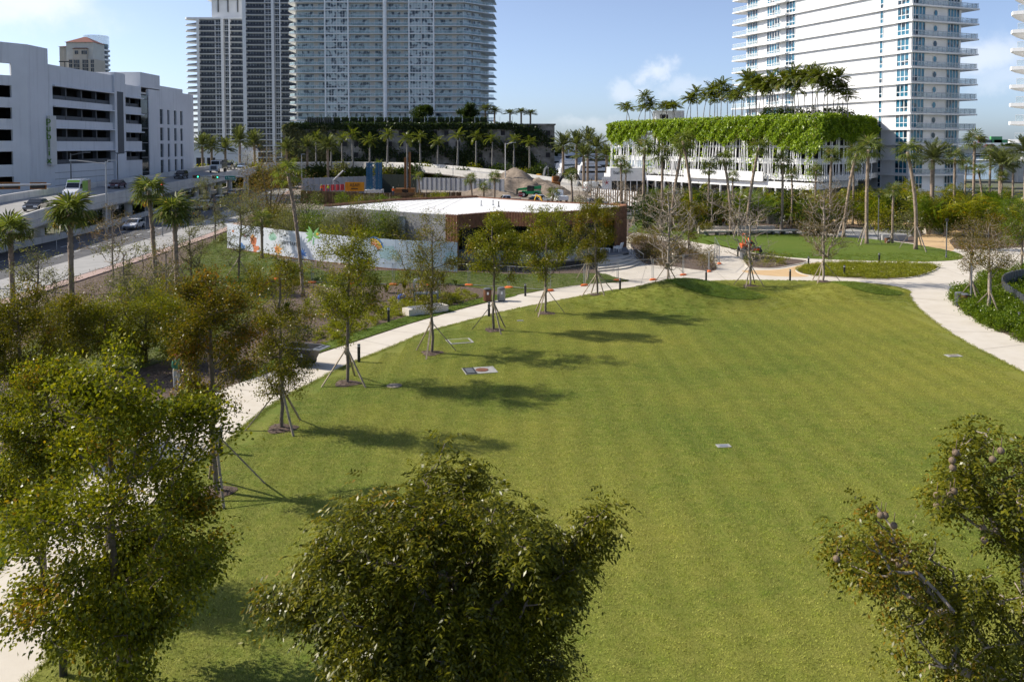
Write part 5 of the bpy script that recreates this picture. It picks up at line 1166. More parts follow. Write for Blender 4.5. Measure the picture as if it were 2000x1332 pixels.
# ------------------------------------------------------------------ signals, lamps, signs
def arm_signal(root, loc, lit, mats=('blacksteel',), rot=0., vertical=False, name='signal_head'):
    mb = MB(); L_ = 1.15
    if vertical: mb.box((0, 0, 0), (.38, .3, L_), m=0).box((0, -.0, 0), (.52, .06, L_ + .2), m=1)
    else: mb.box((0, 0, 0), (L_, .3, .38), m=0).box((0, .0, 0), (L_ + .22, .06, .58), m=1)
    o = mb.build(name, ['blacksteel', M.setdefault('sigback', pm('signal_backplate_rim', (.32, .12, .02), .5))], root, loc, rot)
    for i in range(3):
        off = (i - 1) * .36; c = (0, 0, -off) if vertical else (off, 0, 0)
        on = lit[0] == i
        key = 'lens_' + (lit[1] if on else 'off')
        if key not in M: M[key] = pm(key, {'lens_green': (.05, .8, .5), 'lens_red': (.8, .05, .03), 'lens_off': (.02, .02, .02)}[key], .3, var=0, emit=({'lens_green': (.05, .9, .5), 'lens_red': (1, .04, .02)}[key], 2.2) if on else None)
        MB().lathe([(.14, 0), (.14, .03), (.05, .05)], n=12).build('lens', key, o, (c[0], -.15, c[2])).rotation_euler = (R(90), 0, 0)
    return o
DS = 158.; sgm = thing('signal_mast', 'steel mast arm with two green lights and a street-name sign', 'traffic signal', (AT(478, 400, DS).x, DS, 0)); sx = sgm.location.x; ks = DS / FPX
def sz(y): return CAMH - (y - HOR) * ks
MB().tube([(0, 0, -.05), (0, 0, sz(341))], [.24, .17], 10).build('pole', 'steel', sgm)
MB().tube([(0, 0, sz(347)), ((470 - 478) * ks, 0, sz(345.5)), ((376 - 478) * ks, 0, sz(344.5))], [.14, .13, .08], 8).build('mast_arm', 'steel', sgm)
arm_signal(sgm, ((385 - 478) * ks, -.25, sz(345.5)), (2, 'green')); arm_signal(sgm, ((423 - 478) * ks, -.25, sz(346.5)), (2, 'green'))
M['signsign'] = pm('green_sign_sheet', (.01, .20, .13), .4, var=.05)
pl = MB().box((0, 0, 0), (2.0, .05, .72), m=0).box((0, .03, 0), (2.08, .04, .8), m=1).build('street_sign', ['signsign', 'white2'], sgm, ((451.5 - 478) * ks, -.25, sz(347.5)))
o = put(text_mesh('6 Street', .5, 'white2', .004), 'lettering', pl, (0, -.035, 0)); o.rotation_euler = (R(90), 0, 0)
# near mast at the left edge, seen from behind with its arm across the garage
nm_ = thing('signal_mast', 'long pale mast arm with dark signal backs reaching in from the left edge', 'traffic signal', (AT(-60, 362, 70.).x, 70., 0)); x0 = nm_.location.x; kn = 70 / FPX
MB().tube([(0, 0, 0), (0, 0, CAMH - (358 - HOR) * kn)], [.2, .16], 10).build('pole', 'steel', nm_)
MB().tube([(0, 0, CAMH - (364.5 - HOR) * kn), ((100 + 60) * kn, 0, CAMH - (360.5 - HOR) * kn)], [.14, .06], 8).build('mast_arm', 'steel', nm_)
for p_ in (-12, 20, 72): arm_signal(nm_, ((p_ + 60) * kn, .22, CAMH - (363.5 - HOR) * kn), (9, 'off'), rot=math.pi)
# red signal beside the leaning palm, facing us
rd = thing('traffic_signal', 'vertical traffic signal showing red beside the leaning palm', 'traffic signal', (AT(316, 400, 110.).x, 110., 0)); MB().tube([(0, .1, 0), (0, .1, CAMH - (360 - HOR) * 110 / FPX)], .09, 8).build('pole', 'steel', rd)
arm_signal(rd, (0, 0, CAMH - (366 - HOR) * 110 / FPX), (0, 'red'), vertical=True)
def street_lamp(px_, py_, D, topy, arm_px, lab, col='steel'):
    g = AT(px_, py_, D); k = D / FPX; r = thing('street_lamp', lab, 'street lamp', (g.x, D, 0), group='tall street lamps'); zt_ = CAMH - (topy - HOR) * k
    MB().tube([(0, 0, 0), (0, 0, zt_)], [.14, .09], 8).build('pole', col, r)
    for a in (arm_px if hasattr(arm_px, '__len__') else (arm_px,)):
        L_ = a * k; MB().tube([(0, 0, zt_ - .3), (L_ * .5, 0, zt_ - .05), (L_, 0, zt_ + .15)], .06, 6).build('arm', col, r)
        MB().box((L_ * 1.0 + math.copysign(.35, L_), 0, zt_ + .16), (.95, .32, .14)).build('lamp_head', col, r)
    return r
street_lamp(208, 400, 112., 316, (-58, 6), 'single-arm street lamp standing before the flyover ramp')
street_lamp(140, 400, 132., 300, (28,), 'slim dark lamp post before the garage wall, left one', 'greysteel')
street_lamp(231, 400, 150., 298, (-6, 20), 'slim dark lamp post before the garage wall, right one', 'greysteel')
street_lamp(485, 400, 165., 302, (-30,), 'thin lamp post right behind the signal mast')
street_lamp(987, 400, 205., 280, (14,), 'pale lamp post beside the earth mound', 'offwhite')
street_lamp(590, 400, 190., 303, (0.2,), 'bare pale pole before the flyover curve')
M['warn'] = pm('warning_sign_orange', (.80, .30, .01), .5, var=.05)
def warn(px_, py_, D, lab, txt):
    g = AT(px_, py_, D); r = thing('warning_sign', lab, 'sign', (g.x, D, 0), group='orange warning signs'); s = .62
    o = MB().add([(0, -.02, -s), (s, -.02, 0), (0, -.02, s), (-s, -.02, 0), (0, .02, -s), (s, .02, 0), (0, .02, s), (-s, .02, 0)], [(0, 1, 2, 3), (7, 6, 5, 4), (0, 4, 5, 1), (1, 5, 6, 2), (2, 6, 7, 3), (3, 7, 4, 0)]).build('panel', 'warn', r, (0, 0, g.z))
    for dx, dz, w, h in ((0, .28, .2, .12), (0, -.28, .2, .12), (-.2, 0, .14, .2), (.2, 0, .14, .2)): MB().box((dx, -.03, dz), (w, .01, h)).build('symbol', 'blacksteel', o)
    MB().tube([(0, .06, 0), (0, .06, g.z + .3)], .04, 6).build('post', 'steel', r)
warn(109, 439, 96, 'orange diamond warning sign under the flyover beside the booted palm', ''); warn(283, 397, 118, 'orange diamond warning sign left of the leaning palm', ''); 
# ------------------------------------------------------------------ pavilion
ZR = 5.3
def rp_(x, y): return Vector(G(x, y, ZR).xy)
pavc = Vector((-2, 90, 0))
pav = thing('pavilion', 'low park pavilion with white roof, brown slatted edges and glass front', 'building', pavc)
def lo(p): return (p[0] - pavc.x, p[1] - pavc.y)
RP = {k: rp_(*q) for k, q in dict(L=(632, 403), A0=(870, 419), A=(894, 420.5), B=(977, 414), C1=(1047, 417), C=(1135, 412), D=(1202, 406), E=(1224, 402.5), F=(1196, 399), F2=(1150, 397), Gg=(1070, 393.5), H=(932, 384.5), I=(770, 391)).items()}
order_r = ['L', 'A0', 'A', 'B', 'C1', 'C', 'D', 'E', 'F', 'F2', 'Gg', 'H', 'I']
rpoly = [lo(RP[k]) for k in order_r]
M['roofwhite'] = pm('white_roof_membrane', (.80, .80, .79), .7, var=.05, vs=.35, world=True, c2=(.66, .65, .62))
M['greywall'] = pm('grey_render', (.20, .20, .20), .8, var=.1, vs=.8, world=True)
M['pavwood'] = M['wood']
MB().prism([(p[0] * .992, p[1] * .992) for p in rpoly], ZR - 1.15, ZR - .12).build('roof', 'roofwhite', pav)
def edge(k0, k1): a, b = Vector(lo(RP[k0])), Vector(lo(RP[k1])); return Vector((a.x, a.y, 0)), Vector((b.x, b.y, 0))
def clad(k0, k1, z0, z1, name='fascia', slats=True, mat='pavwood', sp=.17, proud=.05):
    a, b = edge(k0, k1); d = (b - a).normalized(); n = Vector((d.y, -d.x, 0)); L_ = (b - a).length; rz = math.atan2(d.y, d.x)
    o = MB().bb(0, 0, 0, L_, .12, z1 - z0).build(name, mat, pav, a + Vector((0, 0, z0)), rz)
    if slats:
        mb = MB(); k = int(L_ / sp); rg = rng_of(k0 + k1)
        for i in range(k): x = L_ * (i + .5) / k; mb.bb(x - .045, -proud - .012 * rg.uniform(), -.04, x + .045, -.002, z1 - z0 + .06 + .03 * rg.uniform())
        s_ = mb.build('slats', mat, o); s_['kind'] = 'stuff'
    return o
for e in (('A', 'B'), ('B', 'C1'), ('C1', 'C'), ('C', 'D'), ('D', 'E')): clad(*e, ZR - 1.3, ZR + .02)
for e in (('E', 'F'), ('H', 'I'), ('F', 'F2'), ('Gg', 'H'), ('F2', 'Gg'), ('I', 'L')): clad(*e, ZR - 1.3, ZR + (.12 if e[0] in 'HIE' else -.02))
clad('A0', 'A', 0, ZR - .02); clad('D', 'E', .8, ZR - 1.32, 'end_wall'); clad('L', 'A0', 0, ZR - .04, 'wall', False, 'greywall')
for e in (('E', 'F'), ('F', 'F2'), ('F2', 'Gg'), ('Gg', 'H'), ('H', 'I'), ('I', 'L')): clad(*e, 0, ZR - 1.32, 'wall', False, 'greywall')
# membrane seams
for i in range(9):
    t = (i + .7) / 9.4; a_ = Vector(lo(RP['L'])).lerp(Vector(lo(RP['A'])), t) if i < 8 else Vector(lo(RP['B'])); b_ = Vector(lo(RP['I'])).lerp(Vector(lo(RP['H'])), t); a_, b_ = a_.lerp(b_, .02), a_.lerp(b_, .97)
    MB().beam((a_.x * .985, a_.y * .985, ZR - .115), (b_.x, b_.y, ZR - .115), .09, .02).build('roof_seam', 'offwhite', pav)
# roof drains
for i, (x, y) in enumerate(((940, 402), (974, 404), (963, 401))):
    p = G(x, y, ZR - .1); MB().lathe([(.14, 0), (.1, .1), (.05, .12), (.05, .5), (.09, .55), (.03, .6)], n=8).build('roof_vent', ('steel', 'blacksteel', 'steel')[i], pav, (p.x - pavc.x, p.y - pavc.y, ZR - .12))
# deck
dk = [Vector(G(*q, .85).xy) for q in ((893, 508), (950, 510.5), (1000, 511.5), (1042, 511), (1100, 508.5), (1140, 505), (1168, 500), (1228, 492))] 
dpoly = [lo(p) for p in dk] + [lo(RP['E']), lo(RP['F']), lo(RP['Gg']), (-6, 6), lo(RP['A0'] + Vector((1, 3)))]
M['deckgrey'] = pm('grey_deck_board', (.20, .20, .205), .7, var=.12, vs=2, world=True)
MB().prism(dpoly, .0, .70).build('deck_base', 'blacksteel', pav); MB().prism([(p[0] * 1.0, p[1] - .1 if i < 8 else p[1]) for i, p in enumerate(dpoly)], .70, .85).build('deck', 'deckgrey', pav)
# glass front, set back under the roof edge
gp = [RP['A'] + Vector((.35, 1.2)), RP['B'] + Vector((.1, 2.0)), RP['C1'] + Vector((0, 2.0)), RP['C'] + Vector((-.9, 1.4)), RP['D'] + Vector((-.15, .5))]
for i in range(4):
    a, b = gp[i], gp[i + 1]; d = (b - a); L_ = d.length; d.normalize(); rz = math.atan2(d.y, d.x); n = max(2, round(L_ / 1.7))
    for k in range(n):
        w = L_ / n; c = a + d * (w * k)
        MB().bb(.04, 0, .05, w - .04, .03, ZR - 2.15).build('glass_pane', 'gl_pav' if 'gl_pav' in M else M.setdefault('gl_pav', railm('pavilion_glass', (.02, .03, .03), .72)), pav, (*lo(c), .85), rz)
        MB().bb(-.05, -.06, 0, .05, .06, ZR - 2.1).build('mullion', 'blacksteel', pav, (*lo(c), .85), rz)
MB().prism([lo(p + Vector((0, 6.))) for p in gp] + [lo(gp[-1] + Vector((0, 6.3))), lo(gp[0] + Vector((0, 6.3)))], .85, ZR - 1.2).build('inner_wall', pm('inner_brown_wall', (.10, .085, .07), .8), pav)
for x, y in ((0, -2.4), (4.5, -1.4), (7.5, 1.4)): MB().tube([(x, y, .85), (x, y, ZR - 1.15)], .16, 12).build('column', 'blacksteel', pav)
# deck railing of glass panels
rail = smooth_poly([tuple(p) for p in dk[:7]], 3, False)
for i in range(len(rail) - 1):
    a, b = Vector(rail[i]), Vector(rail[i + 1]); d = b - a; L_ = d.length; MB().bb(.04, -.01, .08, L_ - .04, .01, 1.0, 0).bb(0, -.03, 1.0, L_, .03, 1.06, 1).bb(-.025, -.025, 0, .025, .025, 1.0, 1).build('deck_railing', ['rail_clear', 'greysteel'], pav, (*lo(a), .85), math.atan2(d.y, d.x))
# curved steps down to the plaza
stp = [((1168, 501), (1205, 499), (1226, 493)), ((1168, 509), (1210, 506), (1233, 499)), ((1168, 517.5), (1213, 512), (1238, 504)), ((1168, 523.5), (1217, 517.5), (1246, 509)), ((1168, 528.5), (1222, 523), (1252, 513)), ((1168, 533), (1225, 528), (1256, 517.5))]
back = [Vector(G(1226, 486, .85).xy), Vector(G(1168, 493, .85).xy)]
for i, tri in enumerate(stp):
    z = .85 - .14 * (i + 1) + .0; e_ = smooth_poly([tuple(G(*q, max(z, 0.02)).xy) for q in tri], 5, False); 
    if z < .02: continue
    poly = [lo(p) for p in e_] + [lo(p) for p in back]; MB().prism(poly, 0, z - .05, 0).build('step', 'sidewalk', pav); e2 = [lo(p) for p in e_] + [lo(p) for p in back]
    c_ = Vector((sum(p[0] for p in e2) / len(e2), sum(p[1] for p in e2) / len(e2))); MB().prism([tuple(c_ + (Vector(p) - c_) * 1.012) for p in e2], z - .05, z).build('step_tread', 'path', pav)
def rail_line(pts, name, posts=True, h=1.0):
    mb = MB(); mb.tube([Vector(p) + Vector((0, 0, h)) for p in pts], .03, 6); mb.tube([Vector(p) + Vector((0, 0, h * .55)) for p in pts], .02, 5); mb.tube([Vector(p) + Vector((0, 0, h * .12)) for p in pts], .02, 5)
    for p in pts: mb.tube([p, Vector(p) + Vector((0, 0, h))], .025, 5)
    return mb.build(name, 'greysteel', pav)
def l3(x, y, z): p = G(x, y, z); return Vector((p.x - pavc.x, p.y - pavc.y, z))
rail_line([l3(1226, 492, .85), l3(1233, 498, .7), l3(1240, 504, .5), l3(1248, 510, .3), l3(1257, 516, .05)], 'stair_railing')
rail_line([l3(1166, 501, .8), l3(1166, 509, .7), l3(1166, 518, .4), l3(1166, 531, .05)], 'stair_railing')
rail_line([l3(1226, 468, .85), l3(1238, 464, .85), l3(1243, 460, .85), l3(1238, 455, .85), l3(1228, 452, .85)], 'ramp_railing')
# machine cabinet on its stand behind the mural
mc = thing('machine_cabinet', 'tall grey machine cabinet on legs against the grey pavilion wall', 'cabinet', G(792, 515)); kk = mc.location.y / FPX
MB().bb(-.8, -.5, 2.3, .8, .5, 4.75).build('cabinet_body', 'steel', mc); MB().bb(-.85, -.55, 4.75, .85, .55, 4.85).build('lid', 'steel', mc); MB().bb(-.7, -.54, 3.0, .7, -.502, 4.6).build('front_panel', 'offwhite', mc)
for a in (-.7, .7):
    for b in (-.42, .42): MB().bb(a - .05, b - .05, 0, a + .05, b + .05, 2.3).build('leg', 'greysteel', mc)
# ------------------------------------------------------------------ mural wall
HM = 2.9
mtop = [(443, 437.5), (505, 444), (560, 450.5), (625, 457), (735, 466), (810, 470.5), (893, 473.5)]
mw = smooth_poly([tuple(G(x, y, HM).xy) for x, y in mtop], 4, False); mw = [Vector(p) for p in mw]
mur = thing('mural_wall', 'curved white wall painted with plants, lettering and clouds beside the pavilion', 'wall', (mw[0].x, mw[0].y, 0)); m0 = mw[0]
cum = [0.]
for i in range(1, len(mw)): cum.append(cum[-1] + (mw[i] - mw[i - 1]).length)
def mp_(s, z, off=0.):
    i = max(0, min(len(mw) - 2, int(np.searchsorted(cum, s)) - 1)); t = (s - cum[i]) / (cum[i + 1] - cum[i]); a, b = mw[i], mw[i + 1]; d = (b - a).normalized(); p = a.lerp(b, t) + Vector((d.y, -d.x)) * off
    return Vector((p.x - m0.x, p.y - m0.y, z)), math.atan2(d.y, d.x)
def s_at(pxx): 
    return float(min(np.linspace(0, cum[-1], 600), key=lambda s: abs(1000 + FPX * ((mp_(s, 0)[0].x + m0.x) / (mp_(s, 0)[0].y + m0.y)) - pxx)))
M['murwhite'] = pm('white_mural_ground', (.62, .65, .70), .6, var=.08, vs=.6, world=True); M['murblue'] = pm('pale_blue_mural_ground', (.42, .50, .58), .6, var=.08, vs=.5, world=True)
nseg = 26; Ltot = cum[-1]
for i in range(nseg):
    s0, s1 = Ltot * i / nseg, Ltot * (i + 1) / nseg; a, _ = mp_(s0 + .01, 0); b, _ = mp_(s1 - .01, 0); d = b - a
    MB().bb(0, 0, .12, d.length, .08, HM).build('panel', 'murwhite' if (s0 + s1) / 2 < s_at(700) else 'murblue', mur, a, math.atan2(d.y, d.x))
rl_ = MB()
for i in range(nseg): a, _ = mp_(Ltot * i / nseg, .06); b, _ = mp_(Ltot * (i + 1) / nseg, .06); rl_.beam(a, b, .1, .12)
rl_.build('base_rail', 'wood', mur)
mcol = {k: pm('mural_' + k, c, .6, var=.15, vs=3) for k, c in dict(orange=(.62, .20, .09), amber=(.66, .32, .09), green=(.18, .42, .20), leaf=(.20, .42, .13), mint=(.33, .56, .44), blue=(.08, .20, .48), teal=(.30, .44, .47), pale=(.33, .48, .55), yellow=(.8, .5, .05), red=(.6, .06, .05), black=(.03, .03, .03), pink=(.6, .25, .4)).items()}
def paint(pxx, pyy, shape, col, sc=1., rot=0.):
    """flat painted figure: outline points (m) about the pixel spot"""
    s = s_at(pxx); w, rz = mp_(s, 0); Y = w.y + m0.y; z = CAMH - (pyy - HOR) * Y / FPX * 1.0; c, q = math.cos(rot), math.sin(rot); v = []
    for x, y in shape: X, Z = (x * c - y * q) * sc, (x * q + y * c) * sc; p, _ = mp_(s + X, z + Z, .008); v.append(p)
    n = len(v); mb = MB(); cen = sum(v, Vector()) / n; mb.add([cen] + v, [(0, 1 + i, 1 + (i + 1) % n) for i in range(n)]); return mb.build('mural_painting', mcol[col], mur)
blob = lambda n=16, a=.25, ph=0., k=5: [(math.cos(t) * (1 + a * math.sin(k * t + ph)), math.sin(t) * (1 + a * math.sin(k * t + ph)) * .8) for t in np.linspace(0, 6.283, n * 2 + 1)[:-1]]
leafs = lambda w=.22: [(0, 0), (.3, w), (.7, w * .8), (1, 0), (.7, -w * .8), (.3, -w)]
for a in (60, 90, 120): paint(493, 480, leafs(.3), 'orange', 1.1, R(a))
paint(492, 463, blob(8, .3), 'amber', .35); paint(497, 486, blob(10, .4, 1, 3), 'orange', .6); paint(470, 484, blob(8, .2), 'blue', .6); paint(453, 452, blob(8, .3), 'orange', .2); paint(476, 461, blob(8, .3), 'pink', .18)
for a in range(30, 170, 22): paint(531, 470, leafs(.2), 'mint', .95, R(a))
paint(531, 462, blob(10, .3), 'green', .45); paint(541, 488, blob(14, .35, 0, 7), 'amber', .62); paint(538, 487, blob(8, .2), 'orange', .3)
for a in (150, 172, 195, 218, 128, 20, 45, -10): paint(610, 461, leafs(.13), 'leaf', 1.25, R(a))
paint(612, 463, leafs(.12), 'green', 1., R(-100)); paint(618, 458, blob(6, .2), 'yellow', .2)
for a in (20, 60, 90, 120, 160, -10, 190): paint(589, 498, leafs(.14), 'blue', .75, R(a))
paint(589, 506, [(-.05, -.5), (.05, -.5), (.05, .5), (-.05, .5)], 'blue', 1.)
for i, c in enumerate(('blue', 'yellow', 'amber', 'orange')):
    r0, r1 = 1.5 - i * .22, 1.5 - i * .22 - .19; arc_ = [(math.cos(t) * r0, math.sin(t) * r0) for t in np.linspace(R(20), R(105), 8)] + [(math.cos(t) * r1, math.sin(t) * r1) for t in np.linspace(R(105), R(20), 8)]
    s = s_at(727); w, rz = mp_(s, 0); z0_ = CAMH - (492 - HOR) * (w.y + m0.y) / FPX; v = []
    for x, y in arc_: v.append(mp_(s + x, z0_ + y, .009)[0])
    MB().add(v, [(j, j + 1, 14 - j, 15 - j) for j in range(7)]).build('mural_painting', mcol[c], mur)
for x, y, sc in ((757, 494, .85), (748, 498, .55), (768, 499, .55), (763, 489, .5), (778, 507, .35)): paint(x, y, blob(9, .18, x), 'teal', sc)
for x, y, sc in ((880, 500, .5), (872, 508, .35)): paint(x, y, blob(9, .18, x), 'pale', sc)
for a in (40, 90, 140): paint(878, 510, leafs(.16), 'teal', .6, R(a))
def mural_text(txt, pxx, pyy, size):
    s = s_at(pxx); w, rz = mp_(s, 0, .012); z = CAMH - (pyy - HOR) * (w.y + m0.y) / FPX; o = put(text_mesh(txt, size, mcol['black'], .003), 'mural_lettering', mur, (w.x, w.y, z)); o.rotation_euler = (R(90), 0, rz)
mural_text('FIVE PARK', 565, 477, .62)
for i, (x, y) in enumerate(((552, 461), (556, 463), (560, 460), (549, 464))): paint(x, y, leafs(.25), 'black', .32, R(20 + 50 * i))
# ------------------------------------------------------------------ trees of the lawn edge
def crown_prof(cb, h, r, low=.35): return [(cb, r * low), (cb + .18 * (h - cb), r * .8), (cb + .45 * (h - cb), r), (cb + .72 * (h - cb), r * .86), (cb + .92 * (h - cb), r * .55), (h, r * .28)]
def row_tree(bx, by, topy, hw, cboty, label, seed, zf=None, **kw):
    g = G(bx, by); 
    if zf: g.z = float(zf(np.array(g.x), np.array(g.y)))
    k = g.y / FPX; h, r, cb = (by - topy) * k * 1.015, hw * k * 1.06, (by - cboty) * k
    name = kw.pop('name', 'staked_tree'); group = kw.pop('group', 'staked young trees along the lawn path')
    return make_tree(name, label, g, seed, h, crown_prof(cb, h, r, kw.pop('low', .35)), group=group, **kw)
row_tree(422, 968, 548, 86, 800, 'young tree with orange-brown crown, four stakes and mulch ring, nearest of the row', 1, lawn_h, ntips=420, per=28, leaf='lf_orange', stakes=4, stake_rot=.5, trunk_r=.095, L=.10, W=.05, stake_h=2.0)
row_tree(550, 842, 487, 60, 775, 'slim olive-brown staked tree with low bare twigs, second along the path', 2, lawn_h, ntips=360, per=28, leaf='lf_olive', stakes=3, stake_rot=1.2, trunk_r=.08, L=.09, W=.045)
row_tree(678, 752, 428, 66, 655, 'full olive-green staked tree standing before the mural wall', 3, lawn_h, ntips=400, per=28, leaf='lf_green', stakes=3, stake_rot=1.5, trunk_r=.085, L=.10, W=.05)
row_tree(843, 693, 422, 58, 600, 'thin see-through staked tree before the grey end of the mural', 4, lawn_h, ntips=340, per=18, leaf='lf_olive', stakes=3, stake_rot=.4, trunk_r=.085, L=.10, W=.05)
row_tree(964, 648, 418, 43, 585, 'narrow olive tree beside the path before the brown pavilion corner', 5, lawn_h, ntips=300, per=26, leaf='lf_green', stakes=3, stake_rot=.9, trunk_r=.08, L=.11, W=.055)
row_tree(1066, 614, 395, 54, 540, 'dense green staked tree before the middle of the pavilion front', 6, lawn_h, ntips=340, per=28, leaf='lf_green', stakes=3, stake_rot=2.2, trunk_r=.085, L=.12, W=.06)
row_tree(1167, 580, 390, 46, 505, 'dense brown-green staked tree before the pavilion steps', 7, lawn_h, ntips=340, per=28, leaf='lf_olive', stakes=4, stake_rot=.3, trunk_r=.085, L=.12, W=.06)
row_tree(1147, 548, 470, 26, 520, 'small half-bare staked tree on the lawn left of the pavilion steps', 27, None, ntips=120, per=5, leaf='lf_olive', bark='barkpale', stakes=3, stake_rot=.3, trunk_r=.08, L=.12, W=.06, mulch=False)
row_tree(1303, 560, 352, 50, 520, 'tall bare grey tree on the grass mound beside the plaza', 8, lawn_h, ntips=900, per=2, leafy=.5, leaf='lf_brown', bark='barkpale', stakes=3, stake_rot=.6, trunk_r=.10, r_tip=.009, L=.11, W=.05)
row_tree(1465, 561, 398, 52, 512, 'thin leafless tree before the round planting bed', 9, lawn_h, ntips=420, per=1, leafy=.3, leaf='lf_brown', bark='barkpale', stakes=4, stake_rot=2.6, trunk_r=.09, r_tip=.008, L=.11, W=.05)
row_tree(1607, 552, 352, 48, 500, 'bare tree with a haze of reddish-brown leaves beside the long bed', 10, lawn_h, ntips=900, per=5, leafy=.75, leaf='lf_brown', bark='barkpale', stakes=3, stake_rot=1.9, trunk_r=.11, r_tip=.008, L=.11, W=.05)
row_tree(1932, 618, 418, 54, 520, 'orange-tinged tree with pale forked trunk in the right hedge bed', 11, None, ntips=330, per=13, leaf='lf_orange', bark='barkpale', stakes=3, stake_rot=2.7, trunk_r=.13, L=.10, W=.05, mulch=False)
row_tree(1897, 596, 412, 44, 520, 'brown half-bare tree behind the litter bins of the right path', 12, None, ntips=300, per=8, leaf='lf_brown', stakes=3, stake_rot=.4, trunk_r=.09, L=.10, W=.05, mulch=False)
row_tree(1996, 528, 384, 46, 480, 'bright green tree at the right edge beyond the dark fence', 13, None, ntips=300, per=24, leaf='lf_bright', stakes=3, stake_rot=.4, trunk_r=.10, L=.12, W=.06, mulch=False)
row_tree(1345, 502, 395, 32, 470, 'small brown-green tree in the shrub bed beside the plaza', 14, None, ntips=220, per=14, leaf='lf_olive', stakes=3, stake_rot=1.0, trunk_r=.09, L=.14, W=.07, mulch=False)
for i, (bx, by, ty, hw, lf, w) in enumerate(((205, 722, 562, 66, 'lf_green', 'left one of three across the path from the first staked trees'), (285, 708, 545, 70, 'lf_green', 'middle one of three across the path, its top highest'), (358, 716, 566, 60, 'lf_green', 'right one of three across the path, behind the orange-brown tree'), (120, 742, 580, 62, 'lf_olive', 'between the left-edge tree and the three behind the path'))):
    row_tree(bx, by, ty, hw, by - (by - ty) * .12, 'glossy leafy small tree, ' + w, 15 + i * 50, None, name='leafy_tree', group='leafy trees near the camera', ntips=380, per=26, leaf=lf, trunk_r=.09, L=.10, W=.05, mulch=False)
row_tree(84, 1142, 690, 92, 1040, 'small loose tree behind the big lower-left crown at the picture edge', 28, None, name='leafy_tree', group='leafy trees near the camera', ntips=420, per=36, leaf='lf_green', trunk_r=.09, L=.09, W=.05, mulch=False)
row_tree(45, 868, 560, 74, 740, 'dusty olive tree with bare lower branches at the left edge', 16, None, name='leafy_tree', group='leafy trees near the camera', ntips=380, per=32, leaf='lf_olive', trunk_r=.10, stakes=3, stake_rot=.2, L=.10, W=.05, mulch=False)
# three big crowns right under the camera
def near_tree(pxx, d, h, prof, label, seed, **kw):
    x = (pxx - 1000) / FPX * d
    return make_tree('big_tree', label, (x, d, 0), seed, h, prof, group='leafy trees near the camera', **kw)
near_tree(222, 17.6, 8.05, [(.9, .7), (1.9, 1.35), (3.0, 1.85), (4.4, 2.0), (5.6, 1.85), (6.6, 1.45), (7.4, .85), (7.8, .3)], 'tall loose-crowned tree, olive above and brown below, filling the lower left', 17, ntips=760, per=36, sig=.17, L=.10, W=.06, leaf='lf_green', trunk_r=.12, r_tip=.006, lean=(-.15, .0), clump=(9, .13))
r2_ = rng_of('centre crown'); T2_ = clumped(r2_, 900, [(4.5, .5), (4.8, 1.0), (5.3, 1.15), (5.9, 1.3), (6.5, 1.34), (7.0, 1.32), (7.35, 1.2), (7.6, .95), (7.75, .6)], (0, .1), 120, .2)
ex_ = []
for a_, b_, rr, n_ in ((1165, 1010, 18, 6), (1140, 1040, 22, 8), (1115, 1075, 26, 10), (1090, 1130, 30, 10), (1080, 1200, 28, 8)):
    for _ in range(n_): w = AT(a_ + r2_.normal(0, rr * .6), b_ + r2_.normal(0, rr * .6), 10.4 + r2_.normal(0, .2)); ex_.append((w.x - (866 - 1000) / FPX * 10.4, w.y - 10.4, w.z))
near_tree(866, 10.4, 7.7, [(4.5, 1.5), (8, 1)], 'dense dark olive tree with feathery leaves at bottom centre of the lawn', 18, tips=np.concatenate([T2_, np.array(ex_)]), per=9, sig=.11, L=.078, W=.029, leaf='lf_mahog', trunk_r=.13, r_tip=.0055, sprays=True)
# right edge: spreading branches with hanging round fruits
D3 = 10.6; X3 = (2085 - 1000) / FPX * D3; r3 = rng_of('fruit tree'); tips3 = []
for (a, b, rr, n_) in ((1908, 845, 30, 16), (1900, 885, 42, 26), (1868, 925, 30, 14), (1930, 950, 48, 24), (1970, 1000, 55, 28), (1960, 930, 45, 20), (1990, 1080, 60, 28), (1880, 970, 30, 12), (1835, 985, 32, 14), (1700, 1000, 26, 10), (1672, 1050, 36, 18), (1720, 1060, 40, 22), (1655, 1085, 24, 10), (1700, 1105, 42, 22), (1760, 1100, 40, 22), (1790, 1060, 38, 10), (1820, 1140, 50, 22), (1790, 1190, 46, 16), (1850, 1190, 50, 24), (1900, 1140, 60, 28), (1850, 1262, 36, 10), (1778, 1272, 24, 6), (1920, 1220, 70, 34), (1960, 1290, 70, 34), (1880, 1325, 50, 16), (2030, 1150, 80, 40), (2050, 1000, 70, 36), (2070, 1260, 80, 40), (2060, 900, 60, 24), (2150, 1100, 90, 40), (2180, 1250, 90, 40)):
    for _ in range(n_):
        a_, q_ = r3.uniform(0, 6.28), math.sqrt(r3.uniform()); w = AT(a + rr * q_ * math.cos(a_), b + rr * q_ * math.sin(a_), D3 + r3.normal(0, .45)); tips3.append((w.x - X3, w.y - D3, w.z))
ft = make_tree('fruit_tree', 'spreading tree with round brown fruits reaching in at the lower right', (X3, D3, 0), 19, 8.2, None, tips=tips3[::3], per=9, sig=.10, L=.07, W=.03, leaf='lf_mahog', bark='barkpale', trunk_r=.13, r_tip=.009, sprays=True, group='leafy trees near the camera', trunk_top=7.2, lean=(-.2, 0))
M['fruit'] = pm('brown_fruit', (.19, .135, .085), .75, var=.3, vs=14, bump=.3, bs=60)
fm = MB().ball((0, 0, 0), .043, 12, 8).tube([(0, 0, .05), (.01, 0, .16)], [.006, .004], 4).mesh('fruit', 'fruit', True)
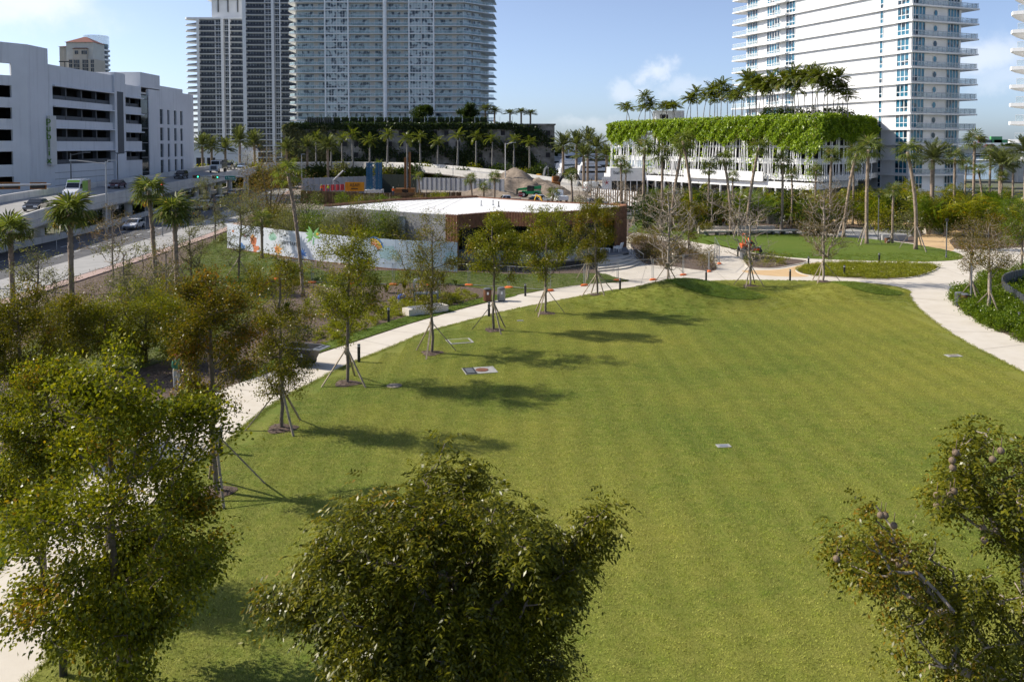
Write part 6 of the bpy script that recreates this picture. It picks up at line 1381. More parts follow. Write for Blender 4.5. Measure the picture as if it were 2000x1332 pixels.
for (a, b) in ((1867, 884), (1860, 899), (1861, 913), (1955, 880), (1939, 897), (1863, 959), (1855, 966), (1847, 981), (1830, 967), (1720, 1006), (1729, 1006), (1746, 1026), (1634, 1091), (1770, 1099), (1756, 1102), (1920, 1030), (1923, 1055), (1830, 987)):
    w = AT(a, b, D3 - .55); put(fm, 'fruit', ft, (w.x - X3, w.y - D3, w.z))

# ------------------------------------------------------------------ palms on the street side, each frond a part
for i, (bx, by, cy_, lean, lab, nf) in enumerate(((26, 604, 452, -.1, 'squat fan palm at the left edge, its trunk base banded orange', 26), (141, 618, 415, 0, 'fan palm with rough booted trunk before the white van on the flyover', 30), (305, 562, 372, -.5, 'tall leaning fan palm behind the red traffic signal', 26), (346, 570, 412, -.15, 'fan palm with a smooth lower trunk beside the leaning one', 28), (592, 580, 338, -1.1, 'slender tall palm leaning left before the mural wall', 15), (512, 505, 428, .0, 'short small-crowned palm by the left end of the mural', 18))):
    g = G(bx, by); h = CAMH - (cy_ - HOR) * g.y / FPX
    make_palm('fan_palm', lab, g, i + 1, h, 'sabal', nf, (1.15, 1.35, 1.15, 1.3, .75, .8)[i], (lean, 0, lean * .1), 'fan palms on the street side', r=(.19, .2, .19, .2, .15, .16)[i], parts=True, stakes=3 if i in (2, 3) else 0)

# ------------------------------------------------------------------ thin trees between street and path
thin = ((252, 652, 462, 60, 'grey twiggy tree beside the pink paver walk', 'lf_grey', 10), (75, 640, 470, 55, 'grey thin-leaved tree left of the booted palm', 'lf_grey', 8), (222, 545, 395, 60, 'wide brown-twigged tree before the street and the flyover piers', 'lf_brown', 4), (372, 548, 415, 38, 'small staked tree right of the paired palms', 'lf_grey', 7), (466, 545, 372, 48, 'taller thin tree with yellow-green leaves before the mural end', 'lf_grey', 12), (325, 600, 470, 42, 'twiggy tree behind the low shrubs of the street lawn', 'lf_brown', 4), (420, 470, 345, 40, 'yellow-green tree at the street corner below the signal mast', 'lf_grey', 12), (565, 500, 415, 34, 'thin tree close before the white mural', 'lf_grey', 7), (690, 512, 385, 30, 'grey tree over the pavilion roof edge', 'lf_grey', 8), (850, 520, 392, 26, 'bare twig tree before the grey pavilion wall', 'lf_brown', 2))
for i, (bx, by, ty, hw, lab, lf, per) in enumerate(thin):
    row_tree(bx, by, ty, hw, by - (by - ty) * .18, lab, 30 + i, None, name='thin_tree', group='thin young trees along the street', ntips=260, per=per, leaf=lf, bark='barkpale' if per < 6 else 'bark', trunk_r=.08, L=.13, W=.06, stakes=3 if i in (0, 3, 4) else 0, stake_rot=i, mulch=False, r_tip=.008)
# tall brown bamboo-like thicket and the green ones along the pavilion's back wall
def thicket(bx, by, ty, hw, lab, leaf, seed, n=260, per=16, L=.22, W=.07, group='tall shrubs along the pavilion back wall', name='tall_shrub'):
    g = G(bx, by); k = g.y / FPX; return make_bush(name, lab, g, seed, (by - ty) * k, hw * k, n, per, L, W, leaf, group, stems=14)
thicket(528, 455, 300, 62, 'tall brown-green thicket beside the signal mast', 'lf_brown', 1, 420, 20, .3, .08)
thicket(500, 448, 372, 52, 'lower olive growth at the foot of the tall thicket', 'lf_grey', 2)
thicket(600, 462, 372, 36, 'dark glossy bush beside the leaning palm', 'lf_dark', 3)
for i, (bx, by, ty, hw, leaf) in enumerate(((572, 486, 408, 36, 'lf_grey'), (620, 500, 402, 34, 'lf_bright'), (660, 508, 412, 32, 'lf_grey'), (705, 513, 415, 28, 'lf_olive'), (745, 517, 398, 26, 'lf_bright'), (540, 470, 400, 36, 'lf_olive'), (765, 518, 425, 20, 'lf_grey'))):
    thicket(bx, by, ty, hw, nth(i) + ' bamboo-like shrub behind the mural, counting from the street end', leaf, 10 + i, 340, 22, .2, .06)

# ------------------------------------------------------------------ palm grove beyond the far lawn
grove = ((1258, 446, 288, 0), (1292, 448, 302, -.3), (1310, 450, 288, .4), (1350, 455, 275, -1.0), (1222, 420, 330, .0), (1426, 458, 310, -.6), (1458, 456, 288, .4), (1527, 457, 318, .2), (1592, 440, 335, 0), (1622, 445, 305, .2), (1647, 468, 300, 2.0), (1693, 482, 292, 0), (1788, 490, 296, -1.0), (1743, 480, 372, 0), (1862, 440, 308, 0), (1900, 430, 276, 0), (1918, 432, 330, -.9), (1932, 425, 302, 0), (1976, 430, 318, 0), (1885, 425, 322, .2), (1430, 440, 345, 0), (1384, 452, 330, .3), (1212, 425, 318, 0), (1545, 445, 340, .3), (1665, 440, 325, 0), (1955, 440, 345, 0))
order = sorted(range(len(grove)), key=lambda i: grove[i][0])
GP = [make_palm('cabbage_palm', 'x', (0, 0, 0), 50 + k, 9.0, 'sabal', 22, 1.0, (b, 0, .1), 'cabbage palms of the grove', r=.17, stakes=3) for k, b in enumerate((0., -.9, 1.2))]
usedp = set()
for rank, i in enumerate(order):
    bx, by, cy_, lean = grove[i]; g = G(bx, by); h = CAMH - (cy_ - HOR) * g.y / FPX
    pr = 0 if abs(lean) < .35 else (1 if lean < 0 else 2)
    lab = ('straight', 'left-leaning', 'right-leaning')[pr] + ' cabbage palm, ' + nth(rank) + ' of the grove counting from the pavilion'
    if pr not in usedp: o = GP[pr]; usedp.add(pr); o['label'] = lab; o.location = g; o.scale = (h / 9,) * 3 if h > 7 else (h / 9 * 1.2, h / 9 * 1.2, h / 9)
    else: o = copy_tree(GP[pr], g, rank * 1.7 if pr == 0 else 0., lab, (max(.8, h / 9), max(.8, h / 9), h / 9))
# understorey: areca-like feather clumps, broad-leaf shrubs
def areca(name, label, loc, seed, h, leaf, group, nf=26):
    rng = rng_of(name + str(seed)); root = thing(name, label, 'plant', loc, 0, group); V, F, off = [], [], 0
    pr = [frond_feather(rng, h, 14, .11, h * .26, .55, .3, .55) for _ in range(3)]
    for i in range(nf):
        v = rot_xyz(pr[i % 3][0] * rng.uniform(.7, 1.1), i * 2.4, R(rng.uniform(25, 78)), rng.normal(0, .2)) + [rng.normal(0, .12 * h), rng.normal(0, .12 * h), rng.uniform(0, .35) * h]
        V.append(v); F.append(pr[i % 3][1] + off); off += len(v)
    put(npmesh('fronds', np.concatenate(V), np.concatenate(F), leaf), 'fronds', root)
    mb = MB()
    for i in range(7): a = i * .9; mb.tube([(.1 * math.cos(a), .1 * math.sin(a), -.03), (.14 * h * math.cos(a), .14 * h * math.sin(a), .5 * h)], [.04, .03], 5)
    mb.build('stem', 'palmbark', root); return root
ru = rng_of('under'); spots = []
for i in range(86):
    x = 1262 + (1985 - 1262) * (i + .5) / 86 + ru.normal(0, 9); y = ru.uniform(416, 452) if x < 1560 else ru.uniform(418, 462)
    spots.append((x, y))
UP = [areca('feather_clump', 'x', (0, 0, 0), 1, 3.6, 'lf_bright', 'undergrowth of the palm grove'), areca('feather_clump', 'x', (0, 0, 0), 2, 4.4, 'lf_green', 'undergrowth of the palm grove'), make_bush('grove_shrub', 'x', (0, 0, 0), 3, 3.4, 1.9, 110, 16, .3, .14, 'lf_dark', 'undergrowth of the palm grove'), make_bush('grove_shrub', 'x', (0, 0, 0), 4, 3.0, 1.8, 100, 16, .26, .12, 'lf_green', 'undergrowth of the palm grove'), make_bush('grove_shrub', 'x', (0, 0, 0), 5, 2.6, 1.6, 90, 12, .24, .1, 'lf_grey', 'undergrowth of the palm grove')]
UD = ['bright feathery clump', 'tall dark feathery clump', 'dark broad-leaved bush', 'green rounded bush', 'grey-green loose bush']
first = [True] * 5
for i, (x, y) in enumerate(spots):
    k = int(ru.choice([0, 1, 2, 3, 4], p=[.40, .30, .14, .10, .06])); g = G(x, y); lab = UD[k] + ' under the palms, ' + nth(i) + ' plant of the grove from the pavilion'
    sc = ru.uniform(.95, 1.5)
    if first[k]: o = UP[k]; o.location = g; o['label'] = lab; o.scale = (sc,) * 3; first[k] = False
    else: copy_tree(UP[k], g, ru.uniform(0, 6.28), lab, sc)
# traveller palm with big flat leaves, and the big date palm
tp = thing('traveller_palm', 'broad paddle-leaved palm spreading like a fan in the grove', 'palm', G(1845, 462)); 
for i in range(9):
    a = R(-68 + 17 * i); rg = rng_of(i); L_ = 4.6; pts = []
    v, f = frond_feather(rg, 4.4, 20, .2, .5, .18, .1, .12)
    put(npmesh('leaf', rot_xyz(v, 0, R(90) - a * .8, 0), f, 'lf_bright'), 'leaf', tp)
MB().tube([(0, 0, -.1), (0, 0, 1.2)], [.25, .2], 8).build('trunk', 'palmbark', tp)
for i, (bx, Y, cy_, lab) in enumerate(((1822, 122, 312, 'big date palm with orange fruit stalks before the white tower'), (1955, 128, 322, 'date palm near the right edge behind the grove'), (2005, 120, 300, 'date palm cut by the right edge of the picture'))):
    g = AT(bx, cy_, Y); make_palm('date_palm', lab, (g.x, g.y, 0), 70 + i, g.z, 'date', 44, 1.55, (0, 0, 0), 'date palms around the grove', r=.3)

# ------------------------------------------------------------------ low planting
def clumps(name, label, poly, dens, h, r, leaf, group, L=.1, W=.05, seed=1, per=10, n=16, maxn=300):
    rg = rng_of(name + str(seed)); q = scatter_in(poly, dens, rg)[:maxn]
    protos = [make_bush(name, 'x', (0, 0, 0), seed * 7 + k, h, r, n, per, L, W, leaf, group, cat='plant', stems=3) for k in range(3)]
    order_ = np.argsort(-q[:, 1]) if len(q) else []
    for i, j in enumerate(order_):
        g = (q[j, 0], q[j, 1], .04); s = rg.uniform(.7, 1.3); lab = nth(i) + ' ' + label + ', counting from the far side'
        if i < 3: o = protos[i]; o.location = g; o['label'] = lab; o.scale = (s,) * 3
        else: copy_tree(protos[i % 3], g, rg.uniform(0, 6.28), lab, s)
clumps('bed_shrub', 'low green shrub of the round bed beside the bins', BED_A, .8, .6, .5, 'lf_green', 'shrubs of the round bed', .1, .05, 1)
def cover(name, label, poly, dens, h, r, leaf, L, W, seed, per=10, n=16):
    """plants grown into one mass nobody could count"""
    rg = rng_of(name); q = scatter_in(poly, dens, rg); src = []
    for k in range(3):
        T = lumpy(rg, n, [(h * .1, r * .7), (h * .4, r), (h * .8, r * .7), (h, r * .2)], shell=.5); src.append(bush_mesh(name, rg, T, per, .1 * h + .04, L, W, leaf, .1, np.array([0, 0, h * .3])))
    gn_scatter(name, np.column_stack([q, np.full(len(q), .03)]), src, label, seed=seed)
cover('bed_ground_cover', 'low yellow-green ground cover of the long kerbed bed', BED_B, 5, .3, .34, 'lf_cover', .09, .05, 2)
cover('path_hedge', 'glossy low hedge filling the bed along the right path', BED_C, 4.5, .62, .5, 'lf_bright', .12, .075, 3, 14, 22)
cover('fence_hedge', 'low hedge filling the bed before the dark fence', BED_D, 3.2, .5, .5, 'lf_bright', .11, .07, 4)
clumps('twiggy_shrub', 'brown twiggy shrub of the bed beside the steps', BED_E, .34, 1.1, .75, 'lf_brown', 'shrubs beside the pavilion steps', .13, .06, 5, 12, 30)
COVER = [tuple(G(*q_).xy) for q_ in ((600, 672), (640, 640), (700, 612), (760, 590), (840, 580), (900, 572), (935, 582), (870, 600), (800, 612), (740, 634), (690, 652), (620, 684))]
cover('mulch_ground_cover', 'yellow-green ground cover scattered over the mulch beside the path', COVER, 3.4, .2, .3, 'lf_cover', .08, .05, 6, 12, 14)
rb = rng_of('bedplants')
for i, (x, y, h, lf) in enumerate(((640, 612, 1.0, 'lf_bright'), (718, 588, .8, 'lf_bright'), (755, 572, .9, 'lf_green'), (790, 566, 1.0, 'lf_green'), (560, 610, 1.0, 'lf_dark'), (600, 600, .9, 'lf_grey'), (865, 555, .8, 'lf_green'), (890, 558, .7, 'lf_bright'), (672, 580, .9, 'lf_green'), (820, 575, .6, 'lf_grey'))):
    tuft_plant('grass_tuft', nth(i) + ' spiky grass tuft of the mulch bed before the mural', G(x, y), i, h, 60, lf, 'spiky tufts of the mulch bed', w=.03)
for i, (x, y, h, r, lf) in enumerate(((395, 585, 1.0, 1.1, 'lf_grey'), (370, 570, 1.2, 1.2, 'lf_grey'), (330, 555, 1.0, .9, 'lf_brown'), (450, 590, .9, 1.0, 'lf_grey'), (405, 545, 1.2, 1.3, 'lf_brown'), (500, 560, 1.0, 1., 'lf_grey'), (540, 575, .9, 1., 'lf_olive'), (480, 535, 1., 1., 'lf_grey'), (520, 640, .9, .9, 'lf_dark'), (470, 650, .9, .9, 'lf_dark'), (590, 560, .9, .9, 'lf_olive'), (150, 660, .8, .9, 'lf_grey'), (240, 690, .8, .9, 'lf_olive'), (100, 720, .9, .9, 'lf_dark'), (30, 800, 1.2, 1.2, 'lf_dark'), (60, 760, 1., 1., 'lf_olive'), (290, 620, 1.1, 1.2, 'lf_grey'), (210, 640, 1.2, 1.3, 'lf_grey'), (350, 640, 1., 1.1, 'lf_olive'), (430, 610, 1.1, 1.2, 'lf_grey'), (310, 580, 1.3, 1.4, 'lf_brown'), (120, 690, 1.2, 1.2, 'lf_grey'), (480, 600, .9, 1.1, 'lf_olive'), (560, 640, .9, 1., 'lf_green'), (640, 590, .8, .8, 'lf_green'), (690, 580, .8, .9, 'lf_olive'), (590, 660, .8, .9, 'lf_dark'), (420, 690, 1., 1., 'lf_olive'), (250, 600, 2.2, 1.6, 'lf_grey'), (180, 620, 2.4, 1.6, 'lf_brown'), (300, 560, 2.2, 1.5, 'lf_green'), (420, 560, 2., 1.4, 'lf_green'), (450, 520, 1.8, 1.4, 'lf_grey'), (390, 520, 2.2, 1.5, 'lf_grey'), (540, 610, 1.6, 1.2, 'lf_green'), (610, 620, 1.2, 1.1, 'lf_green'), (20, 640, 2.2, 1.6, 'lf_grey'), (90, 650, 2., 1.5, 'lf_brown'), (560, 545, 1.6, 1.3, 'lf_green'), (470, 575, 1.5, 1.3, 'lf_bright'), (590, 535, 1.3, 1.1, 'lf_bright'))):
    make_bush('low_shrub', nth(i) + ' low rounded shrub between street and path, counting back from the mural side', G(x, y), i, h, r, 70, 16, .12, .05, lf, 'low shrubs between street and path')
# ------------------------------------------------------------------ palms and trees around the towers
# slender palms on the planted roof, clumped at differing heights
rq = rng_of('roofpalms'); RPX = sorted([1222, 1236, 1248, 1258, 1268, 1276, 1290, 1300, 1312, 1322, 1340, 1348, 1364, 1374, 1384, 1392, 1402, 1410, 1420, 1428, 1436, 1444, 1452, 1462, 1470, 1478, 1486, 1494, 1502, 1510, 1518, 1526, 1534, 1542, 1552, 1560, 1570, 1580, 1590, 1598, 1606, 1616, 1626, 1636, 1645, 1655])
CP = [make_palm('roof_palm', 'x', (0, 0, 0), 90 + k, 7.0, 'coco', 22, 1.25, b, 'slender palms on the hedge-topped roof', r=.11, droopy=12) for k, b in enumerate(((.3, 0, 0), (-.9, .2, .1), (1.0, 0, -.1), (0, .3, .15)))]
for i, p in enumerate(RPX):
    t = np.interp(p, [1200, 1600], [L1, 0]) + rq.normal(0, .6); bk = rq.uniform(2.0, 9.); b = pc + pu * max(t, -1) + Vector((.87, .48, 0)) * bk
    b.x = (p - 1000) / FPX * b.y + rq.normal(0, .3); top_px = np.interp(p, [1220, 1260, 1330, 1400, 1450, 1530, 1640, 1660], [205, 188, 190, 172, 160, 150, 148, 190]) + rq.uniform(-4, 26)
    zc = CAMH + (HOR - top_px) * b.y / FPX; h = max(4., zc - ZT - .2); lab = 'slender feather palm on the garage roof, ' + nth(i) + ' from the sea end'
    sc = (1, 1, h / 7.8)
    if i < 4: o = CP[i]; o.location = (b.x, b.y, ZT); o['label'] = lab; o.scale = sc
    else: copy_tree(CP[i % 4], (b.x, b.y, ZT), rq.uniform(0, 6.28), lab, sc)
for i, (p, y) in enumerate(((1555, 214), (1585, 206), (1620, 212), (1648, 204), (1530, 214), (1500, 216))):
    g = AT(p, y, 172.); make_bush('roof_shrub', nth(i) + ' dark bush between the roof palms, counting from the sea end' if i else 'dark bush at the sea end of the roof shrubs', (g.x, g.y, ZT), i, 2.2, 1.8, 50, 12, .5, .25, 'lf_dark', 'dark bushes on the garage roof')
# royal palms before the ivy podium
RY = [make_palm('royal_palm', 'x', (0, 0, 0), 110 + k, 13., 'royal', 15, 1.55, b, 'royal palms before the ivy podium', r=.34, droopy=5) for k, b in enumerate(((0, 0, 0), (.4, 0, .1)))]
ryx = [(617, 268), (690, 262), (722, 272), (755, 262), (795, 270), (822, 266), (855, 274), (893, 264), (930, 266), (962, 268), (1004, 272), (1035, 276), (668, 270), (645, 276)]
for i, (p, y) in enumerate(sorted(ryx)):
    D = 272 + (i % 3) * 6; g = AT(p, y, D); h = g.z - 1.6; lab = 'royal palm before the ivy podium, ' + nth(i) + ' from the street end'
    if i < 2: o = RY[i]; o.location = (g.x, D, 0); o['label'] = lab; o.scale = (1, 1, h / 13)
    else: copy_tree(RY[i % 2], (g.x, D, 0), i * 1.3, lab, (1, 1, h / 13))
DT = make_palm('date_palm', 'x', (0, 0, 0), 130, 9., 'date', 46, 1.9, (0, 0, 0), 'date palms by the marina and the street end', r=.38)
dts = [(395, 286, 262, 'before the white vaulted hall, nearest the garage'), (413, 288, 270, 'before the white vaulted hall, second from the garage'), (468, 276, 250, 'leaning out over the flyover, taller of the pair'), (497, 282, 255, 'beside the flyover, shorter of the pair'), (1100, 286, 235, 'at the marina nearest the ivy podium'), (1126, 284, 240, 'at the marina before the yacht mast'), (1148, 278, 262, 'behind the yacht mast'), (1165, 290, 236, 'at the marina before the white yachts'), (1185, 305, 226, 'at the marina nearest the rod screen'), (1140, 305, 225, 'low among the marina palms'), (600, 290, 262, 'before the ivied end of the podium'), (640, 288, 258, 'before the podium, beside the first royal palms'), (560, 292, 262, 'behind the tall thicket'), (440, 292, 268, 'half hidden behind the street lamp')]
for i, (p, y, D, w) in enumerate(dts):
    g = AT(p, y, D); h = g.z; lab = 'date palm ' + w
    if i == 0: o = DT; o.location = (g.x, D, 0); o['label'] = lab; o.scale = (1, 1, h / 9)
    else: copy_tree(DT, (g.x, D, 0), i * .9, lab, (1, 1, h / 9))
# silhouetted date palms and round trees on the podium roof
for i, (p, y) in enumerate(((948, 214), (966, 218), (996, 222), (1018, 220), (1036, 222))):
    g = AT(p, y, 312.); copy_tree(DT, (g.x, 312., zt + .5), i, nth(i) + ' dark date palm on the podium roof, counting from the tower', (.9, .9, max(.3, (g.z - zt - .5) / 9)))
for i, (p, y, hw) in enumerate(((826, 208, 19), (915, 207, 18))):
    g = AT(p, y, 308.); k = 308 / FPX; h = g.z - zt - .3; make_tree('roof_tree', ('round dark tree on the podium roof before the aqua tower', 'round dark tree on the podium roof at the tower corner')[i], (g.x, 308., zt + .5), 140 + i, h, crown_prof(h * .25, h, hw * k), ntips=160, per=16, sig=.4, L=.7, W=.4, leaf='lf_dark', trunk_r=.3, r_tip=.03)
# bushes at the podium foot
rbp = rng_of('foot')
for i in range(26):
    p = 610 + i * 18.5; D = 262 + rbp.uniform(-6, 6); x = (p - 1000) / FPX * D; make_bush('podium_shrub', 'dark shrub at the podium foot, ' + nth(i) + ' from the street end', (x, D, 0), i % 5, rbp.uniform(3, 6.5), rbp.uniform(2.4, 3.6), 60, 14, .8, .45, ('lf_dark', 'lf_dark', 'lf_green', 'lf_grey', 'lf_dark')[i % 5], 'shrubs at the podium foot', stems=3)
for i in range(12):
    p = 380 + i * 17; D = 236 + rbp.uniform(-6, 6); x = (p - 1000) / FPX * D; make_bush('street_end_shrub', 'bush beyond the flyover, ' + nth(i) + ' from the garage', (x, D, 0), 30 + i, rbp.uniform(2.5, 7.5), 3., 70, 14, .7, .35, ('lf_grey', 'lf_green', 'lf_dark')[i % 3], 'bushes beyond the flyover', stems=3)
# small palms and bare trees between pavilion and site
for i, (bx, by, cy_, nf) in enumerate(((922, 398, 350, 18), (966, 400, 346, 20), (1078, 412, 378, 14), (1118, 412, 342, 20), (945, 396, 365, 12), (738, 372, 322, 20), (820, 385, 345, 12))):
    g = G(bx, by); make_palm('cabbage_palm', 'small cabbage palm behind the pavilion roof, ' + nth(i) + ' in order of planting' if False else ('shaggy palm left of the earth mound', 'palm with a curved trunk before the earth mound', 'low palm before the parked trucks', 'straight palm with red-brown trunk right of the trucks', 'stubby palm between the two mound palms', 'bearded palm before the flyover curve', 'small palm beside the drill rig')[i], g, 150 + i, CAMH - (cy_ - HOR) * g.y / FPX, 'sabal', nf, 1.25, (.3 * (i % 3 - 1), 0, 0), 'palms behind the pavilion', r=.2)
for i, (bx, by, ty, hw) in enumerate(((1165, 425, 345, 34), (1205, 432, 350, 34), (1240, 440, 352, 30), (1285, 445, 355, 32), (1145, 418, 358, 26), (1390, 455, 365, 34), (1442, 462, 372, 30), (1325, 450, 372, 28), (1480, 455, 380, 26))):
    row_tree(bx, by, ty, hw, by - (by - ty) * .3, 'leafless grey tree between pavilion and grove, ' + nth(i) + ' as listed from the roof' if False else 'leafless grey tree ' + ('behind the pavilion corner', 'right behind the brown slat wall', 'left of the side lawn', 'at the head of the side lawn', 'behind the roof beside the straight palm', 'before the long bench', 'behind the mower', 'left of the person in red', 'right of the long bench')[i], 60 + i, None, name='bare_tree', group='leafless trees behind the pavilion', ntips=260, per=2, leafy=.4, leaf='lf_brown', bark='barkpale', trunk_r=.11, r_tip=.012, L=.16, W=.08, stakes=3, stake_rot=i, mulch=False)
# far tree line beyond the water
tl = rng_of('line'); Nn = 9000; xs_ = tl.uniform(-60, 700, Nn); hh_ = 7 + 3 * np.sin(xs_ * .05) + 2 * np.sin(xs_ * .17); p = np.stack([xs_, 900 + tl.uniform(-6, 6, Nn), tl.uniform(0, 1, Nn) * hh_], 1)
v, f = leaf_arrays(p, tl.normal(0, 1, (Nn, 3)), tl.normal(0, 1, (Nn, 3)), 5., 3.2); o = put(npmesh('far_treeline', v, f, 'lf_dark'), 'far_treeline'); tag(o, 'dark line of trees across the water on the horizon', 'trees', kind='stuff')
# ------------------------------------------------------------------ vehicles
def carpaint(name, c): return pm(name, c, .25, spec=.5, var=.03, coat=.6)
PAINT = {k: carpaint('car_' + k, c) for k, c in dict(black=(.012, .013, .016), navy=(.02, .03, .06), white=(.75, .76, .77), silver=(.42, .43, .45), red=(.35, .02, .02), maroon=(.10, .015, .02), grey=(.10, .105, .11), blue=(.35, .45, .60), green=(.08, .35, .10), lime=(.22, .42, .04)).items()}
STY = dict(
    sedan=dict(L=4.6, W=1.8, H=1.45, belt=.92, low=[(-2.3, .35), (-2.28, .78), (-1.75, .92), (1.15, .92), (2.1, .78), (2.3, .6), (2.28, .3)], roof=[(-1.75, .92), (-1.05, 1.42), (.25, 1.45), (1.15, .92)]),
    suv=dict(L=4.7, W=1.9, H=1.75, belt=1.05, low=[(-2.3, .4), (-2.32, .95), (-2.2, 1.05), (1.0, 1.05), (2.1, .95), (2.33, .75), (2.3, .35)], roof=[(-2.2, 1.05), (-2.0, 1.68), (.2, 1.75), (1.0, 1.05)]),
    pickup=dict(L=5.6, W=1.95, H=1.85, belt=1.1, low=[(-2.8, .5), (-2.8, 1.1), (-.75, 1.1), (1.35, 1.1), (2.6, 1.02), (2.8, .8), (2.78, .4)], roof=[(-.75, 1.1), (-.65, 1.82), (.75, 1.85), (1.35, 1.1)]),
    van=dict(L=5.9, W=2.0, H=2.7, belt=1.35, low=[(-2.9, .4), (-2.92, 1.35), (-2.9, 1.35), (1.75, 1.35), (2.6, 1.15), (2.95, .85), (2.92, .35)], roof=[(-2.9, 1.35), (-2.82, 2.66), (1.0, 2.7), (1.75, 1.35)]))
def vehicle(name, label, loc, rz, style, paint, group, lights='both', wrap=None):
    st = STY[style]; W_ = st['W'] / 2; root = thing(name, label, {'van': 'van', 'pickup': 'pickup'}.get(style, 'car'), loc, rz, group); pt = PAINT[paint]
    def shell(prof, w0, w1, zsplit, mat, nm, close=True):
        n = len(prof); v = []; 
        for sgn in (-1, 1):
            for x, z in prof: t = max(0, min(1, (z - zsplit[0]) / max(.01, zsplit[1] - zsplit[0]))); xe = .93 if abs(x) > st['L'] * .46 else 1.; v.append((x, sgn * (w0 + (w1 - w0) * t) * xe, z))
        f = [tuple(range(n)), tuple(range(2 * n - 1, n - 1, -1))] + [(i, n + i, n + (i + 1) % n, (i + 1) % n) for i in range(n)]
        me = MB().add(v, f).mesh(nm, mat); bm = bmesh.new(); bm.from_mesh(me); bmesh.ops.recalc_face_normals(bm, faces=bm.faces); bmesh.ops.bevel(bm, geom=list(bm.edges), offset=.05, segments=2, affect='EDGES', clamp_overlap=True); bm.to_mesh(me); bm.free(); return put(me, nm, root)
    body = shell(st['low'], W_, W_, (0, 9), pt, 'body'); rf = st['roof']; cab = shell(rf, W_ * .97, W_ * .80 if style != 'van' else W_ * .93, (st['belt'], st['H']), pt, 'cabin')
    b, e = rf[0], rf[-1]; tb, te = rf[1], rf[2]
    def wy(z): t = (z - st['belt']) / (st['H'] - st['belt']); return W_ * (.97 + ((.80 if style != 'van' else .93) - .97) * t)
    def panel(pts, nm, mat='carglass'): MB().add(pts, [tuple(range(len(pts)))]).build(nm, mat, cab)
    def lerp(p, q, t): return (p[0] + (q[0] - p[0]) * t, p[1] + (q[1] - p[1]) * t)
    o = .018
    for (lo_, hi_, nm, s) in ((e, te, 'windscreen', 1), (b, tb, 'rear_window', -1)):
        if style == 'van' and nm == 'rear_window': continue
        a, c = lerp(lo_, hi_, .1), lerp(lo_, hi_, .88 if style != 'van' else .62); panel([(a[0] + s * o, -wy(a[1]) * .9, a[1] + o), (a[0] + s * o, wy(a[1]) * .9, a[1] + o), (c[0] + s * o, wy(c[1]) * .88, c[1] + o), (c[0] + s * o, -wy(c[1]) * .88, c[1] + o)], nm)
    for s in (-1, 1):
        zl, zh = st['belt'] + .06, st['H'] - .14
        def xr(z): return lerp(e, te, (z - e[1]) / (te[1] - e[1]))[0] - .12
        def xl(z): return lerp(b, tb, (z - b[1]) / (tb[1] - b[1]))[0] + .12
        if style == 'van': zl, zh = 1.45, 2.05; cuts = [(xr(zl) - 1.05, xr(zl), xr(zh), xr(zh) - .75)]
        else:
            m = .0 if style != 'pickup' else .3; cuts = [(xl(zl), m - .05, m - .05, xl(zh)), (m + .05, xr(zl), xr(zh), m + .05)]
        for (x0, x1, x2, x3) in cuts: panel([(x0, s * (wy(zl) + o), zl), (x1, s * (wy(zl) + o), zl), (x2, s * (wy(zh) + o), zh), (x3, s * (wy(zh) + o), zh)], 'side_window')
        r = .34 if style in ('sedan', 'suv') else .39; xa = st['L'] * .31
        for x in (-xa, xa):
            w = MB().lathe([(r * .55, -.11), (r * .95, -.115), (r, -.08), (r, .08), (r * .95, .115), (r * .55, .11)], n=14).build('wheel', 'tyre', root, (x, s * (W_ - .08), r)); w.rotation_euler = (R(90), 0, 0)
            MB().lathe([(r * .6, -.12), (r * .56, .0), (r * .6, .12)], n=10).build('rim', 'chrome', w)
        xf, xb = st['low'][-2][0], st['low'][1][0]
        MB().box((xf - .02, s * W_ * .70, st['low'][-2][1] + .03), (.16, .42, .16)).build('headlight', 'headlight', body)
        MB().box((xb + .05, s * W_ * .74, st['low'][1][1] - .1), (.14, .34, .2 if style != 'van' else .5)).build('taillight', 'taillight', body)
        MB().box((e[0] - .25, s * (W_ + .1), st['belt'] + .08), (.14, .2, .15)).build('mirror', 'blacksteel', body)
    MB().box((st['low'][-1][0] - .0, 0, .42), (.12, st['W'] * .86, .2)).build('bumper', 'greysteel', body); MB().box((st['low'][0][0], 0, .48), (.12, st['W'] * .86, .2)).build('bumper', 'greysteel', body)
    if style == 'pickup': MB().bb(-2.7, -W_ + .12, .95, -.85, W_ - .12, 1.115).build('cargo_bed', 'blacksteel', body)
    return root
def fly_at(pxx, off):
    pts = side(smooth_poly(fly_top, 40, False), off); cand = [i for i, p in enumerate(pts) if p.y > 85 and p.y < 262 and p.x < -50]
    i = min(cand, key=lambda j: abs(1000 + FPX * pts[j].x / pts[j].y - pxx)); a, b = pts[i - 1], pts[i + 1]; return Vector((pts[i].x, pts[i].y, pts[i].z - .89)), math.atan2(b.y - a.y, b.x - a.x)
def on_fly(pxx, off, towards, *a, **k):
    p, rz = fly_at(pxx, off); return vehicle(k.pop('name', 'car'), a[0], p, rz + (math.pi if towards else 0), *a[1:], **k)
van = on_fly(147, 4.2, True, 'white delivery van with green wrapped side on the flyover', 'van', 'white', 'vehicles on the flyover', name='delivery_van')
M['wrapimg'] = pm('food_print_wrap', (.45, .22, .10), .4, var=.5, vs=3, c2=(.55, .45, .30))
for s in (-1, 1):
    MB().bb(-1.6, -.006, .9, .6, .006, 2.45).build('wrap_panel', PAINT['lime'], van, (0, s * 1.0, 0)); MB().bb(-2.75, -.006, .8, -1.62, .006, 2.5).build('print_panel', 'wrapimg', van, (0, s * 1.0, 0))
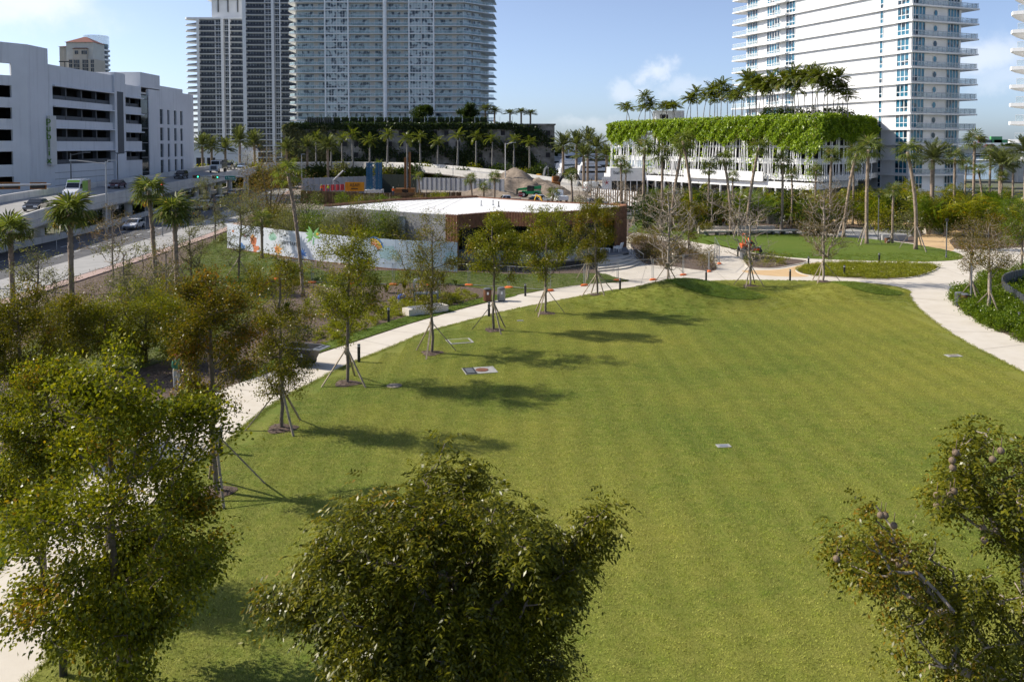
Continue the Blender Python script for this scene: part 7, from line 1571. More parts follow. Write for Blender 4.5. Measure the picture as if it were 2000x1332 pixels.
MB().bb(-.02, -.85, 0, .02, .85, .34).build('brow_panel', PAINT['lime'], van, (1.27, 0, 2.28)).rotation_euler = (0, R(-29), 0)
on_fly(70, 2.5, True, 'black sedan descending the flyover at its low left end', 'sedan', 'black', 'vehicles on the flyover')
on_fly(228, 5.8, True, 'dark red hatchback behind the van on the flyover', 'sedan', 'maroon', 'vehicles on the flyover')
on_fly(352, 5.0, True, 'black SUV on the flyover before the garage end', 'suv', 'black', 'vehicles on the flyover')
on_fly(448, 5.6, True, 'dark pickup behind the white truck on the flyover', 'pickup', 'grey', 'vehicles on the flyover', name='pickup_truck')
on_fly(472, 4.5, True, 'pale blue car at the far end of the flyover', 'sedan', 'blue', 'vehicles on the flyover')
# white lorry with big bonnet
tp_, trz = fly_at(424, 4.2); lor = thing('lorry', 'white bonneted lorry with grey grille on the flyover', 'truck', tp_, trz + math.pi, 'vehicles on the flyover')
def beveled(mb, name, mat, par, off=.06):
    me = mb.mesh(name, mat); bm = bmesh.new(); bm.from_mesh(me); bmesh.ops.bevel(bm, geom=list(bm.edges), offset=off, segments=2, affect='EDGES', clamp_overlap=True); bm.to_mesh(me); bm.free(); return put(me, name, par)
beveled(MB().bb(.4, -1.1, .9, 2.0, 1.1, 3.0), 'cab', PAINT['white'], lor); beveled(MB().bb(2.0, -1.0, .7, 3.5, 1.0, 1.9), 'bonnet', PAINT['white'], lor); beveled(MB().bb(-4.5, -1.2, 1.0, .35, 1.2, 3.1), 'cargo_body', PAINT['grey'], lor)
MB().bb(3.5, -.7, .8, 3.56, .7, 1.7).build('grille', 'greysteel', lor); MB().bb(2.0, -.95, 2.0, 2.03, .95, 2.8).build('windscreen', 'carglass', lor); MB().bb(3.4, -1.15, .5, 3.7, 1.15, .85).build('bumper', 'chrome', lor)
for s in (-1, 1):
    MB().bb(.7, -.01, 2.0, 1.7, .01, 2.75).build('side_window', 'carglass', lor, (0, s * 1.11, 0)); MB().box((3.52, s * .85, 1.25), (.1, .25, .3)).build('headlight', 'headlight', lor)
    for x in (2.7, -2.4, -3.4): MB().lathe([(.3, -.15), (.5, -.14), (.5, .14), (.3, .15)], n=14).build('wheel', 'tyre', lor, (x, s * .98, .5)).rotation_euler = (R(90), 0, 0)
# street below
def on_street(pxx, py_, towards, *a, **k):
    g = G(pxx, py_); i = min(range(len(cl) - 1), key=lambda j: abs(cl[j][1] - g.y)); t = Vector(cl[i + 1]) - Vector(cl[i]); return vehicle(k.pop('name', 'car'), a[0], (g.x, g.y, .012), math.atan2(t.y, t.x) + (math.pi if towards else 0), *a[1:], **k)
on_street(402, 409, False, 'white SUV seen from behind on the street below', 'suv', 'white', 'cars on the street below')
on_street(431, 398, False, 'second white SUV farther up the street', 'suv', 'silver', 'cars on the street below')
on_street(376, 425, False, 'dark SUV half hidden behind the twiggy tree on the street', 'suv', 'navy', 'cars on the street below')
on_street(262, 447, True, 'white car on the street behind the brown-twigged tree', 'sedan', 'white', 'cars on the street below')
on_street(455, 383, False, 'silver sedan waiting under the signal mast', 'sedan', 'silver', 'cars on the street below')
# parked by the building site
def parked(pxx, py_, rz, *a, **k): g = G(pxx, py_); return vehicle(k.pop('name', 'car'), a[0], (g.x, g.y, .0), rz, *a[1:], **k)
GP_ = 'vehicles parked by the building site'
parked(990, 399, math.pi + .15, 'white pickup parked behind the pavilion roof', 'pickup', 'white', GP_, name='pickup_truck')
parked(1012, 408, .2, 'white sedan parked close behind the roof', 'sedan', 'white', GP_)
parked(1040, 404, .1, 'black pickup parked beside the stop sign', 'pickup', 'black', GP_, name='pickup_truck')
parked(1055, 397, .9, 'white SUV parked behind the black pickup', 'suv', 'white', GP_)
parked(1210, 414, .3, 'dark grey pickup parked right of the pavilion', 'pickup', 'grey', GP_, name='pickup_truck')
parked(1165, 404, .4, 'silver SUV parked among the bare trees', 'suv', 'silver', GP_)
parked(1160, 376, .6, 'white van parked beside the striped barrier', 'van', 'white', GP_, name='parked_van')
bt = thing('box_truck', 'white truck with a high cab parked behind the low palm', 'truck', G(1092, 398), 1.75, GP_)
beveled(MB().bb(.6, -1.05, .8, 2.2, 1.05, 2.7), 'cab', PAINT['white'], bt); beveled(MB().bb(2.2, -1., .7, 3.4, 1., 1.6), 'bonnet', PAINT['white'], bt); beveled(MB().bb(-3.6, -1.1, .9, .5, 1.1, 1.7), 'flatbed', PAINT['white'], bt); MB().bb(2.2, -.9, 1.75, 2.24, .9, 2.5).build('windscreen', 'carglass', bt)
for s in (-1, 1):
    MB().bb(.9, -.01, 1.7, 1.9, .01, 2.45).build('side_window', 'carglass', bt, (0, s * 1.06, 0))
    for x in (2.6, -2.4): MB().lathe([(.28, -.15), (.48, -.14), (.48, .14), (.28, .15)], n=14).build('wheel', 'tyre', bt, (x, s * .95, .48)).rotation_euler = (R(90), 0, 0)
# ------------------------------------------------------------------ causeway at far right with containers and a red car
cw = thing('causeway', 'grey causeway bridge with parapet crossing far behind the right-hand palms', 'bridge', (140, 270, 0), -.12)
MB().bb(-60, 0, 9.2, 160, 14, 10.4).build('deck', 'concrete', cw); MB().bb(-60, -.3, 10.4, 160, .1, 11.4).build('parapet', 'concrete', cw); MB().bb(-60, 13.9, 10.4, 160, 14.3, 11.4).build('parapet', 'concrete', cw)
for i in range(9): MB().bb(-1, 1, 0, 1, 13, 9.2).build('pier', 'concrete', cw, (-50 + i * 24, 0, 0))
vehicle('car', 'red SUV on the far causeway', (AT(1937, 288, 276).x, 276, 10.4), -.12, 'suv', 'red', 'cars on the causeway'); vehicle('car', 'white car on the causeway left of the red one', (AT(1905, 288, 277).x, 278, 10.4), -.12, 'sedan', 'white', 'cars on the causeway')
lwb = thing('lower_viaduct', 'low white railing viaduct behind the right-hand palms', 'bridge', (128, 232, 0), -.12); MB().bb(-40, 0, 7., 120, 8, 7.8).build('deck', 'white2', lwb); MB().bb(-40, -.2, 9.1, 120, 0, 9.3).build('handrail', 'white2', lwb)
for i in range(40): MB().bb(-.08, -.2, 7.8, .08, 0, 9.1).build('post', 'white2', lwb, (-38 + i * 4, 0, 0))
for i in range(6): MB().bb(-.8, 1, 0, .8, 7, 7.).build('pier', 'white2', lwb, (-30 + i * 26, 0, 0))
for i, (p, c) in enumerate(((1917, 'maroon'), (1928, 'grey'), (1945, 'green'), (1953, 'green'))):
    g = AT(p, 277, 700.); o = beveled(MB().bb(-2.6 - i, -1.2, 0, 2.6 + i, 1.2, 5.2 if i % 2 == 0 else 2.6), 'shipping_container', PAINT[c], None, .05); tag(o, ('dark red container stack on the horizon', 'grey container on the horizon', 'tall green container stack on the horizon', 'low green container at the end of the row')[i], 'container', 'containers on the horizon'); o.location = (g.x, 700, g.z - 1.)
# ------------------------------------------------------------------ yachts in the marina
def yacht(lab, pxx, D, L_, rz, s=1.):
    r = thing('yacht', lab, 'boat', ((pxx - 1000) / FPX * D, D, -.05), rz, 'white yachts in the marina'); n = 9; v, f = [], []
    for i in range(n):
        t = i / (n - 1); w = 2.6 * s * (1 - max(0, (t - .45) / .55) ** 2.2); z = 2.2 * s + 1.1 * s * t * t; x = L_ * (t - .5); v += [(x, -w, z), (x * .97, -w * .7, -.3), (x * .97, w * .7, -.3), (x, w, z)]
    f = [(i * 4 + j, (i + 1) * 4 + j, (i + 1) * 4 + j + 1, i * 4 + j + 1) for i in range(n - 1) for j in range(3)] + [(i * 4, i * 4 + 3, (i + 1) * 4 + 3, (i + 1) * 4) for i in range(n - 1)] + [(0, 1, 2, 3)]
    MB().add(v, f).build('hull', 'white2', r)
    for k, (x0, x1, w, z0, z1) in enumerate(((-.42, .22, 2.0, 2.3, 4.4), (-.38, .12, 1.7, 4.4, 6.3), (-.3, .02, 1.3, 6.3, 7.6))):
        beveled(MB().add([(L_ * x0, -w * s, z0 * s), (L_ * x1 + 1.6, -w * s, z0 * s), (L_ * x1 + 1.6, w * s, z0 * s), (L_ * x0, w * s, z0 * s), (L_ * x0 + .4, -w * .9 * s, z1 * s), (L_ * x1, -w * .9 * s, z1 * s), (L_ * x1, w * .9 * s, z1 * s), (L_ * x0 + .4, w * .9 * s, z1 * s)], [(3, 2, 1, 0), (4, 5, 6, 7), (0, 1, 5, 4), (1, 2, 6, 5), (2, 3, 7, 6), (3, 0, 4, 7)]), 'deckhouse', 'white2', r, .1)
        for sd in (-1, 1): MB().bb(L_ * x0 + .8, -.01, (z0 + .7) * s, L_ * x1 + .5, .01, (z1 - .5) * s).build('window_band', 'carglass', r, (0, sd * w * .985 * s, 0))
    MB().tube([(-L_ * .2, 0, 7.5 * s), (-L_ * .22, 0, 10.5 * s)], [.25, .1], 6).box((-L_ * .21, 0, 9.2 * s), (.5, 2.6, .2)).ball((-L_ * .2, .9, 9.8 * s), .5).build('radar_mast', 'white2', r)
    return r
yacht('big white yacht with a radar mast showing above the marina palms', 1142, 330., 30., .5, 1.35); yacht('white yacht nearest the ivy podium', 1098, 318., 24., -.3); yacht('white yacht between the marina date palms', 1118, 300., 20., .8, .9); yacht('sleek white yacht nearest the rod screen', 1180, 322., 26., .15, 1.15); yacht('small white yacht low behind the barrier', 1160, 290., 16., .4, .8); yacht('distant white yacht with upper deck behind the hedge end', 1195, 345., 22., .2, 1.1)
# ------------------------------------------------------------------ bollards, bins, fences, covers
bm_body = MB().lathe([(.085, 0), (.085, .90), (.075, .93), (.075, .95)], n=12).mesh('post', 'blacksteel'); bm_cap = MB().lathe([(.088, .945), (.088, .985), (.06, 1.0)], n=12).mesh('cap', 'greysteel'); bm_len = MB().lathe([(.078, .86), (.087, .865), (.087, .90), (.078, .905)], n=12).mesh('lens', 'headlight')
bl = [(431, 890, 'beside the nearest staked tree'), (701, 709, 'beside the path and the full olive tree'), (759, 630, 'on the verge left of the path'), (955, 620, 'at the foot of the narrow olive tree'), (1026, 579, 'on the pavilion lawn near the bins'), (1211, 569, 'on the path edge below the steps'), (1379, 553, 'between path and mound at the plaza'), (1441, 501, 'left of the mower by the grey bin'), (1485, 499, 'right behind the round bed'), (1579, 521, 'between the two planting beds'), (1543, 550, 'on the lawn edge before the tan path'), (1649, 540, 'at the front of the long bed'), (1717, 514, 'at the back of the long bed'), (124, 1326, 'at the bottom left beside the path'), (1990, 640, 'in the hedge bed at the right edge')]
for x, y, w in bl:
    g = G(x, y); z = float(lawn_h(np.array(g.x), np.array(g.y))) if inside(LAWN, np.array([[g.x, g.y]]))[0] else .02
    r = thing('bollard_light', 'black bollard light ' + w, 'bollard', (g.x, g.y, z), 0, 'black bollard lights'); put(bm_body, 'post', r); put(bm_cap, 'cap', r); put(bm_len, 'lens', r)
def pole_lamp(x, y, topy, lab):
    g = G(x, y); h = (y - topy) * g.y / FPX; r = thing('pole_light', lab, 'lamp', g, 0, 'slim dark park lamp posts'); MB().lathe([(.11, 0), (.1, .3), (.06, .35), (.055, h)], n=10).build('pole', 'greysteel', r); MB().lathe([(.06, h - .05), (.16, h + .05), (.16, h + .25), (.05, h + .3)], n=10).build('lamp_head', 'blacksteel', r); MB().box((0, 0, .01), (.3, .3, .03)).build('base_plate', 'greysteel', r)
pole_lamp(1896, 602, 497, 'slim lamp post behind the right-hand bins'); pole_lamp(1848, 504, 432, 'slim lamp post at the right end of the far lawn'); pole_lamp(1715, 470, 385, 'slim lamp post in the palm grove court'); pole_lamp(885, 392, 322, 'black lamp post between pavilion roof and building site'); pole_lamp(1155, 410, 352, 'thin grey post behind the pavilion corner')
def bin_(x, y, lab, col):
    g = G(x, y); r = thing('litter_bin', lab, 'litter bin', (g.x, g.y, .02), .3, 'round slatted litter bins'); MB().lathe([(.26, 0), (.28, .05), (.28, .92), (.26, .95)], n=20).build('liner', 'blacksteel', r)
    sl = MB().bb(-.025, -.012, .05, .025, .012, .9).mesh('slat', col)
    for i in range(26): a = i * 2 * math.pi / 26; put(sl, 'slat', r, (.295 * math.cos(a), .295 * math.sin(a), 0), a + math.pi / 2)
    MB().lathe([(.31, .93), (.31, .98), (.2, 1.04), (.12, 1.04)], n=20).build('lid', 'greysteel', r); MB().bb(-.12, -.315, .55, .02, -.305, .75).build('sticker', 'white2', r)
bin_(952, 589, 'brown slatted bin beside the path, left of a pair', 'wood'); bin_(979, 588, 'grey slatted bin beside the path, right of a pair', 'steel'); bin_(1451, 507, 'grey bin at the tip of the round bed', 'steel'); bin_(1873, 598, 'dark bin with white sticker by the right path', 'greysteel'); bin_(1885, 601, 'brown slatted bin by the right path', 'wood'); bin_(1733, 480, 'brown bin among the grove palms', 'wood')
# temporary mesh fence on orange feet
fence_px = [(540, 546), (611, 553), (690, 556), (769, 557), (843, 557.5), (917, 558.5), (995, 563), (1075, 569), (1142, 558.5), (1207, 549), (1276, 547.5), (1335, 538), (1385, 531), (1405, 516), (1396, 496)]
FH_ = 1.85
def mesh_panel(L_):
    mb = MB(); s = .16; w = .0035; n = int((L_ + FH_) / s)
    for k in range(n):
        x0 = k * s - FH_
        for sg in (1, -1):
            pts = []
            for t in (0, 1):
                x = x0 + FH_ * t if sg > 0 else x0 + FH_ * (1 - t); pts.append([x, FH_ * t])
            (xa, za), (xb, zb_) = pts
            if xa == xb: continue
            def clip(xa, za, xb, zb_):
                for lim, side_ in ((0, 1), (L_, -1)):
                    for it in range(2):
                        if side_ * (xa - lim) < 0:
                            if side_ * (xb - lim) < 0: return None
                            t = (lim - xa) / (xb - xa); xa, za = lim, za + (zb_ - za) * t
                        xa, za, xb, zb_ = xb, zb_, xa, za
                return xa, za, xb, zb_
            c = clip(xa, za, xb, zb_)
            if c is None: continue
            xa, za, xb, zb_ = c
            if abs(xa - xb) < .02: continue
            mb.quad((xa, 0, za - w), (xb, 0, zb_ - w), (xb, 0, zb_ + w), (xa, 0, za + w))
    return mb.mesh('wire_mesh', 'steel')
foot_m = MB().lathe([(.30, 0), (.33, .04), (.30, .13), (.2, .16)], n=12).mesh('foot', 'orange')
for v_ in foot_m.vertices: v_.co.x *= 1.25; v_.co.y *= .62
fwhere = ['at its hidden left end', 'behind the leaning palm', 'before the mural lettering', 'before the painted trees', 'before the grey end of the mural', 'before the brown corner', 'behind the path bins', 'behind the dense green tree', 'left of the steps', 'before the steps', 'on the plaza, before the shrub bed', 'on the plaza beside the tall bare tree', 'turning back along the shrub bed', 'last of the line, beside the walk']
for i in range(len(fence_px) - 1):
    a, b = G(*fence_px[i]), G(*fence_px[i + 1]); d = b - a; L_ = d.length; r = thing('fence_panel', 'wire mesh site-fence panel ' + fwhere[i], 'fence panel', a, math.atan2(d.y, d.x), 'temporary mesh fence panels'); L_ -= .12
    for x in (.03, L_): MB().tube([(x, 0, 0), (x, 0, FH_ + .06)], .028, 6).build('post', 'steel', r)
    for z in (.1, FH_): MB().tube([(.03, 0, z), (L_, 0, z + (.02 if z > 1 else 0))], .02, 6).build('rail', 'steel', r)
    nb = max(1, round(L_ / 3.2))
    for k in range(1, nb): MB().tube([(L_ * k / nb, 0, 0), (L_ * k / nb, 0, FH_)], .022, 6).build('post', 'steel', r)
    put(mesh_panel(L_), 'wire_mesh', r); put(foot_m, 'foot', r, (-.05, 0, 0))
# dark fence of tall panels at the right edge
df = thing('panel_fence', 'curved dark grey panel fence at the right edge behind the hedge', 'fence', G(1957, 580)); d0 = df.location; cv = smooth_poly([tuple(G(*q).xy) for q in ((2140, 705), (2060, 652), (2000, 612), (1966, 588), (1957, 578), (1960, 568), (1976, 560), (2010, 553), (2080, 545))], 5, False)
for i in range(len(cv) - 1):
    a, b = Vector(cv[i]), Vector(cv[i + 1]); d = b - a; MB().bb(.015, -.03, .06, d.length - .015, .03, 1.28).build('panel', M.setdefault('fencegrey', pm('slate_grey_panel', (.055, .06, .068), .5, var=.06)), df, (a.x - d0.x, a.y - d0.y, 0), math.atan2(d.y, d.x)); MB().bb(-.04, -.05, 0, .04, .05, 1.34).build('post', 'greysteel', df, (a.x - d0.x, a.y - d0.y, 0), math.atan2(d.y, d.x))
# covers set in the lawn
def zl(x, y): g = G(x, y); g.z = float(lawn_h(np.array(g.x), np.array(g.y))); return g
g = zl(937, 728); r = thing('manhole_cover', 'square concrete cover with a rusty round lid and dark hatch in the lawn', 'manhole cover', g, .25); MB().bb(-.85, -.62, -.1, .85, .62, .03).build('slab', 'sidewalk', r); MB().lathe([(.34, .03), (.34, .05), (.3, .055)], n=20).build('lid', pm('rusty_iron', (.16, .06, .03), .8, var=.3, vs=8), r, (.12, 0, 0)); MB().bb(-.82, -.58, .03, -.25, .56, .05).build('hatch', 'blacksteel', r); MB().bb(-.74, -.5, .05, -.34, .42, .06).build('hatch_plate', 'greysteel', r)
g = zl(898, 670); r = thing('manhole_cover', 'square cover overgrown with grass between two staked trees', 'manhole cover', g, .3); MB().bb(-.75, -.6, -.1, .75, .6, .03).build('slab', 'sidewalk', r); MB().bb(-.6, -.46, .03, .6, .46, .045).build('grass_inset', 'lawn', r)
g = zl(770, 757); o = MB().lathe([(.38, -.05), (.38, .03), (.34, .04)], n=20).build('drain_cover', 'soil'); tag(o, 'round sandy drain cover in the shadow right of the full olive tree', 'drain cover', 'small covers in the lawn'); o.location = g
for x, y, sx, lab in ((1862, 698, .42, 'white oblong cover with a brown centre at the right lawn edge'), (1413, 875, .28, 'small white cover alone in the middle of the lawn'), (1016, 629, .22, 'tiny white cover between the dense trees'), (1697, 551.5, .3, 'round brown cover in the path behind the second mound')):
    g = zl(x, y) if y > 560 else G(x, y); o = thing('lawn_cover', lab, 'cover', g, .1, 'small covers in the lawn'); MB().bb(-sx, -sx * .6, -.05, sx, sx * .6, .025).build('rim', 'sidewalk', o); MB().bb(-sx * .6, -sx * .35, .03, sx * .6, sx * .35, .036).build('lid', 'soil' if sx > .3 else 'steel', o)
# stone plinth with grating, blue ball, tilt cart, pipe rack
g = G(831, 612); r = thing('stone_plinth', 'long pale stone block topped with a dark metal grate beside the path', 'plinth', g, .62); MB().bb(-1.6, -.5, 0, 1.6, .5, .5).build('block', 'path', r); MB().bb(-1.3, -.42, .5, 1.2, .42, .54).build('grate_frame', 'steel', r)
for i in range(14): MB().bb(-1.2 + i * .17, -.38, .54, -1.12 + i * .17, .38, .57).build('grate_bar', 'greysteel', r)
g = G(785, 590); r = thing('blue_ball', 'glossy blue ball on a white base in the mulch bed', 'sculpture', g); MB().ball((0, 0, .36), .32, 20, 12, sq=(1.1, 1, .92)).build('ball', pm('blue_gloss', (.01, .06, .33), .15, var=.05, coat=.5), r, smooth=True); MB().lathe([(.4, 0), (.4, .06), (.3, .08)], n=16).build('base', 'white2', r)
g = G(597, 714); r = thing('tilt_cart', 'black plastic tilt cart parked on the path', 'cart', g, -.35)
pb = MB(); b0 = [(-.85, -.42, .42), (.35, -.42, .2), (.35, .42, .2), (-.85, .42, .42)]; t0 = [(-1.25, -.6, 1.05), (.75, -.6, 1.05), (.75, .6, 1.05), (-1.25, .6, 1.05)]
pb.add(b0 + t0, [(3, 2, 1, 0), (0, 1, 5, 4), (1, 2, 6, 5), (2, 3, 7, 6), (3, 0, 4, 7)]).add([(x * .95, y * .93, z) for x, y, z in t0] + [(x * .9, y * .85, z + .06) for x, y, z in b0], [(0, 4, 5, 1), (1, 5, 6, 2), (2, 6, 7, 3), (3, 7, 4, 0), (4, 7, 6, 5)]); pb.build('tub', 'blacksteel', r)
for a, b in ((0, 1), (1, 2), (2, 3), (3, 0)): MB().beam(t0[a], t0[b], .07, .06).build('rim', 'greysteel', r)
MB().bb(.75, -.5, 1.02, 1.25, .5, 1.08, 0).build('handle_plate', 'steel', r); MB().bb(.85, -.35, 1.081, 1.1, -.05, 1.09).build('handle_slot', 'blacksteel', r); MB().bb(.85, .08, 1.081, 1.1, .38, 1.09).build('handle_slot', 'blacksteel', r)
for s in (-.5, .5): MB().lathe([(.08, -.05), (.26, -.05), (.26, .05), (.08, .05)], n=14).build('wheel', 'tyre', r, (.1, s, .26)).rotation_euler = (R(90), 0, 0)
MB().bb(-.05, -.03, 0, .05, .03, .4).build('front_leg', 'steel', r, (-.7, 0, 0)); lg = put(text_mesh('CE', .34, 'white2', .004), 'logo', r, (.0, -.53, .72)); lg.rotation_euler = (R(75), 0, 0)
g = G(832, 588); r = thing('pipe_assembly', 'grey-white backflow pipe assembly standing in the mulch bed', 'pipes', g, .2)
for x in (-.9, .9): MB().tube([(x, 0, 0), (x, 0, 1.6)], .09, 10).build('riser_pipe', 'steel', r)
MB().tube([(-.9, 0, 1.6), (-.5, 0, 1.75), (.5, 0, 1.75), (.9, 0, 1.6)], .1, 10).build('cross_pipe', 'white2', r); MB().tube([(-.9, 0, .6), (.9, 0, .6)], .11, 10).build('main_pipe', 'offwhite', r)
for x in (-.45, .05, .5): MB().lathe([(.16, -.08), (.16, .08)], n=12).build('flange', 'steel', r, (x, 0, .6)).rotation_euler = (0, R(90), 0)
for x in (-1.15, -.55, .55, 1.15): MB().tube([(x, .5, 0), (x, .5, 2.3)], .035, 6).build('cage_post', 'steel', r)
MB().lathe([(.14, 0), (.14, .03)], n=12).build('valve_wheel', 'blacksteel', r, (.1, -.12, .85))
# stones at the left edge
for i, (x, y, s) in enumerate(((10, 842, .5), (22, 832, .45), (34, 826, .5), (30, 845, .55), (8, 858, .4), (48, 838, .4), (20, 860, .5), (40, 856, .42), (58, 842, .38), (2, 830, .45))):
    rg = rng_of(i); mb = MB().ball((0, 0, s * .35), s * .62, 10, 7, sq=(1.1, .85, .65)); mb.v = [(a + rg.normal(0, .035), b + rg.normal(0, .035), c + rg.normal(0, .03)) for a, b, c in mb.v]; o = mb.build('boulder', pm('grey_boulder', (.30, .28, .25), .85, var=.25, vs=4, bump=.4, bs=12) if i == 0 else bld, smooth=True); bld = o.data.materials[0]; tag(o, nth(i) + ' grey boulder of the heap at the left edge', 'boulder', 'boulders at the left edge'); o.location = G(x, y); o.rotation_euler.z = i
# white terrace furniture on the pavilion deck
def lounge(x, y, rz, lab, tip=0.):
    g = G(x, y, .85); r = thing('lounge_chair', lab, 'chair', g, rz, 'white terrace chairs'); r.rotation_euler.y = tip
    MB().bb(-.35, -.33, .34, .35, .33, .42).build('seat', 'white2', r); o = MB().bb(-.04, -.33, 0, .04, .33, .62).build('backrest', 'white2', r, (-.36, 0, .4)); o.rotation_euler.y = R(-18)
    for a in (-.28, .28):
        for b in (-.26, .26): MB().bb(a - .03, b - .03, 0, a + .03, b + .03, .34).build('leg', 'white2', r)
    for b in (-.34, .34): MB().bb(-.32, b - .03, .42, .3, b + .03, .62).build('armrest', 'white2', r)
lounge(1108, 491, 0., 'white lounge chair behind the deck railing glass'); lounge(1206, 492, 2.6, 'white lounge chair at the head of the steps'); lounge(1204, 479, 3.0, 'white lounge chair against the brown end wall'); lounge(1120, 492, 3.1, 'second white chair behind the railing, facing the first')
g = G(1180, 493, .85); r = thing('low_table', 'low white table between the terrace chairs', 'table', g, .2); MB().bb(-.6, -.35, .36, .6, .35, .42).build('top', 'white2', r)
for a in (-.5, .5):
    for b in (-.28, .28): MB().bb(a - .03, b - .03, 0, a + .03, b + .03, .36).build('leg', 'white2', r)
# long pale bench behind the far lawn, grey block, planters
a, b = G(1372, 460), G(1560, 458); r = thing('long_bench', 'long white slab bench on dark legs behind the far lawn', 'bench', a, math.atan2(b.y - a.y, b.x - a.x)); L_ = (b - a).length; MB().bb(0, -.4, .45, L_, .9, .62).build('slab', 'path', r)
for i in range(9): MB().bb(-.12, -.2, 0, .12, .6, .45).build('leg', 'greysteel', r, (.5 + (L_ - 1) * i / 8, 0, 0))
MB().bb(0, 1.6, 0, L_ * .8, 2.2, 1.0).build('back_wall', 'path', r)
for x, y, w, h, lab, m in ((1513, 437, 2.2, 1.6, 'grey equipment block beside the long bench', 'sidewalk'), (1745, 470, 3.2, .75, 'low grey planter wall in the grove court', 'sidewalk'), (1822, 457, 2.4, .7, 'pale stone seat beside the tan grove path', 'path')):
    o = beveled(MB().bb(-w / 2, -.5, 0, w / 2, .5, h), 'stone_block', m, None, .03); tag(o, lab, 'block', 'stone blocks by the grove'); o.location = G(x, y)
# ------------------------------------------------------------------ building site
def sheet_wall(name, lab, px0, px1, ybase, D0, D1, z0, z1, mat, cat='wall', posts=0, postm='steel', n=8, group=None):
    a, b = Vector(((px0 - 1000) / FPX * D0, D0, 0)), Vector(((px1 - 1000) / FPX * D1, D1, 0)); d = b - a; r = thing(name, lab, cat, a, math.atan2(d.y, d.x), group); L_ = d.length
    for i in range(n): MB().bb(L_ * i / n + .03, -.05, z0, L_ * (i + 1) / n - .03, .05, z1).build('panel', mat, r)
    for i in range(posts + 1): MB().bb(-.08, -.15, 0, .08, -.06, z1 + .1).build('post', postm, r, (L_ * i / max(1, posts), 0, 0))
    return r
M['sitegrey'] = pm('grey_site_panel', (.33, .34, .36), .7, var=.12, vs=.6, world=True); M['sitegreen'] = pm('dark_green_hoarding', (.028, .038, .028), .8); M['rust'] = pm('rusty_sheet_pile', (.14, .075, .035), .9, var=.4, vs=1.2, world=True, c2=(.24, .15, .08)); M['dirt'] = pm('excavated_sand', (.23, .18, .135), .95, var=.3, vs=1.4, bump=.8, bs=3, world=True, c2=(.31, .25, .19))
sheet_wall('site_barrier', 'grey panel barrier below the flyover, left of the dark green hoarding', 590, 762, 0, 196, 214, .0, 4.2, 'sitegrey', 'barrier', 16)
sheet_wall('hoarding', 'dark green hoarding behind the orange banner', 735, 822, 0, 212, 208, 0, 4.6, 'sitegreen', 'hoarding', 0, n=6)
sheet_wall('site_barrier', 'long grey panel barrier right of the drill rig', 815, 985, 0, 206, 196, 1., 4.0, 'sitegrey', 'barrier', 18)
sheet_wall('site_barrier', 'white striped barrier before the shop front', 1155, 1245, 0, 172, 160, .2, 3.1, 'white2', 'barrier', 20, 'rust', n=12)
sheet_wall('sheet_pile_wall', 'rusty sheet-pile wall along the excavation behind the pavilion', 588, 700, 0, 172, 168, -.1, 2.6, 'rust', 'wall', 18, 'rust', n=14)
sheet_wall('sheet_pile_wall', 'rusty sheet-pile wall right of the orange banner', 700, 900, 0, 174, 178, -.1, 2.0, 'rust', 'wall', 26, 'rust', n=20)
# earth mound
def mound(lab, pxx, D, rx, ry, h, seed):
    rg = np.random.default_rng(seed); n = 34; xs_ = np.linspace(-1.25, 1.25, n); X, Y = np.meshgrid(xs_, xs_); d = np.sqrt(X ** 2 + Y ** 2); th = np.arctan2(Y, X); e = d * (1 + .12 * np.sin(3 * th + 1) + .08 * np.sin(7 * th)); Z = np.clip(1 - e, 0, None) ** .85 * h; Z += np.where(Z > 0, (np.sin(X * 9 + seed) * np.sin(Y * 8) * .06 + rg.normal(0, .025, X.shape)) * h * np.clip(Z / h * 3, 0, 1), -.2)
    v = np.stack([X * rx, Y * ry, Z], 2).reshape(-1, 3); f = [(i * n + j, i * n + j + 1, (i + 1) * n + j + 1, (i + 1) * n + j) for i in range(n - 1) for j in range(n - 1)]
    o = put(npmesh('earth_mound', v, np.array(f), 'dirt', smooth=True), 'earth_mound'); tag(o, lab, 'earth mound', 'heaps of excavated earth'); o.location = ((pxx - 1000) / FPX * D, D, -.1)
mound('tall heap of grey-brown earth behind the pavilion', 1006, 208, 10., 9., 6.6, 3); mound('low brown earth heap beside the tall one', 1050, 206, 9, 7, 4.2, 5); mound('low sandy heap left of the tall one', 965, 200, 8, 6, 3., 8)
# orange banner
D = 186.; k = D / FPX; g = AT(674, 374, D); r = thing('site_banner', 'orange banner with black lettering on the site fence', 'banner', (g.x, D, 0)); z0, z1 = CAMH - (374 - HOR) * k, CAMH - (356 - HOR) * k; L_ = 37.5 * k
nb = 14; v = [(L_ * i / nb, .08 * math.sin(i * 1.3), z) for z in (z0, z1) for i in range(nb + 1)]; MB().add(v, [(i, i + 1, nb + 2 + i, nb + 1 + i) for i in range(nb)]).add([(a_, b_ + .02, c_) for a_, b_, c_ in v], [(i, nb + 1 + i, nb + 2 + i, i + 1) for i in range(nb)]).build('cloth', M.setdefault('banner', pm('orange_banner_cloth', (.62, .26, .015), .8, var=.12, vs=1.5)), r)
o = put(text_mesh('ASAP', .95, 'blacksteel', .005), 'lettering', r, (L_ / 2, -.12, (z0 + z1) / 2 + .3)); o.rotation_euler = (R(90), 0, 0); MB().bb(L_ * .32, -.13, z0 + .45, L_ * .68, -.12, z0 + .62).build('lettering_line', 'blacksteel', r)
for x in (0, L_ / 2, L_): MB().tube([(x, .12, 0), (x, .12, z1 + .1)], .05, 6).build('post', 'steel', r)
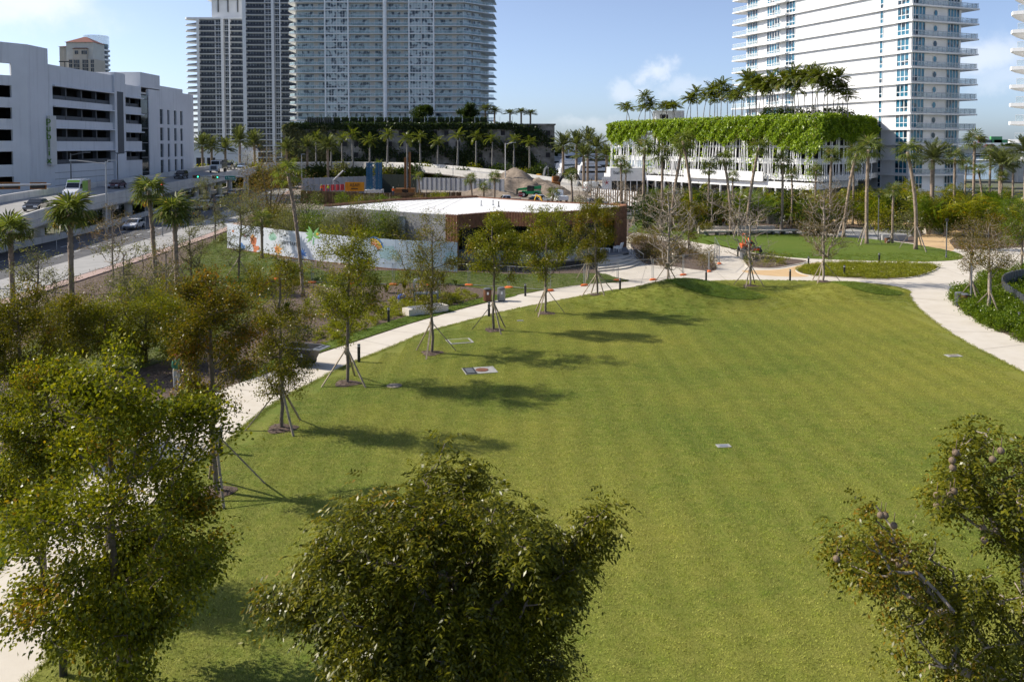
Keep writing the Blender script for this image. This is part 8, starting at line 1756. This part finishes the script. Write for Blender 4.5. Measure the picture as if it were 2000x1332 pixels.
# blue lattice tower
D = 200.; k = D / FPX; g = AT(717, 370, D); r = thing('blue_lattice_frame', 'blue steel lattice frame standing on the site', 'lattice tower', (g.x, D, 0)); W_ = 25 * k; H_ = CAMH - (318 - HOR) * k; zb_ = CAMH - (371 - HOR) * k; M['bluesteel'] = pm('blue_steel', (.015, .10, .20), .5)
for x in (0, W_ * .25, W_ * .72, W_):
    for y in (0, 2.4): MB().bb(-.16, -.16, 0, .16, .16, H_).build('leg', 'bluesteel', r, (x, y, 0))
for i in range(5):
    z = zb_ + (H_ - zb_) * i / 4.2
    for x0, x1 in ((0, W_ * .25), (W_ * .72, W_), (W_ * .25, W_ * .72)):
        MB().beam((x0, 0, z), (x1, 0, z), .14).build('brace', 'bluesteel', r)
        if i < 4: MB().beam((x0, 0, z), (x1, 0, z + (H_ - zb_) / 4.2), .1).build('brace', 'bluesteel', r); MB().beam((x1, 0, z), (x0, 0, z + (H_ - zb_) / 4.2), .1).build('brace', 'bluesteel', r)
MB().bb(-.5, -1.0, 0, W_ + .5, 3, zb_).build('base', 'offwhite', r)
# orange drill rig
D = 182.; k = D / FPX; g = AT(796, 385, D); r = thing('drill_rig', 'rust-orange drilling rig with tall twin mast', 'drill rig', (g.x, D, 0)); H_ = CAMH - (297 - HOR) * k; M['rigorange'] = pm('worn_rig_orange', (.42, .17, .03), .6, var=.35, vs=.8, c2=(.2, .09, .03))
for x in (-.45, .5): MB().bb(x - .22, -.25, .9, x + .22, .25, H_ - (1.2 if x < 0 else 0)).build('mast', 'rigorange', r)
for i in range(8): MB().beam((-.4, -.2, 1.2 + i * (H_ - 3) / 8), (.45, -.2, 1.2 + (i + 1) * (H_ - 3) / 8), .1).build('mast_brace', 'rigorange', r)
beveled(MB().bb(-2.6, -1.2, .9, 1.6, 1.4, 2.6), 'engine_housing', 'rigorange', r); MB().bb(-1.0, -1.25, 1.6, .3, -1.2, 2.4).build('cab_window', 'carglass', r); MB().tube([(0, -.4, .2), (0, -.4, H_ - 1)], .16, 8).build('auger', 'greysteel', r)
for y in (-1.1, 1.3): beveled(MB().bb(-2.4, y - .3, 0, 2., y + .3, .85), 'track', 'tyre', r, .2)
# excavators
def excavator(lab, pxx, py_, rz, body, arm, s=1.):
    r = thing('excavator', lab, 'excavator', G(pxx, py_), rz, 'excavators on the site'); r.scale = (s,) * 3
    for y in (-1.1, 1.1): beveled(MB().bb(-1.9, y - .3, 0, 1.9, y + .3, .85), 'track', 'tyre', r, .25)
    beveled(MB().bb(-2.3, -1.3, 1.0, 1.2, 1.3, 2.1), 'engine_housing', body, r); c = beveled(MB().bb(.1, .25, 2.1, 1.5, 1.3, 3.2), 'cab', body, r); MB().bb(1.5, .35, 2.2, 1.52, 1.2, 3.05).build('window', 'carglass', c); MB().bb(.3, 1.3, 2.2, 1.4, 1.32, 3.05).build('window', 'carglass', c)
    MB().tube([(1., -.3, 1.8), (2.6, -.3, 4.4), (4.4, -.3, 5.0)], [.38, .34, .26], 4).build('boom', arm, r); MB().tube([(4.3, -.3, 5.1), (5.6, -.3, 2.4)], [.26, .2], 4).build('stick', arm, r); MB().tube([(1.4, -.3, 2.2), (2.7, -.3, 4.0)], .12, 6).build('cylinder', 'chrome', r)
    MB().add([(5.3, -.8, 2.3), (5.3, .2, 2.3), (6.0, .2, 1.3), (6.0, -.8, 1.3), (5.0, -.8, 1.2), (5.0, .2, 1.2)], [(0, 1, 2, 3), (0, 4, 5, 1), (4, 3, 2, 5), (0, 3, 4), (1, 5, 2)]).build('bucket', 'greysteel', r)
excavator('orange excavator with a black arm right of the earth mound', 1080, 376, .25, 'rigorange', 'blacksteel', 1.25); excavator('yellow excavator half hidden behind the orange one', 1056, 364, 1.2, 'yellow', 'greysteel', 1.1); excavator('small yellow machine close behind the pavilion roof', 1066, 412, 2.4, 'yellow', 'yellow', .55)
# green telehandler
r = thing('telehandler', 'green telehandler with long boom before the earth mound', 'telehandler', G(1037, 386), 2.9); gm = pm('green_machine_paint', (.02, .30, .10), .4); beveled(MB().bb(-2.2, -.9, .8, 2.0, .9, 1.5), 'chassis', gm, r); beveled(MB().bb(-.8, .1, 1.5, .7, .95, 2.7), 'cab', 'blacksteel', r); beveled(MB().add([(-2.3, -.75, 2.0), (3.2, -.75, 1.5), (3.2, -.2, 1.5), (-2.3, -.2, 2.0), (-2.3, -.75, 2.7), (3.2, -.75, 2.0), (3.2, -.2, 2.0), (-2.3, -.2, 2.7)], [(3, 2, 1, 0), (4, 5, 6, 7), (0, 1, 5, 4), (1, 2, 6, 5), (2, 3, 7, 6), (3, 0, 4, 7)]), 'boom', gm, r); MB().bb(3.2, -1., .6, 3.35, .4, 1.9).build('fork_carriage', 'blacksteel', r); MB().bb(-.6, .96, 1.75, .5, .98, 2.6).build('window', 'carglass', r)
for x in (-1.5, 1.5):
    for y in (-1.0, 1.0): w = MB().lathe([(.35, -.2), (.65, -.2), (.65, .2), (.35, .2)], n=16).build('wheel', 'tyre', r, (x, y, .65)); w.rotation_euler = (R(90), 0, 0); MB().lathe([(.36, -.21), (.2, 0), (.36, .21)], n=10).build('rim', 'offwhite', w)
# stop sign behind the roof
D = 128.; k = D / FPX; g = AT(1017, 380, D); r = thing('stop_sign', 'red octagonal stop sign behind the white roof', 'sign', (g.x, D, 0)); s = 5. * k
oc = [(s * math.cos(R(22.5 + 45 * i)), s * math.sin(R(22.5 + 45 * i))) for i in range(8)]; o = MB().add([(x, -.02, z) for x, z in oc] + [(x, .02, z) for x, z in oc], [tuple(range(8)), tuple(range(15, 7, -1))] + [(i, 8 + i, 8 + (i + 1) % 8, (i + 1) % 8) for i in range(8)]).build('panel', PAINT['red'], r, (0, 0, g.z)); t = put(text_mesh('STOP', .3, 'white2', .004), 'lettering', o, (0, -.03, 0)); t.rotation_euler = (R(90), 0, 0); MB().tube([(0, .06, 0), (0, .06, g.z + s)], .04, 6).build('post', 'steel', r)
# red safety net and grey pump arm
sheet_wall('safety_net', 'red plastic safety netting left of the banner', 625, 672, 0, 178, 182, 2.2, 3.5, pm('red_net', (.5, .05, .06), .7, var=.3, vs=3), 'netting', 5, n=6)
D = 190.; k = D / FPX; g = AT(652, 372, D); r = thing('pump_boom', 'grey folded concrete pump boom beside the banner', 'pump', (g.x, D, 0)); MB().tube([(0, 0, 0), (0, 0, 4.), (2.2, 0, 6.2), (2.6, 0, 5.8)], [.22, .2, .14, .1], 8).build('boom', 'steel', r); MB().tube([(0, 0, 4.), (1.0, 0, 3.6), (2.2, 0, 1.8)], .12, 8).build('hose', 'greysteel', r)
# shop front with sign at the left end of the garage podium
D = 205.; k = D / FPX; r = thing('shop_pavilion', 'white shop box with dark lettering left of the rod screen', 'shop', ((1192 - 1000) / FPX * D, D, 0)); MB().bb(0, 0, 3.2, 8.4, 8, 6.4).build('fascia', 'white2', r); MB().bb(.3, .4, 0, 8.1, 8, 3.2).build('glazing', 'gl_dark', r)
for i in range(6): MB().bb(-.08, .2, 0, .08, .4, 3.2).build('mullion', 'white2', r, (.3 + i * 1.56, 0, 0))
o = put(text_mesh('ban N', 1.25, 'blacksteel', .02), 'lettering', r, (2.3, -.04, 5.2)); o.rotation_euler = (R(90), 0, 0)
r = thing('sign_board', 'white board with a red star mark beside the shop box', 'sign', ((1176 - 1000) / FPX * 196, 196, 0)); MB().bb(0, 0, 1.5, 2.2, .1, 4.6).build('board', 'white2', r); 
for i in range(5): a = R(90 + 72 * i + 10); MB().add([(1.1 + .12 * math.cos(a + 1.5), -.01, 3.2 + .12 * math.sin(a + 1.5)), (1.1 + .75 * math.cos(a), -.01, 3.2 + .75 * math.sin(a)), (1.1 + .12 * math.cos(a - 1.5), -.01, 3.2 + .12 * math.sin(a - 1.5))], [(0, 2, 1)]).build('star_arm', mcol['red'], r)
for x in (.1, 2.1): MB().bb(x - .05, .1, 0, x + .05, .2, 4.6).build('post', 'steel', r)
# scrub along the excavation edge
for i, (x, y, h, lf) in enumerate(((668, 402, 2.6, 'lf_bright'), (700, 404, 2.2, 'lf_green'), (722, 403, 2.4, 'lf_grey'), (745, 402, 2.0, 'lf_bright'), (775, 402, 1.8, 'lf_grey'), (815, 400, 2.0, 'lf_brown'), (850, 400, 2.4, 'lf_green'), (620, 400, 2.4, 'lf_grey'), (865, 398, 2.2, 'lf_cover'), (1130, 408, 2.4, 'lf_grey'))):
    make_bush('site_scrub', nth(i) + ' scrubby bush behind the roof edge, counting from the banner side', G(x, y), i, h, 1.5, 80, 14, .28, .1, lf, 'scrub along the excavation')
# ------------------------------------------------------------------ people and the mower
SK = pm('skin', (.32, .18, .12), .6, var=.05)
def person(lab, loc, rz, joints, shirt, trousers, hat=None, hair=(.02, .015, .01), held=None):
    """joints: dict of named points (m); one continuous skinned body, clothing by zone"""
    J = joints; names = list(J); idx = {n: i for i, n in enumerate(names)}
    E = [('pelvis', 'chest'), ('chest', 'neck'), ('neck', 'head'), ('chest', 'shl'), ('shl', 'ell'), ('ell', 'wrl'), ('chest', 'shr'), ('shr', 'elr'), ('elr', 'wrr'), ('pelvis', 'hil'), ('hil', 'knl'), ('knl', 'anl'), ('anl', 'tol'), ('pelvis', 'hir'), ('hir', 'knr'), ('knr', 'anr'), ('anr', 'tor')]
    Rr = dict(pelvis=.15, chest=.165, neck=.06, head=.09, shl=.075, shr=.075, ell=.048, elr=.048, wrl=.034, wrr=.034, hil=.11, hir=.11, knl=.068, knr=.068, anl=.045, anr=.045, tol=.04, tor=.04)
    verts = [J[n] for n in names]; rad = [Rr[n] for n in names]; edges = [(idx[a], idx[b]) for a, b in E]
    for s in 'lr':   # palm and five fingers
        w, e = Vector(J['wr' + s]), Vector(J['el' + s]); d = (w - e).normalized(); sd = d.cross(Vector((1, 0, 0))).normalized(); pa = len(verts); verts.append(tuple(w + d * .07)); rad.append(.032); edges.append((idx['wr' + s], pa))
        for k, ln in enumerate((.055, .075, .085, .078, .06)):
            off = sd * ((k - 2) * .019); b0 = w + d * (.03 if k == 0 else .085) + off * (1.6 if k == 0 else 1); i0 = len(verts); verts += [tuple(b0), tuple(b0 + d * ln * .55 + off * .3), tuple(b0 + d * ln * .8 + Vector((.02, 0, -.015)))]; rad += [.009] * 3; edges += [(pa, i0), (i0, i0 + 1), (i0 + 1, i0 + 2)]
    me = bpy.data.meshes.new('body'); me.from_pydata(verts, edges, []); o = bpy.data.objects.new('body', me); COL.objects.link(o)
    sk = o.modifiers.new('skin', 'SKIN'); sk.use_smooth_shade = True; sub = o.modifiers.new('sub', 'SUBSURF'); sub.levels = 2; sub.render_levels = 2
    for i, r_ in enumerate(rad): me.skin_vertices[0].data[i].radius = (r_, r_ * (.72 if names[i] in ('pelvis', 'chest') else 1) if i < len(names) else r_)
    me.skin_vertices[0].data[idx['pelvis']].use_root = True
    body = bpy.data.meshes.new_from_object(o.evaluated_get(bpy.context.evaluated_depsgraph_get())); bpy.data.objects.remove(o); bpy.data.meshes.remove(me)
    body.materials.clear(); 
    for m in (SK, shirt, trousers, M['blacksteel']): body.materials.append(m)
    V = {n: Vector(J[n]) for n in names}
    segs = [('pelvis', 'chest', 1), ('chest', 'neck', 1), ('neck', 'head', 0), ('chest', 'shl', 1), ('shl', 'ell', 1), ('ell', 'wrl', 1), ('chest', 'shr', 1), ('shr', 'elr', 1), ('elr', 'wrr', 1), ('pelvis', 'hil', 2), ('hil', 'knl', 2), ('knl', 'anl', 2), ('anl', 'tol', 3), ('pelvis', 'hir', 2), ('hir', 'knr', 2), ('knr', 'anr', 2), ('anr', 'tor', 3)]
    for p in body.polygons:
        c = p.center; best, bm_ = 9, 0
        for a, b, m in segs:
            A_, B_ = V[a], V[b]; t = max(0, min(1, (c - A_).dot(B_ - A_) / max(1e-6, (B_ - A_).length_squared))); d = (A_ + (B_ - A_) * t - c).length
            if d < best: best, bm_ = d, (m if not (b[:2] == 'wr' and t > .85) else 0)
        p.material_index = bm_
    root = thing('person', lab, 'person', loc, rz); put(body, 'body', root)
    h = V['head'] + Vector((0, 0, .06)); hd = MB().ball(tuple(h), .105, 14, 10, sq=(.95, .82, 1.15)).ball(tuple(h + Vector((.1, 0, -.01))), .018, 6, 4).ball(tuple(h + Vector((.085, .035, .02))), .012, 6, 4, 1).ball(tuple(h + Vector((.085, -.035, .02))), .012, 6, 4, 1).box(tuple(h + Vector((.092, 0, -.06))), (.01, .045, .012), m=2)
    for s in (-1, 1): hd.ball(tuple(h + Vector((0, s * .088, 0))), .025, 6, 4)
    hd.build('head', [SK, M['blacksteel'], mcol['red']], root, smooth=True)
    if hat: MB().ball(tuple(h + Vector((-.01, 0, .05))), .115, 12, 6, sq=(1, .9, .75)).box(tuple(h + Vector((.12, 0, .045))), (.1, .14, .015)).build('cap', hat, root, smooth=True)
    else: MB().ball(tuple(h + Vector((-.025, 0, .035))), .11, 12, 6, sq=(.95, .9, .95)).build('hair', pm('dark_hair', hair, .6), root, smooth=True)
    return root
def stand(step=.08, arm=.15): return dict(pelvis=(0, 0, .95), chest=(.02, 0, 1.30), neck=(.02, 0, 1.50), head=(.04, 0, 1.60), shl=(.02, .19, 1.42), ell=(.02, .24, 1.15), wrl=(arm, .22, .92), shr=(.02, -.19, 1.42), elr=(.05, -.25, 1.16), wrr=(arm + .15, -.2, 1.0), hil=(0, .1, .9), knl=(step, .1, .5), anl=(step * .6, .1, .08), tol=(step * .6 + .15, .11, .04), hir=(0, -.1, .9), knr=(-step * .3, -.1, .5), anr=(-step, -.1, .08), tor=(-step + .15, -.11, .04))
red_s, org_s, jean, vest = pm('red_shirt', (.45, .035, .02), .8), pm('orange_hi_vis', (.9, .16, .02), .7), pm('blue_jeans', (.05, .07, .12), .85), pm('lime_vest', (.55, .75, .05), .7)
person('person in a red shirt and jeans standing on the far walkway', G(1413, 448), -.6, stand(), red_s, jean)
person('worker in an orange shirt on the site left of the banner', (AT(628, 362, 176).x, 176, 1.9), -1.4, stand(.05), org_s, jean, vest)
person('worker in a lime vest beside the red safety netting', (AT(641, 362, 177).x, 177, 1.9), -1.8, stand(.12), vest, jean, M['white2'])
person('worker in orange right of the drill rig', (AT(768, 366, 172).x, 172, 1.6), -1.2, stand(.1), org_s, jean, M['white2'])
person('person in a red cap half hidden among the leafy trees', G(345, 760), -.5, stand(.02), pm('green_shirt', (.05, .18, .10), .8), pm('pale_trousers', (.45, .45, .43), .8), PAINT['red'])
# ride-on mower with driver
g = G(1468, 499); z = .25; mw_ = thing('ride_on_mower', 'orange ride-on mower at the edge of the far lawn', 'mower', (g.x, g.y + .9, z), .1); M['mowor'] = pm('mower_orange', (.75, .13, .02), .4)
beveled(MB().bb(-1.0, -.45, .45, .1, .45, .95), 'engine_cover', 'mowor', mw_); beveled(MB().bb(-.2, -.75, .2, 1.1, .75, .42), 'cutting_deck', 'mowor', mw_, .08); beveled(MB().bb(.0, -.4, .42, 1.1, .4, .55), 'footplate', 'blacksteel', mw_, .03); beveled(MB().bb(-.35, -.28, .85, .2, .28, .98), 'seat', 'blacksteel', mw_, .04); beveled(MB().bb(-.45, -.28, .95, -.33, .28, 1.45), 'seat_back', 'blacksteel', mw_, .04)
for y in (-.35, .35): MB().tube([(.35, y, .5), (.45, y, 1.0), (.3, y * .6, 1.08)], .025, 6).build('control_lever', 'blacksteel', mw_)
MB().tube([(-.6, -.45, .9), (-.6, -.45, 2.0), (-.6, .45, 2.0), (-.6, .45, .9)], .035, 6).build('roll_bar', 'mowor', mw_)
for x, r_ in ((-.7, .36), (1.0, .2)):
    for y in (-.62, .62): MB().lathe([(r_ * .4, -.13), (r_, -.12), (r_, .12), (r_ * .4, .13)], n=14).build('wheel', 'tyre', mw_, (x, y, r_)).rotation_euler = (R(90), 0, 0)
J = dict(pelvis=(-.1, 0, 1.06), chest=(-.05, 0, 1.40), neck=(-.02, 0, 1.58), head=(.02, 0, 1.68), shl=(-.03, .19, 1.52), ell=(.08, .25, 1.28), wrl=(.28, .26, 1.12), shr=(-.03, -.19, 1.52), elr=(.08, -.25, 1.28), wrr=(.28, -.26, 1.12), hil=(-.06, .1, 1.03), knl=(.42, .14, 1.05), anl=(.55, .14, .66), tol=(.7, .14, .6), hir=(-.06, -.1, 1.03), knr=(.42, -.14, 1.05), anr=(.55, -.14, .66), tor=(.7, -.14, .6))
person('mower driver in an orange shirt sitting on the ride-on mower', (g.x, g.y + .9, z), .1, J, org_s, jean, M['blacksteel'])
